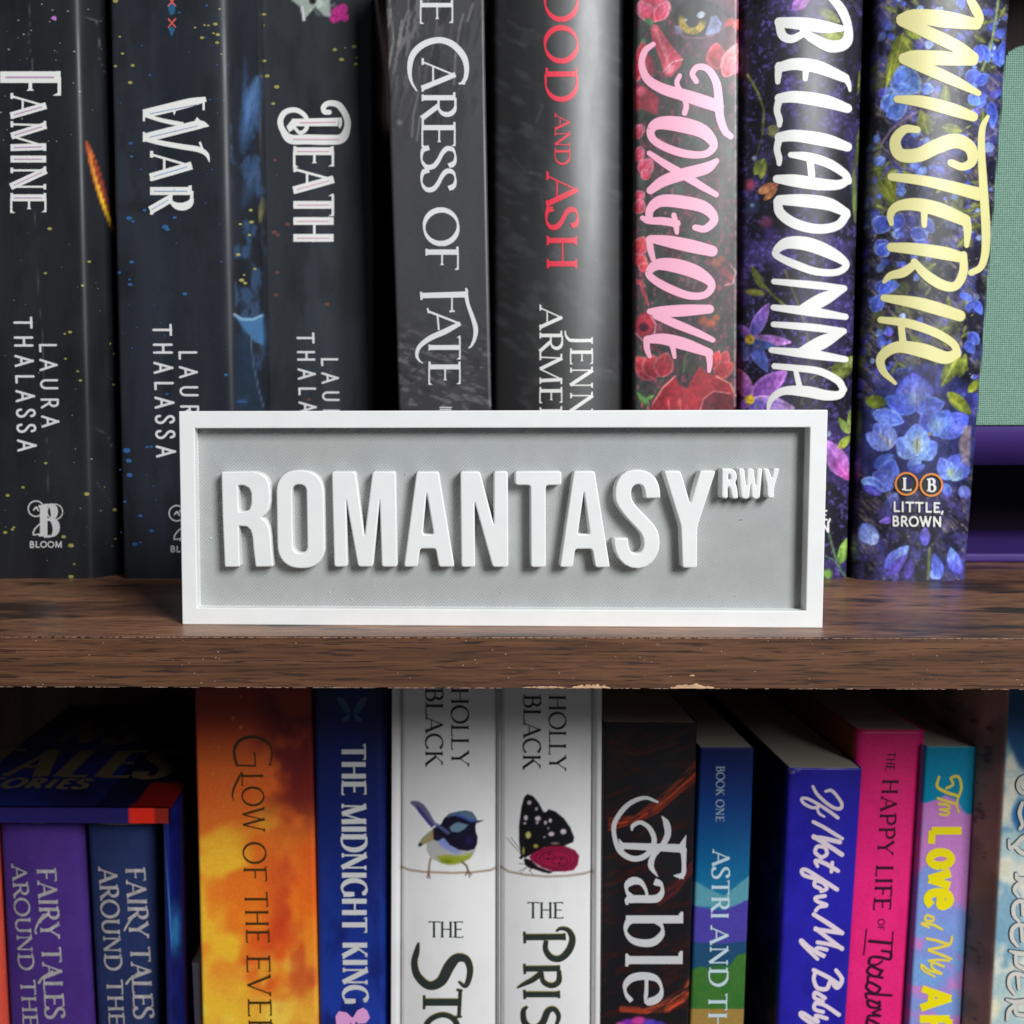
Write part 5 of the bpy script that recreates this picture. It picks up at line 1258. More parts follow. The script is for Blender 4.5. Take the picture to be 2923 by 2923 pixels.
    for k in range(120):
        x = rr2.uniform(2435, 2765); y = rr2.uniform(1400, 1630); P.blob(x, y, rr2.uniform(2, 6), rr2.uniform(2, 5), rr2.choice([(130, 116, 90), (70, 66, 80), (96, 90, 120), (60, 56, 90)]), 0, 0.6, 0.75)
    P.noise((60, 54, 120), 30, 30, 0.5, 0.66, 0.7, seed=93, mask=sstep(1400, 1450, P.y))
    P.blob(*K(880, 755), 30, 32, (120, 140, 222), 20, 0.3); P.petal(*K(940, 830), *K(850, 690), 24, (150, 170, 236), (90, 110, 210))
    for (x, y, x1, y1, w, c0, c1) in ((1000, 990, 1160, 840, 50, (80, 80, 200), (120, 150, 232)), (1020, 1040, 1150, 900, 36, (70, 56, 160), (96, 84, 200)), (1150, 1060, 1180, 920, 36, (90, 70, 190), (60, 50, 130)), (1270, 840, 1270, 710, 34, (76, 76, 190), (110, 100, 210)), (1310, 1000, 1370, 1060, 40, (96, 120, 226), (130, 150, 230)), (1370, 1060, 1330, 890, 40, (84, 110, 216), (70, 80, 190)), (1480, 1020, 1440, 850, 44, (70, 66, 190), (110, 150, 232)), (1500, 1030, 1480, 900, 30, (84, 76, 200), (90, 110, 220)), (1060, 660, 960, 680, 24, (90, 60, 170), (110, 90, 200))):
        pet(K_, x, y, x1, y1, w, c0, c1)
    P.line([K(1300, 860), K(1290, 1060)], 9, (96, 110, 60), 5, 0.8)
    P.poly([(2752, 1215), (2772, 1215), (2768, 1330), (2745, 1320), (2735, 1270)], (170, 146, 130), 10, 0.6)
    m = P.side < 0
    P.c[m] = P.c[m]*0.35  # left flank darkened in colour for the shade of the gap
    P.worn(0.30, desat=0.12, dark=1.06)
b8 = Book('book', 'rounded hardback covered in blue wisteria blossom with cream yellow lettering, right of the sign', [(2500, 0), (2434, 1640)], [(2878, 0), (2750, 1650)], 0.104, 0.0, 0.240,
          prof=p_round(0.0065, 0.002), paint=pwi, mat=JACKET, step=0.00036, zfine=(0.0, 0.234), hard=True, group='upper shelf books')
t = Ink()
for st in ([(1572, 0, 50), (1605, 60, 62), (1632, 120, 56), (1620, 160, 56)], [(1612, 162, 72), (1400, 130, 110), (1200, 110, 92), (1112, 130, 72)], [(1112, 140, 70), (1300, 225, 82), (1480, 312, 80), (1595, 385, 62)],
           [(1590, 408, 62), (1400, 392, 92), (1200, 385, 92), (1122, 390, 62)], [(1122, 398, 60), (1300, 470, 76), (1480, 550, 66), (1625, 625, 36)],
           [(1080, 665, 44), (1250, 682, 76), (1450, 735, 82), (1590, 782, 62)], [(1215, 870, 44), (1130, 868, 54), (1068, 945, 70), (1100, 1035, 82), (1220, 1040, 92), (1340, 985, 96), (1470, 945, 96), (1568, 990, 80), (1583, 1080, 60), (1520, 1118, 50), (1442, 1092, 46)],
           [(1042, 1185, 50), (1250, 1210, 66), (1450, 1255, 76), (1630, 1302, 84)], [(1688, 782, 22), (1652, 860, 40), (1645, 1000, 46), (1655, 1200, 52), (1668, 1400, 56), (1676, 1560, 56), (1670, 1700, 50), (1640, 1790, 42), (1576, 1828, 38)],
           [(1042, 1500, 28), (1036, 1440, 46), (1080, 1385, 60), (1200, 1370, 82), (1360, 1405, 92), (1530, 1475, 76)], [(1262, 1420, 44), (1262, 1510, 34)], [(1540, 1470, 60), (1552, 1540, 52), (1546, 1645, 30)]):
    t.brush(I4(st), grow=1.4)
for st in ([(1040, 248, 56), (1200, 260, 76), (1400, 290, 84), (1515, 318, 66)], [(1525, 300, 46), (1522, 420, 56), (1470, 508, 56), (1380, 500, 66), (1270, 430, 62), (1195, 345, 42)], [(1190, 370, 50), (1120, 418, 60), (1035, 440, 46), (992, 480, 22)],
           [(992, 588, 44), (1200, 620, 76), (1350, 660, 82), (1500, 708, 72)], [(970, 735, 40), (1150, 758, 56), (1330, 818, 56), (1450, 890, 50), (1486, 955, 46)],
           [(1068, 1160, 20), (985, 1075, 46), (975, 985, 60), (1080, 918, 72), (1250, 940, 92), (1400, 988, 82), (1480, 962, 56)], [(1108, 780, 42), (1122, 910, 46)]):
    t.brush(I8(st), grow=1.4)
t.lay(b8, 'title_lettering', I_CREAM)
t = Ink(); t.disc(2586, 1381, 31, m=24); t.disc(2657, 1384, 31, m=24); t.lay(b8, 'emblem_disc', ink('ink_dark_green', (40, 44, 40)), 0.00008)
t = Ink(); t.ring(2586, 1381, 31, 5.5); t.ring(2657, 1384, 31, 5.5); t.lay(b8, 'emblem_ring', I_ORANGE, 0.00045)
t = Ink(); text(t, 'L', (2574, 1399), (2599, 1400), (2574, 1363), thick=0.2, thin=0.1, serif=0.12); text(t, 'B', (2645, 1402), (2670, 1403), (2645, 1366), thick=0.2, thin=0.1, serif=0.12)
text(t, 'LITTLE,', (2547, 1459), (2692, 1462), (2547, 1433), thick=0.2, thin=0.2, serif=0, gap=0.1, cap=True)
text(t, 'BROWN', (2544, 1500), (2686, 1502), (2544, 1474), thick=0.2, thin=0.2, serif=0, gap=0.1, cap=True)
t.lay(b8, 'publisher_lettering', I_WHITE, 0.00045)
# ------------------------------------------------------------------ right end of the upper shelf: purple box and green cloth book
PURPLE = mat_plain('purple_board', (64, 40, 116), 0.6, 0.35, var=0.08, bump=0.05)
DPURP = mat_plain('dark_lining', (24, 14, 36), 0.8, 0.2)
BROWNM = mat_plain('brown_divider', (70, 46, 40), 0.7)
YB = float(atz(2800, 1607, 0.0)[1])
bx = thing('presentation_box', 'open purple box with a dark inside lying on the shelf under the green cloth book', 'box', (0.26, YB+0.04, 0))
xa = float(at(2740, 1600, YB)[0]); xb = 0.40
zt_ = float(at(2800, 1217, YB)[2])
def bpart(name, x0, x1, y0, y1, z0, z1, m, bev=0.0006):
    v, f = box(x0, x1, y0, y1, z0, z1); o = mesh_obj(name, v, f, m, bx)
    if bev: bevel(o, bev)
    return o
bpart('bottom_board', xa, xb, YB, YB+0.10, 0.0002, 0.0042, PURPLE, 0.0012)
bpart('top_board', xa+0.003, xb, YB+0.012, YB+0.10, zt_-0.004, zt_, PURPLE)
bpart('rear_board', xa+0.0005, xb, YB+0.101, YB+0.104, 0.0002, zt_, DPURP)
bpart('end_board', xa-0.003, xa-0.0004, YB+0.001, YB+0.104, 0.0003, zt_, PURPLE)
bpart('divider', xa+0.012, xa+0.017, YB+0.05, YB+0.098, 0.0045, zt_-0.0045, BROWNM)
# front lip, curve shaped inwards so that the band shades off downwards
n = 14; V = []; Fc = []
zl = float(at(2800, 1330, YB)[2])
for k in range(n+1):
    t = k/n; z = zt_-(zt_-zl)*t; y = YB+0.000+0.012*t**2.2
    V += [(xa, y, z), (xb, y, z)]
for k in range(n+1):
    t = 1-k/n; z = zt_-(zt_-zl)*t+0.0; y = YB+0.0018+0.012*t**2.2
    V += [(xa, y, z), (xb, y, z)]
for k in range(2*n+1): Fc.append((2*k, 2*k+1, 2*k+3, 2*k+2))
Fc.append((4*n+2, 4*n+3, 1, 0))
mesh_obj('front_lip', V, Fc, PURPLE, bx, smooth=False)
# green cloth book
YG = YB+0.004
Lg = [(2870, 150), (2786, 1205)]
gt = float(at(2900, 128, YG)[2]); gb = zt_+0.0003
a = at(*Lg[0], YG); b_ = at(*Lg[1], YG)
kk = (a[0]-b_[0])/(a[2]-b_[2])
def gx(z): return b_[0]+kk*(z-b_[2])
gbk = thing('cloth_book', 'sage green cloth-bound book with its cover facing out, on top of the purple box', 'book', (0.27, YG+0.015, gb))
def board(y0, y1, nm):
    pts = [(gx(gb), gb), (0.395, gb), (0.395, gt+0.0025), (gx(gt)+0.030, gt+0.0022), (gx(gt)+0.012, gt+0.0008), (gx(gt)+0.005, gt-0.0008), (gx(gt)+0.0012, gt-0.003), (gx(gt-0.006), gt-0.006)]
    V = [(x, y0, z) for x, z in pts]+[(x, y1, z) for x, z in pts]; m = len(pts)
    Fc = [tuple(range(m)), tuple(range(2*m-1, m-1, -1))]+[(i, m+i, m+(i+1) % m, (i+1) % m) for i in range(m)]
    o = mesh_obj(nm, V, Fc, GREEN, gbk, np.tile(lin((164, 208, 186)), (2*m, 1))); bevel(o, 0.0006)
GREEN = mat_print('green_book_cloth', rough=0.9, spec=0.12, cloth=1.0, weave=330, tint=0.16)
board(YG, YG+0.0028, 'front_cover'); board(YG+0.012, YG+0.0148, 'rear_cover')
v, f = box(gx(gb)+0.010, 0.39, YG+0.0029, YG+0.0119, gb+0.003, gt-0.006); mesh_obj('page_block', v, f, PAGES, gbk)

# ------------------------------------------------------------------ lower shelf
ZV = (-0.202, -0.03)      # part of the lower books the frame takes in
# boxed set
YS = 0.106
pz = lambda px, py, Y: float(at(px, py, Y)[2])
ztop = pz(400, 2306, YS)
def pbox(P):
    P.c[:] = (20, 30, 96)
    top = (P.V[:, 2] > ztop-0.0005)
    P.noise((14, 22, 60), 60, 40, 0.4, 0.6, 0.8, seed=101)
    x, y = P.V[:, 0], P.V[:, 1]
bxs = thing('book_slipcase', 'dark blue printed slipcase with TALES and STORIES on its top, holding cloth books', 'slipcase', (-0.16, YS+0.075, ZL))
SLIP = mat_print('slipcase_print', rough=0.28, spec=0.5, bump=0.06)
def grid_face(name, org, eu, ev, nu, nv, colf, mat, parent, thick):
    org, eu, ev = map(lambda q: np.array(q, float), (org, eu, ev))
    nrm = np.cross(eu, ev); nrm /= np.linalg.norm(nrm)
    uu, vv = np.meshgrid(np.linspace(0, 1, nu+1), np.linspace(0, 1, nv+1))
    A = org+uu.ravel()[:, None]*eu+vv.ravel()[:, None]*ev
    V = np.concatenate([A, A[[0, nu, (nu+1)*(nv+1)-1, (nu+1)*nv]]-nrm*thick])
    Fc = [(j*(nu+1)+i, j*(nu+1)+i+1, (j+1)*(nu+1)+i+1, (j+1)*(nu+1)+i) for j in range(nv) for i in range(nu)]
    b = len(A); Fc.append((b+3, b+2, b+1, b))
    e = [[i for i in range(nu+1)], [j*(nu+1)+nu for j in range(nv+1)], [nv*(nu+1)+i for i in range(nu, -1, -1)], [j*(nu+1) for j in range(nv, -1, -1)]]
    for k in range(4): Fc.append(tuple([b+(k+1) % 4, b+k][::-1][::-1]) and tuple([b+k]+[e[k][0]] + e[k][1:]+[b+(k+1) % 4])[::-1])
    c = np.concatenate([colf(uu.ravel(), vv.ravel(), A), np.tile([20, 24, 60], (4, 1))])
    return mesh_obj(name, V, Fc, mat, parent, lin(np.clip(c, 0, 255)))
xr_ = float(at(482, 2358, YS)[0]); xl_ = float(at(-170, 2350, YS)[0]); DS = 0.150
def col_top(u, v, A):
    c = np.tile(np.array([20, 30, 84.]), (len(u), 1))
    n = fbm(A[:, 0]*1e3, A[:, 1]*1e3, 24, 18, 4, 3)[:, None]
    c = c*(0.5+n)
    xred = A[:, 0] > float(at(371, 2306, YS)[0])+0.05*(A[:, 1]-YS)
    near = (A[:, 1]-YS) < 0.03
    c[xred & near] = (120, 20, 14)  # red painted darker here for the shade on the top panel
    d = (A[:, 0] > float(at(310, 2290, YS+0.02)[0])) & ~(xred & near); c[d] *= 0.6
    return c
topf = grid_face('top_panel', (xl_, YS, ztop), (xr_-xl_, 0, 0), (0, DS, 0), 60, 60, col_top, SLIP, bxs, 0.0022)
zlip = pz(400, 2349, YS)
def col_lip(u, v, A):
    c = np.tile(np.array([34, 26, 92.]), (len(u), 1))
    px, py = project(A); r = px > 370
    c[r] = (222, 40, 22)
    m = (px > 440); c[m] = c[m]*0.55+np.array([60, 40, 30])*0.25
    return c
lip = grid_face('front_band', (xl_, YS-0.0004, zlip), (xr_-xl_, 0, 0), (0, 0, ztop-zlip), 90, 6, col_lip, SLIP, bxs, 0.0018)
def col_side(u, v, A):
    px, py = project(A)
    c = np.tile(np.array([24, 34, 120.]), (len(u), 1))
    c *= (0.6+0.8*fbm(px, py, 20, 60, 3, 5))[:, None]
    m = sstep(2540, 2640, py)*sstep(2760, 2680, py)*sstep(530, 500, px)*(0.4+fbm(px, py, 12, 14, 3, 8)); m = np.clip(m, 0, 1)[:, None]
    c = c*(1-m)+np.array([60, 140, 210])*m
    s = (np.abs(px-522-(py-2400)*0.02) < 7)[:, None]*0.5; c = c*(1-s)+np.array([120, 60, 90])*s
    return c
sidef = grid_face('side_panel', (xr_, YS, ZL+0.0003), (0, DS, 0), (0, 0, ztop-0.0023-ZL-0.0003), 60, 130, col_side, SLIP, bxs, 0.0022)
v, f = box(xl_, xl_+0.0022, YS, YS+DS, ZL+0.0003, ztop-0.0024); mesh_obj('side_panel', v, f, DPURP, bxs)
v, f = box(xl_+0.0024, xr_-0.0024, YS+DS-0.002, YS+DS, ZL+0.0003, ztop-0.0024); mesh_obj('back_wall', v, f, DPURP, bxs)
# lettering on the top panel: placed on the horizontal panel at its real position
def top_text(s, p0, p1, depth, off=0.00015, **kw):
    t = Ink()
    A = atz(*p0, ztop); B = atz(*p1, ztop)
    text(t, s, (A[0]*1e4, A[1]*1e4), (B[0]*1e4, B[1]*1e4), ((A[0])*1e4, (A[1]+depth)*1e4), ((B[0])*1e4, (B[1]+depth)*1e4), **kw)
    V = np.array([(q[0]/1e4, q[1]/1e4, ztop+off) for q in t.v]); V[:, 2] += (np.array(t.o) % 64)*3e-6
    return V, t.f
TANI = ink('ink_tan', (96, 86, 66))
V, Fc = top_text('TALES', (-130, 2213), (468, 2222), 0.036, thick=0.2, thin=0.09, serif=0.07, gap=0.14); mesh_obj('title_lettering', V, Fc, TANI, topf)
V, Fc = top_text('STORIES', (-105, 2247), (242, 2252), 0.011, thick=0.24, thin=0.2, serif=0, gap=0.12); mesh_obj('subtitle_lettering', V, Fc, TANI, topf)
V, Fc = top_text('NS', (150, 2118), (370, 2124), 0.034, thick=0.2, thin=0.09, serif=0.07, gap=0.2); mesh_obj('title_lettering', V, Fc, TANI, topf)

def flat(c, c2=None, sx=60, sy=80, seed=1):
    def f(P):
        P.c[:] = c
        if c2 is not None: P.noise(c2, sx, sy, 0.4, 0.7, 0.8, seed=seed)
    return f
YI = YS+0.011
zb = lambda px, py, Y=YI: pz(px, py, Y)
b0 = Book('cloth_book', 'coral red cloth book at the far left inside the slipcase', [(-150, 2360), (-130, 2900)], [(-7, 2400), (24, 2923)], YI, ZL+0.0004, zb(0, 2352), depth=0.13, prof=p_round(0.002, 0.003), paint=flat((226, 84, 66)), mat=CLOTH, group='cloth books in the slipcase')
bp_ = Book('cloth_book', 'purple cloth book in the slipcase with silver FAIRY TALES lettering', [(5, 2360), (33, 2923)], [(238, 2360), (272, 2923)], YI, ZL+0.0004, zb(120, 2352), depth=0.13, prof=p_round(0.003, 0.003), paint=flat((80, 50, 134), (72, 44, 126)), mat=CLOTH, step=0.001, zfine=ZV, group='cloth books in the slipcase')
t = Ink(); text(t, 'FAIRY TALES', (105, 2477), (131, 2906), (160, 2477), (186, 2906), thick=0.17, thin=0.08, serif=0.1, gap=0.03)
t.brush([(126, 2610, 7), (112, 2630, 7), (102, 2652, 5), (104, 2662, 7)]); t.brush([(150, 2772, 7), (122, 2790, 7), (112, 2804, 7)])
t.lay(bp_, 'title_lettering', FOIL, 0.0003)
t = Ink(); text(t, 'AROUND THE', (33, 2466), (68, 2930), (76, 2466), (110, 2930), thick=0.17, thin=0.09, serif=0.1, gap=0.03); t.lay(bp_, 'subtitle_lettering', FOIL, 0.0003)
bb_ = Book('cloth_book', 'navy blue cloth book in the slipcase with silver FAIRY TALES lettering', [(252, 2362), (281, 2923)], [(464, 2366), (474, 2923)], YI, ZL+0.0004, zb(360, 2356), depth=0.13, prof=p_round(0.003, 0.003), paint=flat((42, 56, 102), (38, 50, 94)), mat=CLOTH, step=0.001, zfine=ZV, group='cloth books in the slipcase')
t = Ink(); text(t, 'FAIRY TALES', (358, 2475), (384, 2906), (414, 2475), (440, 2906), thick=0.17, thin=0.08, serif=0.1, gap=0.03)
t.brush([(382, 2612, 7), (368, 2632, 7), (356, 2654, 5)]); t.brush([(400, 2774, 7), (374, 2792, 7), (362, 2806, 7)])
t.lay(bb_, 'title_lettering', FOIL, 0.0003)
t = Ink(); text(t, 'AROUND THE', (281, 2475), (313, 2926), (334, 2475), (356, 2926), thick=0.17, thin=0.09, serif=0.1, gap=0.03); t.lay(bb_, 'subtitle_lettering', FOIL, 0.0003)

# orange book
def pg(P):
    P.grad([(1960, (130, 42, 30)), (2060, (170, 62, 36)), (2200, (222, 104, 42)), (2400, (226, 110, 36)), (2600, (238, 120, 30)), (2923, (240, 180, 60))])
    P.noise((96, 22, 26), 120, 130, 0.36, 0.62, 0.9, seed=111, mask=sstep(700, 800, P.x+0.0*P.y)*sstep(2420, 2250, P.y))
    P.noise((226, 84, 28), 150, 170, 0.38, 0.66, 0.85, seed=113, octv=3, mask=sstep(2150, 2350, P.y))
    P.noise((246, 196, 50), 130, 120, 0.42, 0.68, 0.85, seed=115, octv=3, mask=sstep(2230, 2440, P.y)*sstep(860, 740, P.x))
    P.noise((186, 46, 32), 90, 130, 0.5, 0.72, 0.6, seed=117, octv=3, mask=sstep(2300, 2500, P.y)*sstep(720, 820, P.x))
    P.noise((250, 226, 90), 90, 80, 0.5, 0.72, 0.7, seed=119, octv=3, mask=sstep(2650, 2800, P.y)*sstep(900, 760, P.x))
    for (x, y, r_) in ((666, 2050, 8), (688, 2076, 8), (624, 2134, 5), (608, 2208, 5), (686, 1990, 4)): P.blob(x, y, r_, r_, (240, 180, 90), 0, 1.0, 0.8)
bg_ = Book('book', 'fiery orange and yellow book with dark GLOW OF THE EVER lettering', [(556, 1980), (578, 2923)], [(889, 1980), (909, 2923)], 0.110, ZL, -0.036, depth=0.135, prof=p_flat(0.001), paint=pg, mat=MATTE, step=0.0007, zfine=ZV, group='lower shelf books')
t = Ink()
t.brush([(768, 2186, 3), (776, 2160, 4), (772, 2128, 6), (740, 2106, 8), (712, 2104, 9), (684, 2114, 9), (669, 2140, 8), (672, 2170, 7), (678, 2188, 6)], cap=False)
t.strip([(676, 2184), (728, 2186)], [5, 5]); t.strip([(728, 2150), (729, 2188)], [4, 4]); t.strip([(722, 2149), (730, 2150)], [3, 3]); t.strip([(768, 2183), (778, 2182)], [4, 4])
text(t, 'LOW', (690, 2204), (694, 2374), (751, 2204), (757, 2374), thick=0.11, thin=0.06, serif=0.07, gap=0.02)
t.brush([(690, 2206, 6), (680, 2224, 6), (668, 2250, 6), (664, 2272, 4), (668, 2286, 2)])
text(t, 'OF', (694, 2403), (697, 2514), (758, 2403), (762, 2514), thick=0.11, thin=0.06, serif=0.07)
text(t, 'THE', (698, 2543), (704, 2690), (763, 2543), (770, 2690), thick=0.11, thin=0.06, serif=0.07)
text(t, 'EVER', (704, 2723), (712, 2965), (771, 2723), (778, 2965), thick=0.11, thin=0.06, serif=0.07)
t.lay(bg_, 'title_lettering', I_BROWN)

# midnight blue book
def pm(P):
    P.grad([(1960, (12, 22, 66)), (2300, (16, 32, 92)), (2600, (22, 46, 128)), (2923, (30, 58, 158))])
    P.noise((16, 28, 96), 60, 140, 0.45, 0.7, 0.7, seed=121)
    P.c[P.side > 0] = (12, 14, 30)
bm_ = Book('book', 'deep blue book with silver MIDNIGHT KING lettering and a pink bow', [(895, 1980), (913, 2923)], [(1116, 1980), (1117, 2923)], 0.112, ZL, -0.030, depth=0.135, prof=lambda t, w: p_flat(0.001)(t, w)+np.clip(t-0.86, 0, 1)**1.3*0.06, paint=pm, mat=MATTE, step=0.001, zfine=ZV, group='lower shelf books')
t = Ink(); kw = dict(thick=0.2, thin=0.07, serif=0.09, gap=0.03, spur=1.6)
text(t, 'THE', (975, 2122), (976, 2268), (1043, 2122), (1045, 2268), **kw)
text(t, 'MIDNIGHT', (975, 2292), (977, 2662), (1045, 2292), (1047, 2662), **kw)
text(t, 'KING', (978, 2687), (980, 2864), (1048, 2687), (1050, 2864), **kw)
t.lay(bm_, 'title_lettering', I_GREYT)
t = Ink()
for sx in (-1, 1):
    t.poly([(1005+sx*3, 2030), (1005+sx*14, 2004), (1005+sx*38, 1985), (1005+sx*44, 1992), (1005+sx*36, 2012), (1005+sx*16, 2036)])
    t.poly([(1005+sx*2, 2032), (1005+sx*14, 2040), (1005+sx*28, 2052), (1005+sx*26, 2060), (1005+sx*10, 2058)])
t.lay(bm_, 'butterfly_print', ink('ink_slate_blue', (40, 78, 108)))
t = Ink()
t.poly([(1006, 2906), (990, 2890), (968, 2886), (958, 2900), (960, 2925), (968, 2940), (995, 2932)]); t.poly([(1008, 2904), (1020, 2884), (1036, 2876), (1048, 2884), (1056, 2905), (1044, 2920), (1022, 2922)]); t.disc(1008, 2912, 9); t.poly([(1004, 2918), (996, 2950), (1018, 2950), (1014, 2918)])
t.lay(bm_, 'bow_print', ink('ink_bow_pink', (226, 160, 214)))

# two white hardbacks
def pwhite(kind):
    def f(P):
        P.c[:] = (234, 233, 232)
        P.noise((228, 227, 227), 80, 120, 0.4, 0.7, 0.8, seed=131)
        if kind == 'bird':
            Z = B6.p
            P.line([(1146, 2474), (1168, 2483), (1210, 2489), (1290, 2492), (1350, 2490), (1400, 2484), (1412, 2478)], 6.5, (166, 152, 132), 3)
            P.poly([Z(250, 290), Z(300, 275), Z(400, 290), Z(480, 340), Z(560, 450), Z(640, 590), Z(690, 670), Z(620, 740), Z(560, 680), Z(450, 540), Z(330, 390), Z(250, 320)], (104, 100, 130), 5)
            P.poly([Z(330, 350), Z(420, 400), Z(560, 590), Z(650, 700), Z(620, 735), Z(540, 650), Z(400, 480)], (58, 56, 124), 6)
            P.poly([Z(530, 1010), Z(530, 1120), Z(570, 1220), Z(640, 1290), Z(760, 1340), Z(900, 1375), Z(1020, 1370), Z(1150, 1335), Z(1270, 1270), Z(1350, 1180), Z(1390, 1060), Z(1300, 950), Z(800, 900), Z(620, 960)], (178, 176, 176), 5)
            P.poly([Z(700, 930), Z(830, 900), Z(1000, 1080), Z(1130, 1150), Z(1050, 1190), Z(900, 1130), Z(770, 1060)], (120, 136, 206), 16, 0.85)
            P.poly([Z(700, 1240), Z(860, 1210), Z(1100, 1230), Z(1320, 1180), Z(1280, 1260), Z(1150, 1335), Z(1020, 1370), Z(900, 1378), Z(780, 1340)], (146, 156, 40), 12)
            P.blob(*Z(880, 1320), 26, 10, (112, 126, 20), 0, 0.9, 0.8); P.blob(*Z(1180, 1230), 24, 8, (176, 176, 90), -10, 0.9, 0.7)
            P.poly([Z(400, 1060), Z(390, 1010), Z(450, 920), Z(560, 820), Z(680, 740), Z(760, 760), Z(740, 900), Z(620, 970), Z(480, 1030)], (150, 150, 112), 5)
            P.line([Z(500, 1000), Z(600, 930), Z(680, 780)], 4, (190, 130, 70), 6, 0.9); P.blob(*Z(420, 1035), 9, 6, (40, 50, 40), -30, 0.5)
            P.poly([Z(640, 760), Z(720, 700), Z(860, 820), Z(880, 880), Z(720, 970), Z(650, 950)], (28, 26, 44), 5)
            P.poly([Z(780, 680), Z(830, 580), Z(920, 500), Z(1080, 460), Z(1200, 445), Z(1310, 470), Z(1380, 560), Z(1390, 640), Z(1370, 720), Z(1380, 820), Z(1410, 900), Z(1400, 1020), Z(1350, 1110), Z(1230, 1140), Z(1080, 1120), Z(930, 1040), Z(830, 920), Z(760, 860), Z(700, 720)], (20, 16, 38), 4)
            P.poly([Z(850, 570), Z(930, 500), Z(1080, 462), Z(1200, 448), Z(1310, 474), Z(1378, 560), Z(1385, 620), Z(1300, 640), Z(1180, 560), Z(1020, 530)], (84, 110, 132), 5)
            P.line([Z(1050, 520), Z(1180, 570), Z(1280, 620), Z(1375, 610)], 7, (60, 84, 170), 6, 0.9)
            P.poly([Z(920, 740), Z(1000, 670), Z(1070, 645), Z(1250, 690), Z(1180, 770), Z(1080, 820), Z(960, 810)], (104, 132, 152), 6)
            P.line([Z(700, 690), Z(780, 740), Z(900, 830)], 10, (84, 96, 140), 6, 0.85)
            P.blob(*Z(1260, 960), 20, 22, (36, 28, 84), 0, 0.9, 0.8)
            P.poly([Z(1370, 610), Z(1520, 615), Z(1400, 665)], (70, 74, 84), 3)
            P.line([Z(600, 1270), Z(575, 1380), Z(570, 1480)], 6, (150, 130, 112), 3); P.line([Z(1140, 1330), Z(1220, 1400), Z(1250, 1500)], 6, (116, 104, 90), 3)
            for q in ((540, 1600), (580, 1610), (1200, 1560), (1270, 1590), (1300, 1550)):
                P.line([Z(570 if q[0] < 900 else 1240, 1480), Z(*q)], 4, (130, 90, 76), 3)
        else:
            Z = B5.p
            P.line([(1430, 2474), (1452, 2488), (1500, 2497), (1560, 2502), (1620, 2500), (1665, 2494), (1688, 2487)], 7, (172, 162, 148), 3)
            BK = (20, 18, 22)
            P.poly([Z(540, 1040), Z(515, 800), Z(515, 600), Z(550, 330), Z(590, 180), Z(640, 135), Z(720, 165), Z(800, 260), Z(870, 390), Z(900, 400), Z(950, 355), Z(1050, 390), Z(1170, 490), Z(1260, 620), Z(1315, 760), Z(1305, 830), Z(1170, 890), Z(900, 950), Z(700, 1010), Z(600, 1060)], BK, 4)
            for (x, y, a_, b2_, c) in ((665, 260, 9, 9, (190, 176, 184)), (770, 350, 6, 7, (170, 160, 166)), (615, 480, 8, 11, (206, 192, 200)), (600, 560, 6, 5, (170, 160, 166)), (790, 490, 12, 10, (210, 196, 206)), (780, 550, 6, 6, (180, 170, 180)), (900, 550, 6, 8, (196, 184, 192)), (970, 520, 7, 8, (206, 194, 202)), (940, 630, 5, 5, (130, 124, 130)), (985, 715, 12, 9, (206, 190, 202)), (1160, 680, 12, 11, (206, 194, 204)), (885, 760, 6, 4, (150, 140, 144)), (650, 730, 11, 14, (190, 190, 104)), (760, 890, 10, 8, (160, 150, 56)), (580, 960, 5, 16, (150, 146, 70)), (885, 915, 7, 4, (150, 110, 40)), (1040, 850, 18, 5, (120, 100, 84))):
                P.blob(*Z(x, y), a_, b2_, c, 0, 0.6)
            P.poly([Z(660, 1050), Z(720, 990), Z(860, 920), Z(1000, 885), Z(1200, 895), Z(1330, 950), Z(1390, 1030), Z(1370, 1160), Z(1310, 1240), Z(1180, 1262), Z(1000, 1255), Z(850, 1200), Z(720, 1120)], (150, 24, 62), 4)
            for (cx_, cy_, q) in ((940, 1030, 90), (1110, 1110, 110), (1040, 1080, 230), (1040, 1075, 290), (1030, 1070, 340)):
                pts = [Z(cx_+q*cos(k/3.), cy_+q*0.55*sin(k/3.)) for k in range(20)]
                P.line(pts, 2.2, (70, 10, 36), 2, 0.75)
            for (x, y) in ((950, 1010), (940, 1070), (1130, 1080), (1105, 1140)): P.blob(*Z(x, y), 5, 4, (40, 8, 20), 0, 0.7)
            P.poly([Z(600, 1060), Z(680, 1090), Z(800, 1190), Z(1000, 1270), Z(960, 1290), Z(860, 1270), Z(720, 1220), Z(600, 1160)], (40, 12, 26), 4)
            P.blob(*Z(545, 1060), 6, 5, BK, 0, 0.3); P.poly([Z(580, 1080), Z(660, 1100), Z(760, 1210), Z(690, 1225), Z(610, 1170)], BK, 3)
            for pts in ([(540, 1000), (450, 900), (335, 770)], [(555, 990), (480, 870), (400, 770)], [(600, 1160), (540, 1150), (510, 1140)], [(620, 1190), (570, 1230), (505, 1255)], [(640, 1200), (580, 1250), (540, 1290)], [(670, 1230), (690, 1270), (715, 1300)], [(690, 1230), (660, 1260)]):
                P.line([Z(*p) for p in pts], 1.8, (70, 66, 70), 1.5, 0.8)
    return f
GLOSSW = mat_print('white_glossy_case', rough=0.3, spec=0.45, bump=0.03, grain=0.012)
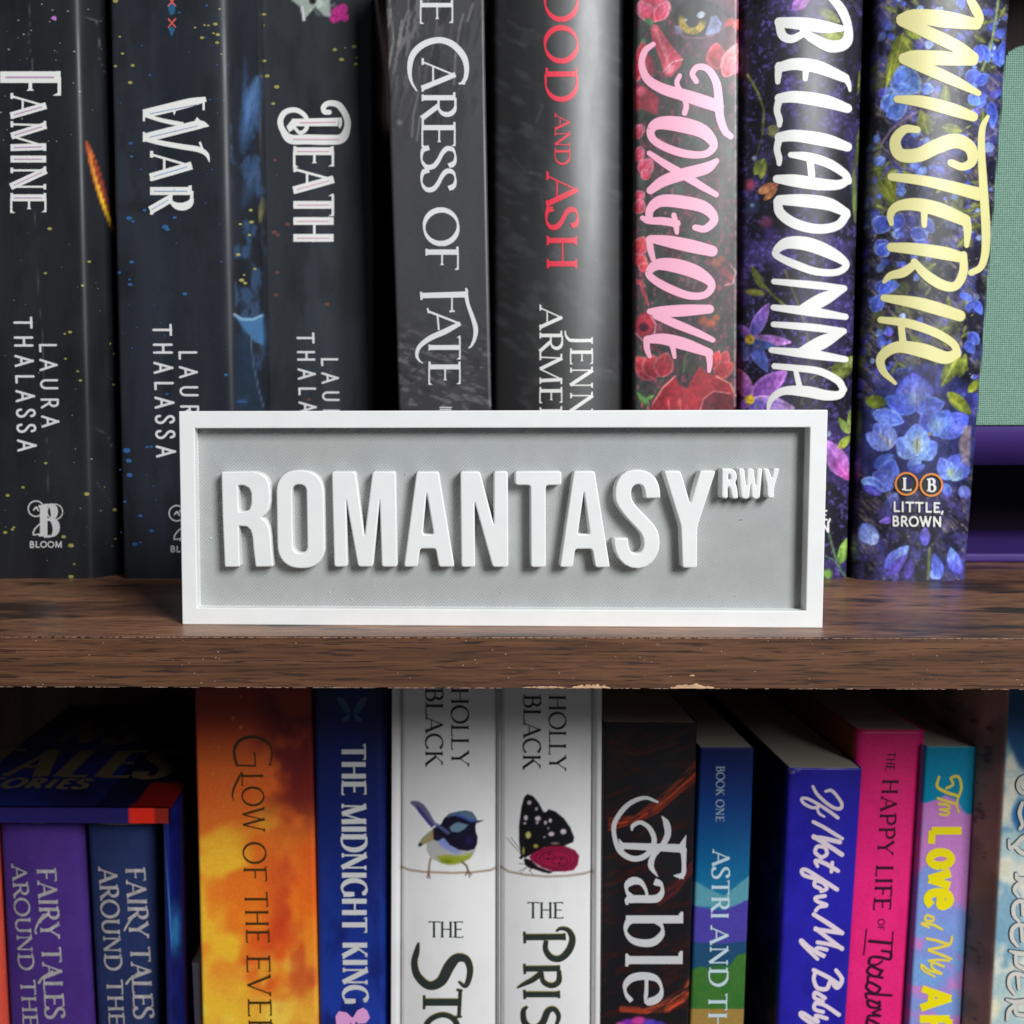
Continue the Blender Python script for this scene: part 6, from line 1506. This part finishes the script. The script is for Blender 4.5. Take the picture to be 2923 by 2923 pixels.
bw1 = Book('book', 'white hardback with a small blue wren printed on its spine', [(1119, 1980), (1116, 2923)], [(1424, 1980), (1423, 2923)], 0.108, ZL, -0.034, depth=0.135, hard=True, prof=p_hinge(0.085, 0.985, 0.0035, 0.0034), paint=pwhite('bird'), mat=GLOSSW, step=0.00036, zfine=(-0.195, -0.045), group='lower shelf books')
bw2 = Book('book', 'white hardback with a black and crimson butterfly printed on its spine', [(1426, 1980), (1425, 2923)], [(1718, 1980), (1712, 2923)], 0.108, ZL, -0.034, depth=0.135, hard=True, prof=p_hinge(0.015, 0.925, 0.0035, 0.0034), paint=pwhite('fly'), mat=GLOSSW, step=0.00036, zfine=(-0.195, -0.045), group='lower shelf books')
kw = dict(thick=0.15, thin=0.055, serif=0.09, gap=0.03)
t = Ink(); text(t, 'HOLLY', (1288, 1962), (1289, 2187), (1337, 1962), (1339, 2187), **kw); text(t, 'BLACK', (1215, 1962), (1215, 2187), (1264, 1962), (1264, 2187), **kw); t.lay(bw1, 'author_lettering', I_BLACK)
t = Ink(); text(t, 'HOLLY', (1567, 1982), (1568, 2200), (1615, 1982), (1616, 2200), **kw); text(t, 'BLACK', (1495, 1982), (1493, 2196), (1543, 1982), (1543, 2196), **kw); t.lay(bw2, 'author_lettering', I_BLACK)
for bk, dx, x0, x1, y0, y1 in ((bw1, 0, 1222, 1322, 2676, 2630), (bw2, 0, 1504, 1608, 2621, 2575)):
    t = Ink(); text(t, 'THE', (x0, y0), (x1, y0), (x0, y1), thick=0.13, thin=0.07, serif=0.08, gap=-0.02); t.lay(bk, 'article_lettering', I_DARK)
def gilt(book, fn):
    t = Ink(); fn(t, 3.6); t.lay(book, 'gilt_outline', I_GOLD, 0.0001)
    t = Ink(); fn(t, 0.0); t.lay(book, 'title_lettering', I_DARK, 0.0004)
def sto(t, g):
    t.brush([p[:2]+(p[2]+g,) for p in L6([(935, 1490, 6), (925, 1540, 26), (912, 1600, 30), (930, 1670, 36), (990, 1722, 42), (1055, 1700, 50), (1100, 1620, 54), (1140, 1575, 46), (1190, 1580, 36), (1212, 1630, 30), (1205, 1690, 26), (1185, 1725, 20), (1150, 1700, 8)])], cap=False)
    t.strip(L6([(970, 1812), (1165, 1812)]), [19+g, 19+g]); t.strip(L6([(1160, 1742), (1152, 1895)]), [8+g, 8+g]); t.strip(L6([(965, 1775), (965, 1850)]), [5+g, 5+g]); t.strip(L6([(1140, 1745), (1172, 1750)]), [6+g, 4+g]); t.strip(L6([(1130, 1893), (1168, 1890)]), [6+g, 4+g])
    t.brush([p[:2]+(p[2]+g,) for p in L6([(970, 2010, 30), (985, 1920, 26), (1060, 1880, 26), (1130, 1910, 26), (1160, 2010, 30)])], cap=False)
gilt(bw1, sto)
def pris(t, g):
    t.strip(L7([(185, 1462), (400, 1460)]), [16+g, 16+g]); t.strip(L7([(183, 1432), (186, 1495)]), [5+g, 5+g]); t.strip(L7([(398, 1440), (400, 1478)]), [5+g, 5+g])
    t.brush([p[:2]+(p[2]+g,) for p in L7([(300, 1480, 20), (298, 1530, 24), (330, 1572, 30), (380, 1575, 32), (425, 1530, 34), (442, 1470, 30), (420, 1425, 22), (380, 1415, 16), (355, 1430, 8)])], cap=False)
    t.strip(L7([(185, 1632), (370, 1630)]), [15+g, 15+g]); t.strip(L7([(183, 1605), (186, 1660)]), [5+g, 5+g]); t.strip(L7([(368, 1612), (370, 1648)]), [5+g, 5+g])
    t.brush([p[:2]+(p[2]+g,) for p in L7([(370, 1640, 18), (368, 1700, 26), (330, 1722, 26), (285, 1700, 22), (275, 1645, 14)])], cap=False)
    t.brush([p[:2]+(p[2]+g,) for p in L7([(280, 1650, 26), (230, 1690, 26), (180, 1715, 18), (145, 1735, 5)])], cap=False)
    t.strip(L7([(185, 1770), (370, 1770)]), [15+g, 15+g]); t.strip(L7([(183, 1745), (186, 1795)]), [5+g, 5+g]); t.strip(L7([(368, 1750), (370, 1790)]), [5+g, 5+g])
    t.brush([p[:2]+(p[2]+g,) for p in L7([(200, 1835, 10), (178, 1860, 22), (185, 1920, 28), (230, 1955, 30), (280, 1925, 32), (310, 1860, 30), (345, 1850, 24), (368, 1890, 20), (350, 1950, 12)])], cap=False)
gilt(bw2, pris)

# black book with fiery hair
def pfa(P):
    P.c[:] = (24, 22, 26)
    P.noise((60, 22, 18), 60, 14, 0.5, 0.72, 0.7, seed=141, rot=-0.35)
    def streak(pts, w, c, s=8, a=0.9): P.line([L7.p(*p) for p in pts], w, c, s, a)
    r_ = random.Random(3)
    for k in range(26):
        o = r_.uniform(-38, 38); e = r_.uniform(-20, 20)
        streak([(1120, 560+o*1.2+e), (1010, 660+o*1.0), (900, 760+o*0.7+e), (780, 830+o*0.5), (640, 860+o*0.5+e)], r_.uniform(2, 6), r_.choice([(150, 50, 24), (196, 76, 36), (110, 34, 24), (90, 26, 22)]), 6, 0.55)
        streak([(1090, 1700+o*1.6+e), (1040, 1780+o), (960, 1830+o*0.7+e), (840, 1860+o*0.4), (700, 1850+o*0.3)], r_.uniform(2, 6), r_.choice([(226, 96, 50), (190, 60, 34), (120, 40, 30), (240, 130, 80)]), 5, 0.6)
    for k in range(14):
        o = r_.uniform(-30, 30); streak([(640, 430+o), (800, 470+o*0.6), (1000, 400+o)], 2.5, (70, 26, 22), 5, 0.5); streak([(900, 1270+o), (1000, 1200+o), (1100, 1060+o)], 3, (110, 30, 34), 6, 0.4)
    P.noise((24, 22, 26), 40, 10, 0.56, 0.7, 0.7, seed=143, rot=-0.5)
    for (x, y, q, c) in ((740, 1925, 26, (120, 40, 170)), (800, 1915, 30, (200, 60, 150)), (860, 1925, 26, (90, 60, 190)), (910, 1935, 24, (70, 50, 160)), (700, 1935, 18, (180, 70, 160))): P.blob(*L7.p(x, y), q, q*0.6, c, 0, 0.6)
bf_ = Book('book', 'black paperback with flowing orange hair print and silver Fable lettering', [(1722, 2040), (1712, 2923)], [(1990, 2060), (1963, 2923)], 0.110, ZL, pz(1850, 2062, 0.110), depth=0.135, prof=lambda t, w: p_flat(0.001)(t, w), paint=pfa, mat=MATTE, step=0.0005, zfine=ZV, group='lower shelf books')
t = Ink()
for st in ([(900, 735, 12), (830, 712, 20), (740, 750, 26), (672, 840, 26), (668, 920, 24), (700, 1000, 30), (770, 1040, 30), (840, 1020, 30), (882, 950, 28), (860, 880, 26), (810, 845, 22), (768, 862, 22), (762, 885, 10)],
           [(925, 812, 6), (948, 850, 34), (955, 910, 34), (925, 970, 30), (880, 1020, 30), (865, 1080, 30), (900, 1135, 6)]): t.brush(L7(st))
t.strip(L7([(700, 970), (1045, 985)]), [17, 24]); t.poly(L7([(690, 930), (720, 960), (720, 990), (700, 1020)])); t.poly(L7([(1055, 910), (1050, 1000), (1020, 1010), (1020, 960)]))
t.brush(L7([(1040, 990, 34), (1042, 1060, 24), (1040, 1120, 24), (1020, 1145, 8)])); t.poly(L7([(985, 1130), (1050, 1110), (1040, 1150), (1000, 1140)]))
kw = dict(thick=0.14, thin=0.05, serif=0.09)
for s_, y0, y1 in (('a', 2503, 2585), ('b', 2604, 2700), ('l', 2716, 2772), ('e', 2777, 2864)):
    text(t, s_, (1788-(y0-2500)*0.012, y0), (1788-(y1-2500)*0.012, y1), (1948-(y0-2500)*0.012, y0), (1948-(y1-2500)*0.012, y1), **kw)
t.lay(bf_, 'title_lettering', I_GREYT)

# blue landscape book
def pas(P):
    P.grad([(2120, (8, 20, 84)), (2300, (10, 58, 122)), (2480, (14, 100, 148)), (2530, (24, 110, 154)), (2923, (24, 110, 154))])
    P.poly([L7.p(1080, 1150), L7.p(1170, 1200), L7.p(1260, 1240), L7.p(1410, 1120), L7.p(1410, 1300), L7.p(1080, 1300)], (90, 154, 170), 5)
    P.poly([L7.p(1080, 1290), L7.p(1180, 1310), L7.p(1260, 1320), L7.p(1410, 1250), L7.p(1410, 1500), L7.p(1080, 1500)], (74, 64, 160), 5)
    P.poly([L7.p(1080, 1490), L7.p(1250, 1500), L7.p(1410, 1480), L7.p(1410, 1700), L7.p(1080, 1700)], (30, 74, 110), 5)
    P.poly([L7.p(1080, 1640), L7.p(1130, 1620), L7.p(1200, 1640), L7.p(1290, 1620), L7.p(1330, 1560), L7.p(1410, 1540), L7.p(1410, 1860), L7.p(1080, 1860)], (64, 114, 48), 6)
    P.noise((50, 110, 44), 30, 30, 0.45, 0.65, 0.8, seed=151, mask=sstep(2745, 2760, P.y)*sstep(2890, 2870, P.y))
    P.poly([L7.p(1060, 1850), L7.p(1410, 1850), L7.p(1410, 2100), L7.p(1060, 2100)], (160, 128, 64), 5)
ba_ = Book('book', 'slim blue and green landscape book with pale BOOK ONE and ASTRI lettering', [(1996, 2130), (1968, 2923)], [(2152, 2132), (2122, 2923)], 0.118, ZL, pz(2075, 2133, 0.118), depth=0.13, prof=p_flat(0.0008), paint=pas, mat=MATTE, step=0.0006, zfine=ZV, group='lower shelf books')
t = Ink(); text(t, 'BOOK ONE', (2045, 2186), (2043, 2345), (2068, 2186), (2066, 2345), thick=0.17, thin=0.08, serif=0.09); t.lay(ba_, 'series_lettering', ink('ink_blue_grey', (150, 170, 190)))
t = Ink(); kw = dict(thick=0.17, thin=0.07, serif=0.09, gap=0.04)
text(t, 'ASTRI', (2034, 2425), (2029, 2623), (2083, 2425), (2079, 2623), **kw); text(t, 'AND', (2028, 2642), (2023, 2816), (2079, 2642), (2076, 2816), **kw); text(t, 'THE', (2022, 2834), (2020, 2990), (2075, 2834), (2073, 2990), **kw)
t.lay(ba_, 'title_lettering', ink('ink_ice', (196, 218, 226)))

# indigo script book
def pin(P):
    P.c[:] = (40, 34, 168)
    P.noise((34, 28, 150), 80, 100, 0.4, 0.7, 0.7, seed=161)
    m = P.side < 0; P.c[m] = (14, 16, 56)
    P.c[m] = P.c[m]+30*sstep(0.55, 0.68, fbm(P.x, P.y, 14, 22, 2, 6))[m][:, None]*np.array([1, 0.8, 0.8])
    P.line([(2245, 2192), (2262, 2206), (2285, 2196), (2380, 2192), (2460, 2190)], 2.2, (150, 146, 170), 1.5, 0.8)
bi_ = Book('book', 'indigo paperback with lilac handwritten-style lettering and a visible white page top', [(2250, 2195), (2217, 2923)], [(2460, 2190), (2412, 2923)], 0.114, ZL, pz(2350, 2192, 0.114), depth=0.13, prof=p_flat(0.0008), paint=pin, mat=MATTE, step=0.0009, zfine=ZV, group='lower shelf books')
t = Ink(); R1 = zt(2050, 1960, 4.293)
for st in ([(1160, 1222, 36), (1200, 1300, 40), (1290, 1395, 42), (1410, 1480, 42), (1495, 1492, 44), (1512, 1430, 42), (1440, 1320, 40), (1380, 1270, 40), (1315, 1282, 34)],
           [(1465, 1605, 44), (1350, 1520, 42), (1200, 1425, 40), (1085, 1370, 38), (1022, 1372, 36), (1045, 1425, 38), (1140, 1478, 38), (1225, 1478, 36)], [(1205, 1470, 30), (1235, 1550, 32), (1300, 1592, 26)],
           [(1165, 1655, 44), (1290, 1720, 46), (1420, 1800, 46), (1520, 1860, 40)]): t.brush(R1(st))
for st in ([(420, 925, 20), (470, 930, 22), (560, 950, 22)], [(420, 920, 22), (500, 970, 22), (572, 1018, 22)],
           [(455, 1030, 18), (428, 1005, 18), (440, 975, 18), (480, 980, 18), (490, 1015, 18), (460, 1035, 18)], [(550, 1105, 20), (480, 1065, 20), (430, 1050, 18), (440, 1080, 16)], [(520, 1060, 16), (515, 1110, 16)],
           [(545, 1205, 20), (460, 1150, 20), (380, 1100, 18), (355, 1105, 18), (370, 1130, 18), (440, 1150, 18)], [(455, 1200, 18), (425, 1185, 18), (430, 1160, 18), (470, 1170, 18), (490, 1200, 18), (460, 1215, 18)], [(480, 1240, 18), (430, 1250, 18), (440, 1270, 18), (490, 1290, 18), (450, 1300, 16), (430, 1320, 16)],
           [(420, 1340, 20), (500, 1390, 22), (572, 1440, 22)], [(572, 1440, 20), (500, 1430, 20), (430, 1420, 20)], [(430, 1415, 20), (500, 1470, 20), (572, 1525, 20)], [(572, 1520, 18), (500, 1500, 18), (440, 1490, 18)],
           [(490, 1530, 18), (440, 1520, 18), (435, 1545, 18), (480, 1565, 18), (400, 1520, 18), (355, 1480, 18), (360, 1500, 18), (440, 1580, 16)],
           [(420, 1640, 20), (500, 1680, 20), (560, 1720, 20)], [(540, 1640, 18), (572, 1690, 20), (545, 1735, 20), (510, 1700, 18), (490, 1740, 20), (440, 1735, 20), (420, 1690, 18), (425, 1660, 18)],
           [(480, 1790, 18), (430, 1760, 18), (425, 1790, 18), (470, 1810, 18), (430, 1815, 16)], [(555, 1880, 20), (480, 1830, 18), (430, 1820, 18), (425, 1850, 18), (470, 1865, 18)], [(490, 1900, 18), (430, 1885, 18), (440, 1920, 18), (360, 1870, 18), (355, 1890, 18), (440, 1950, 18)]):
    t.brush(L8(st), grow=1.6)
t.lay(bi_, 'title_lettering', I_BLUSH)

# thin pale paperback, only its edge showing
Book('book', 'thin cream paperback edge in the gap between slipcase and orange book', [(549, 2760), (556, 2923)], [(572, 2760), (577, 2923)], 0.125, ZL, pz(560, 2748, 0.125), depth=0.11, prof=p_flat(0.0008), paint=flat((206, 200, 184)), mat=MATTE, group='lower shelf books')
# pink book
def ppk(P):
    P.c[:] = (238, 40, 122); P.noise((230, 34, 116), 60, 80, 0.4, 0.7, 0.8, seed=1)
    P.c[P.side < 0] = (150, 86, 20)
bk_ = Book('book', 'hot pink paperback with dark wine HAPPY LIFE lettering', [(2447, 2082), (2400, 2923)], [(2638, 2083), (2580, 2923)], 0.121, ZL, pz(2540, 2083, 0.121), depth=0.13, prof=p_flat(0.0008), paint=ppk, mat=MATTE, step=0.002, zfine=ZV, group='lower shelf books')
t = Ink(); kw = dict(thick=0.17, thin=0.07, serif=0.09, gap=0.06)
text(t, 'THE', (2532, 2146), (2528, 2199), (2556, 2146), (2553, 2199), **kw)
text(t, 'HAPPY', (2520, 2222), (2504, 2440), (2565, 2222), (2549, 2440), **kw); text(t, 'LIFE', (2502, 2468), (2493, 2596), (2550, 2468), (2542, 2596), **kw)
text(t, 'OF', (2507, 2622), (2505, 2654), (2525, 2622), (2523, 2654), **kw)
t.strip(L8([(715, 1482), (845, 1495)]), [9, 9]); t.strip(L8([(705, 1415), (690, 1560)]), [3, 3]); t.strip(L8([(848, 1430), (838, 1570)]), [3, 3])
for st in ([(790, 1535, 14), (835, 1545, 14), (830, 1580, 14), (780, 1570, 16), (730, 1570, 14), (720, 1605, 14), (760, 1610, 12), (790, 1590, 10)],
           [(780, 1640, 14), (730, 1620, 14), (710, 1650, 14), (760, 1675, 14), (790, 1640, 14)], [(790, 1680, 14), (720, 1670, 14), (712, 1700, 10)],
           [(775, 1730, 14), (720, 1705, 14), (705, 1735, 14), (750, 1765, 14), (780, 1740, 12)], [(838, 1775, 14), (760, 1770, 14), (705, 1765, 14), (705, 1790, 10)],
           [(770, 1820, 14), (715, 1800, 14), (720, 1835, 14), (770, 1840, 14), (775, 1810, 14)], [(780, 1850, 12), (740, 1870, 12), (780, 1885, 12), (720, 1885, 14), (710, 1905, 12)], [(770, 1930, 14), (715, 1905, 14), (705, 1935, 14)]):
    t.brush(L8(st))
t.lay(bk_, 'title_lettering', I_WINE)

# pastel book
def plv(P):
    P.c[:] = (206, 132, 204)
    P.noise((126, 156, 222), 120, 110, 0.44, 0.58, 0.95, seed=171, mask=sstep(2330, 2420, P.y))
    P.noise((120, 170, 226), 100, 90, 0.5, 0.6, 0.9, seed=175, mask=sstep(2600, 2700, P.y))
    d = np.sin((P.x+P.y*0.4)*1.05)*np.sin((P.y-P.x*0.4)*1.05)
    P.mix(sstep(0.1, 0.5, d)*0.22, (150, 120, 200))
    P.poly([(2630, 2120), (2805, 2120), (2790, 2290), (2780, 2318), (2762, 2326), (2745, 2310), (2735, 2286), (2700, 2270), (2670, 2284), (2640, 2292), (2625, 2290)], (0, 140, 178), 4)
bl_ = Book('book', 'lilac and turquoise halftone book with bright yellow LOVE lettering', [(2641, 2130), (2592, 2923)], [(2795, 2131), (2741, 2923)], 0.117, ZL, pz(2715, 2131, 0.117), depth=0.13, prof=p_flat(0.0008), paint=plv, mat=MATTE, step=0.0005, zfine=ZV, group='lower shelf books')
t = Ink(); kw = dict(thick=0.26, thin=0.24, serif=0, gap=0.12)
text(t, 'L', (2660, 2356), (2656, 2412), (2745, 2356), (2742, 2412), **kw); text(t, 'ove', (2655, 2428), (2647, 2588), (2750, 2428), (2744, 2588), **kw)
text(t, 'AF', (2632, 2815), (2622, 2945), (2716, 2815), (2708, 2945), **kw)
t.lay(bl_, 'title_lettering', I_YEL)
t = Ink()
for st in ([(1135, 660, 14), (1170, 640, 14), (1160, 605, 14), (1200, 600, 16), (1215, 660, 14), (1190, 740, 12), (1200, 790, 10)], [(1095, 600, 14), (1085, 650, 16), (1130, 680, 18), (1190, 700, 18)], [(1090, 715, 16), (1150, 735, 16), (1190, 745, 12)], [(1095, 745, 16), (1140, 750, 14), (1150, 770, 12), (1100, 775, 14)], [(1120, 780, 14), (1150, 790, 12), (1135, 805, 12), (1100, 800, 14)],
           [(1060, 1355, 16), (1030, 1345, 14), (1020, 1370, 14), (1060, 1375, 14), (1065, 1355, 12)], [(1110, 1420, 14), (1060, 1395, 16), (1000, 1390, 14), (1040, 1410, 12)], [(1030, 1470, 14), (1080, 1480, 16), (1150, 1500, 16), (1165, 1460, 12)], [(1150, 1505, 14), (1090, 1520, 16), (1040, 1530, 16)], [(1040, 1535, 14), (1100, 1555, 16), (1160, 1580, 14)], [(1150, 1590, 12), (1090, 1585, 14), (1040, 1590, 14)], [(1120, 1620, 14), (1060, 1600, 14), (1060, 1630, 14), (1110, 1660, 14), (1040, 1640, 14), (1000, 1610, 12), (1010, 1640, 12), (1070, 1675, 12)]):
    t.brush(L8(st))
t.lay(bl_, 'script_lettering', I_YEL2)

# last book, its seen flank flared in shape to catch the light
def pkp(P):
    P.c[:] = (222, 222, 206)
    P.noise((170, 198, 200), 90, 100, 0.4, 0.62, 0.9, seed=181)
    P.noise((96, 150, 184), 80, 110, 0.5, 0.68, 0.7, seed=183)
    P.poly([(2860, 1940), (2960, 1940), (2960, 2240), (2905, 2180), (2870, 2100)], (36, 84, 130), 20)
    P.blob(2915, 2330, 34, 60, (40, 104, 164), 0, 0.5)
    P.blob(2870, 2300, 22, 70, (226, 224, 204), 10, 0.7); P.blob(2860, 2480, 30, 40, (220, 216, 190), 10, 0.7, 0.8); P.blob(2835, 2880, 30, 50, (230, 226, 196), 10, 0.7)
    m = (P.t < 0.108) | (P.side < 0)
    P.c[m] = (178, 140, 126)
    z = P.V[:, 2]; y = P.V[:, 1]
    f_ = sstep(0.42, 0.62, fbm(y*1e3, z*1e3, 18, 22, 3, 9)); P.mix(f_*m*0.7, (112, 102, 90))
    f_ = sstep(0.66, 0.7, fbm(y*1e3, z*1e3, 5, 4, 3, 19))*(P.t < 0.06); P.mix(f_*m*0.45, (40, 36, 34))
bz_ = Book('book', 'pale blue cloudy book with outlined white lettering at the right edge of the lower shelf', [(2797, 2100), (2752, 2923)], [(3120, 2100), (3070, 2923)], 0.104, ZL, -0.036, depth=0.13, prof=lambda t, w: np.where(t < 0.112, (0.112-t)/0.112*0.011, 0)+p_round(0.001, 0.001)(np.maximum(t, 0.5), w), paint=pkp, mat=MATTE, step=0.0006, zfine=ZV, group='lower shelf books')
def kee(t, g):
    R3 = zt(2723, 2300, 3.1)
    q = lambda pts: [p[:2]+(p[2]+g,) for p in R3(pts)]
    for st in ([(600, -30, 30), (575, 60, 36), (600, 160, 30), (580, 200, 30)], [(480, 300, 20), (490, 370, 30), (530, 350, 36), (590, 290, 40), (640, 260, 40)], [(540, 360, 36), (590, 410, 40), (660, 430, 40)],
               [(545, 600, 26), (560, 640, 40), (640, 650, 40)], [(640, 655, 30), (560, 690, 34), (530, 740, 34), (565, 800, 26)],
               [(570, 1020, 26), (525, 960, 36), (525, 880, 36), (570, 840, 36), (640, 850, 34)], [(600, 850, 30), (605, 960, 30)],
               [(555, 1235, 26), (510, 1170, 36), (510, 1090, 36), (560, 1050, 36), (640, 1060, 34)], [(590, 1060, 30), (600, 1190, 30)],
               [(490, 1280, 20), (560, 1300, 40), (650, 1310, 44)], [(540, 1320, 30), (550, 1400, 34), (620, 1440, 34)],
               [(530, 1660, 26), (485, 1590, 36), (490, 1510, 36), (540, 1480, 36), (630, 1500, 34)], [(560, 1490, 30), (570, 1610, 30)],
               [(460, 1710, 20), (540, 1730, 40), (650, 1720, 44)], [(540, 1740, 30), (545, 1830, 36), (620, 1850, 34)], [(530, 1760, 36), (480, 1810, 36), (465, 1890, 24)]):
        t.brush(q(st))
    t.ring(2928, 2240, 24, 12+g)
t = Ink(); kee(t, 4.5); t.lay(bz_, 'lettering_outline', I_TEALG, 0.0001)
t = Ink(); kee(t, 0.0); t.lay(bz_, 'title_lettering', I_PALE, 0.0005)

for o in bpy.data.objects:
    if o.name.split('.')[0] in ('fleck_print', 'frayed_corner', 'worn_corner'): o['kind'] = 'stuff'
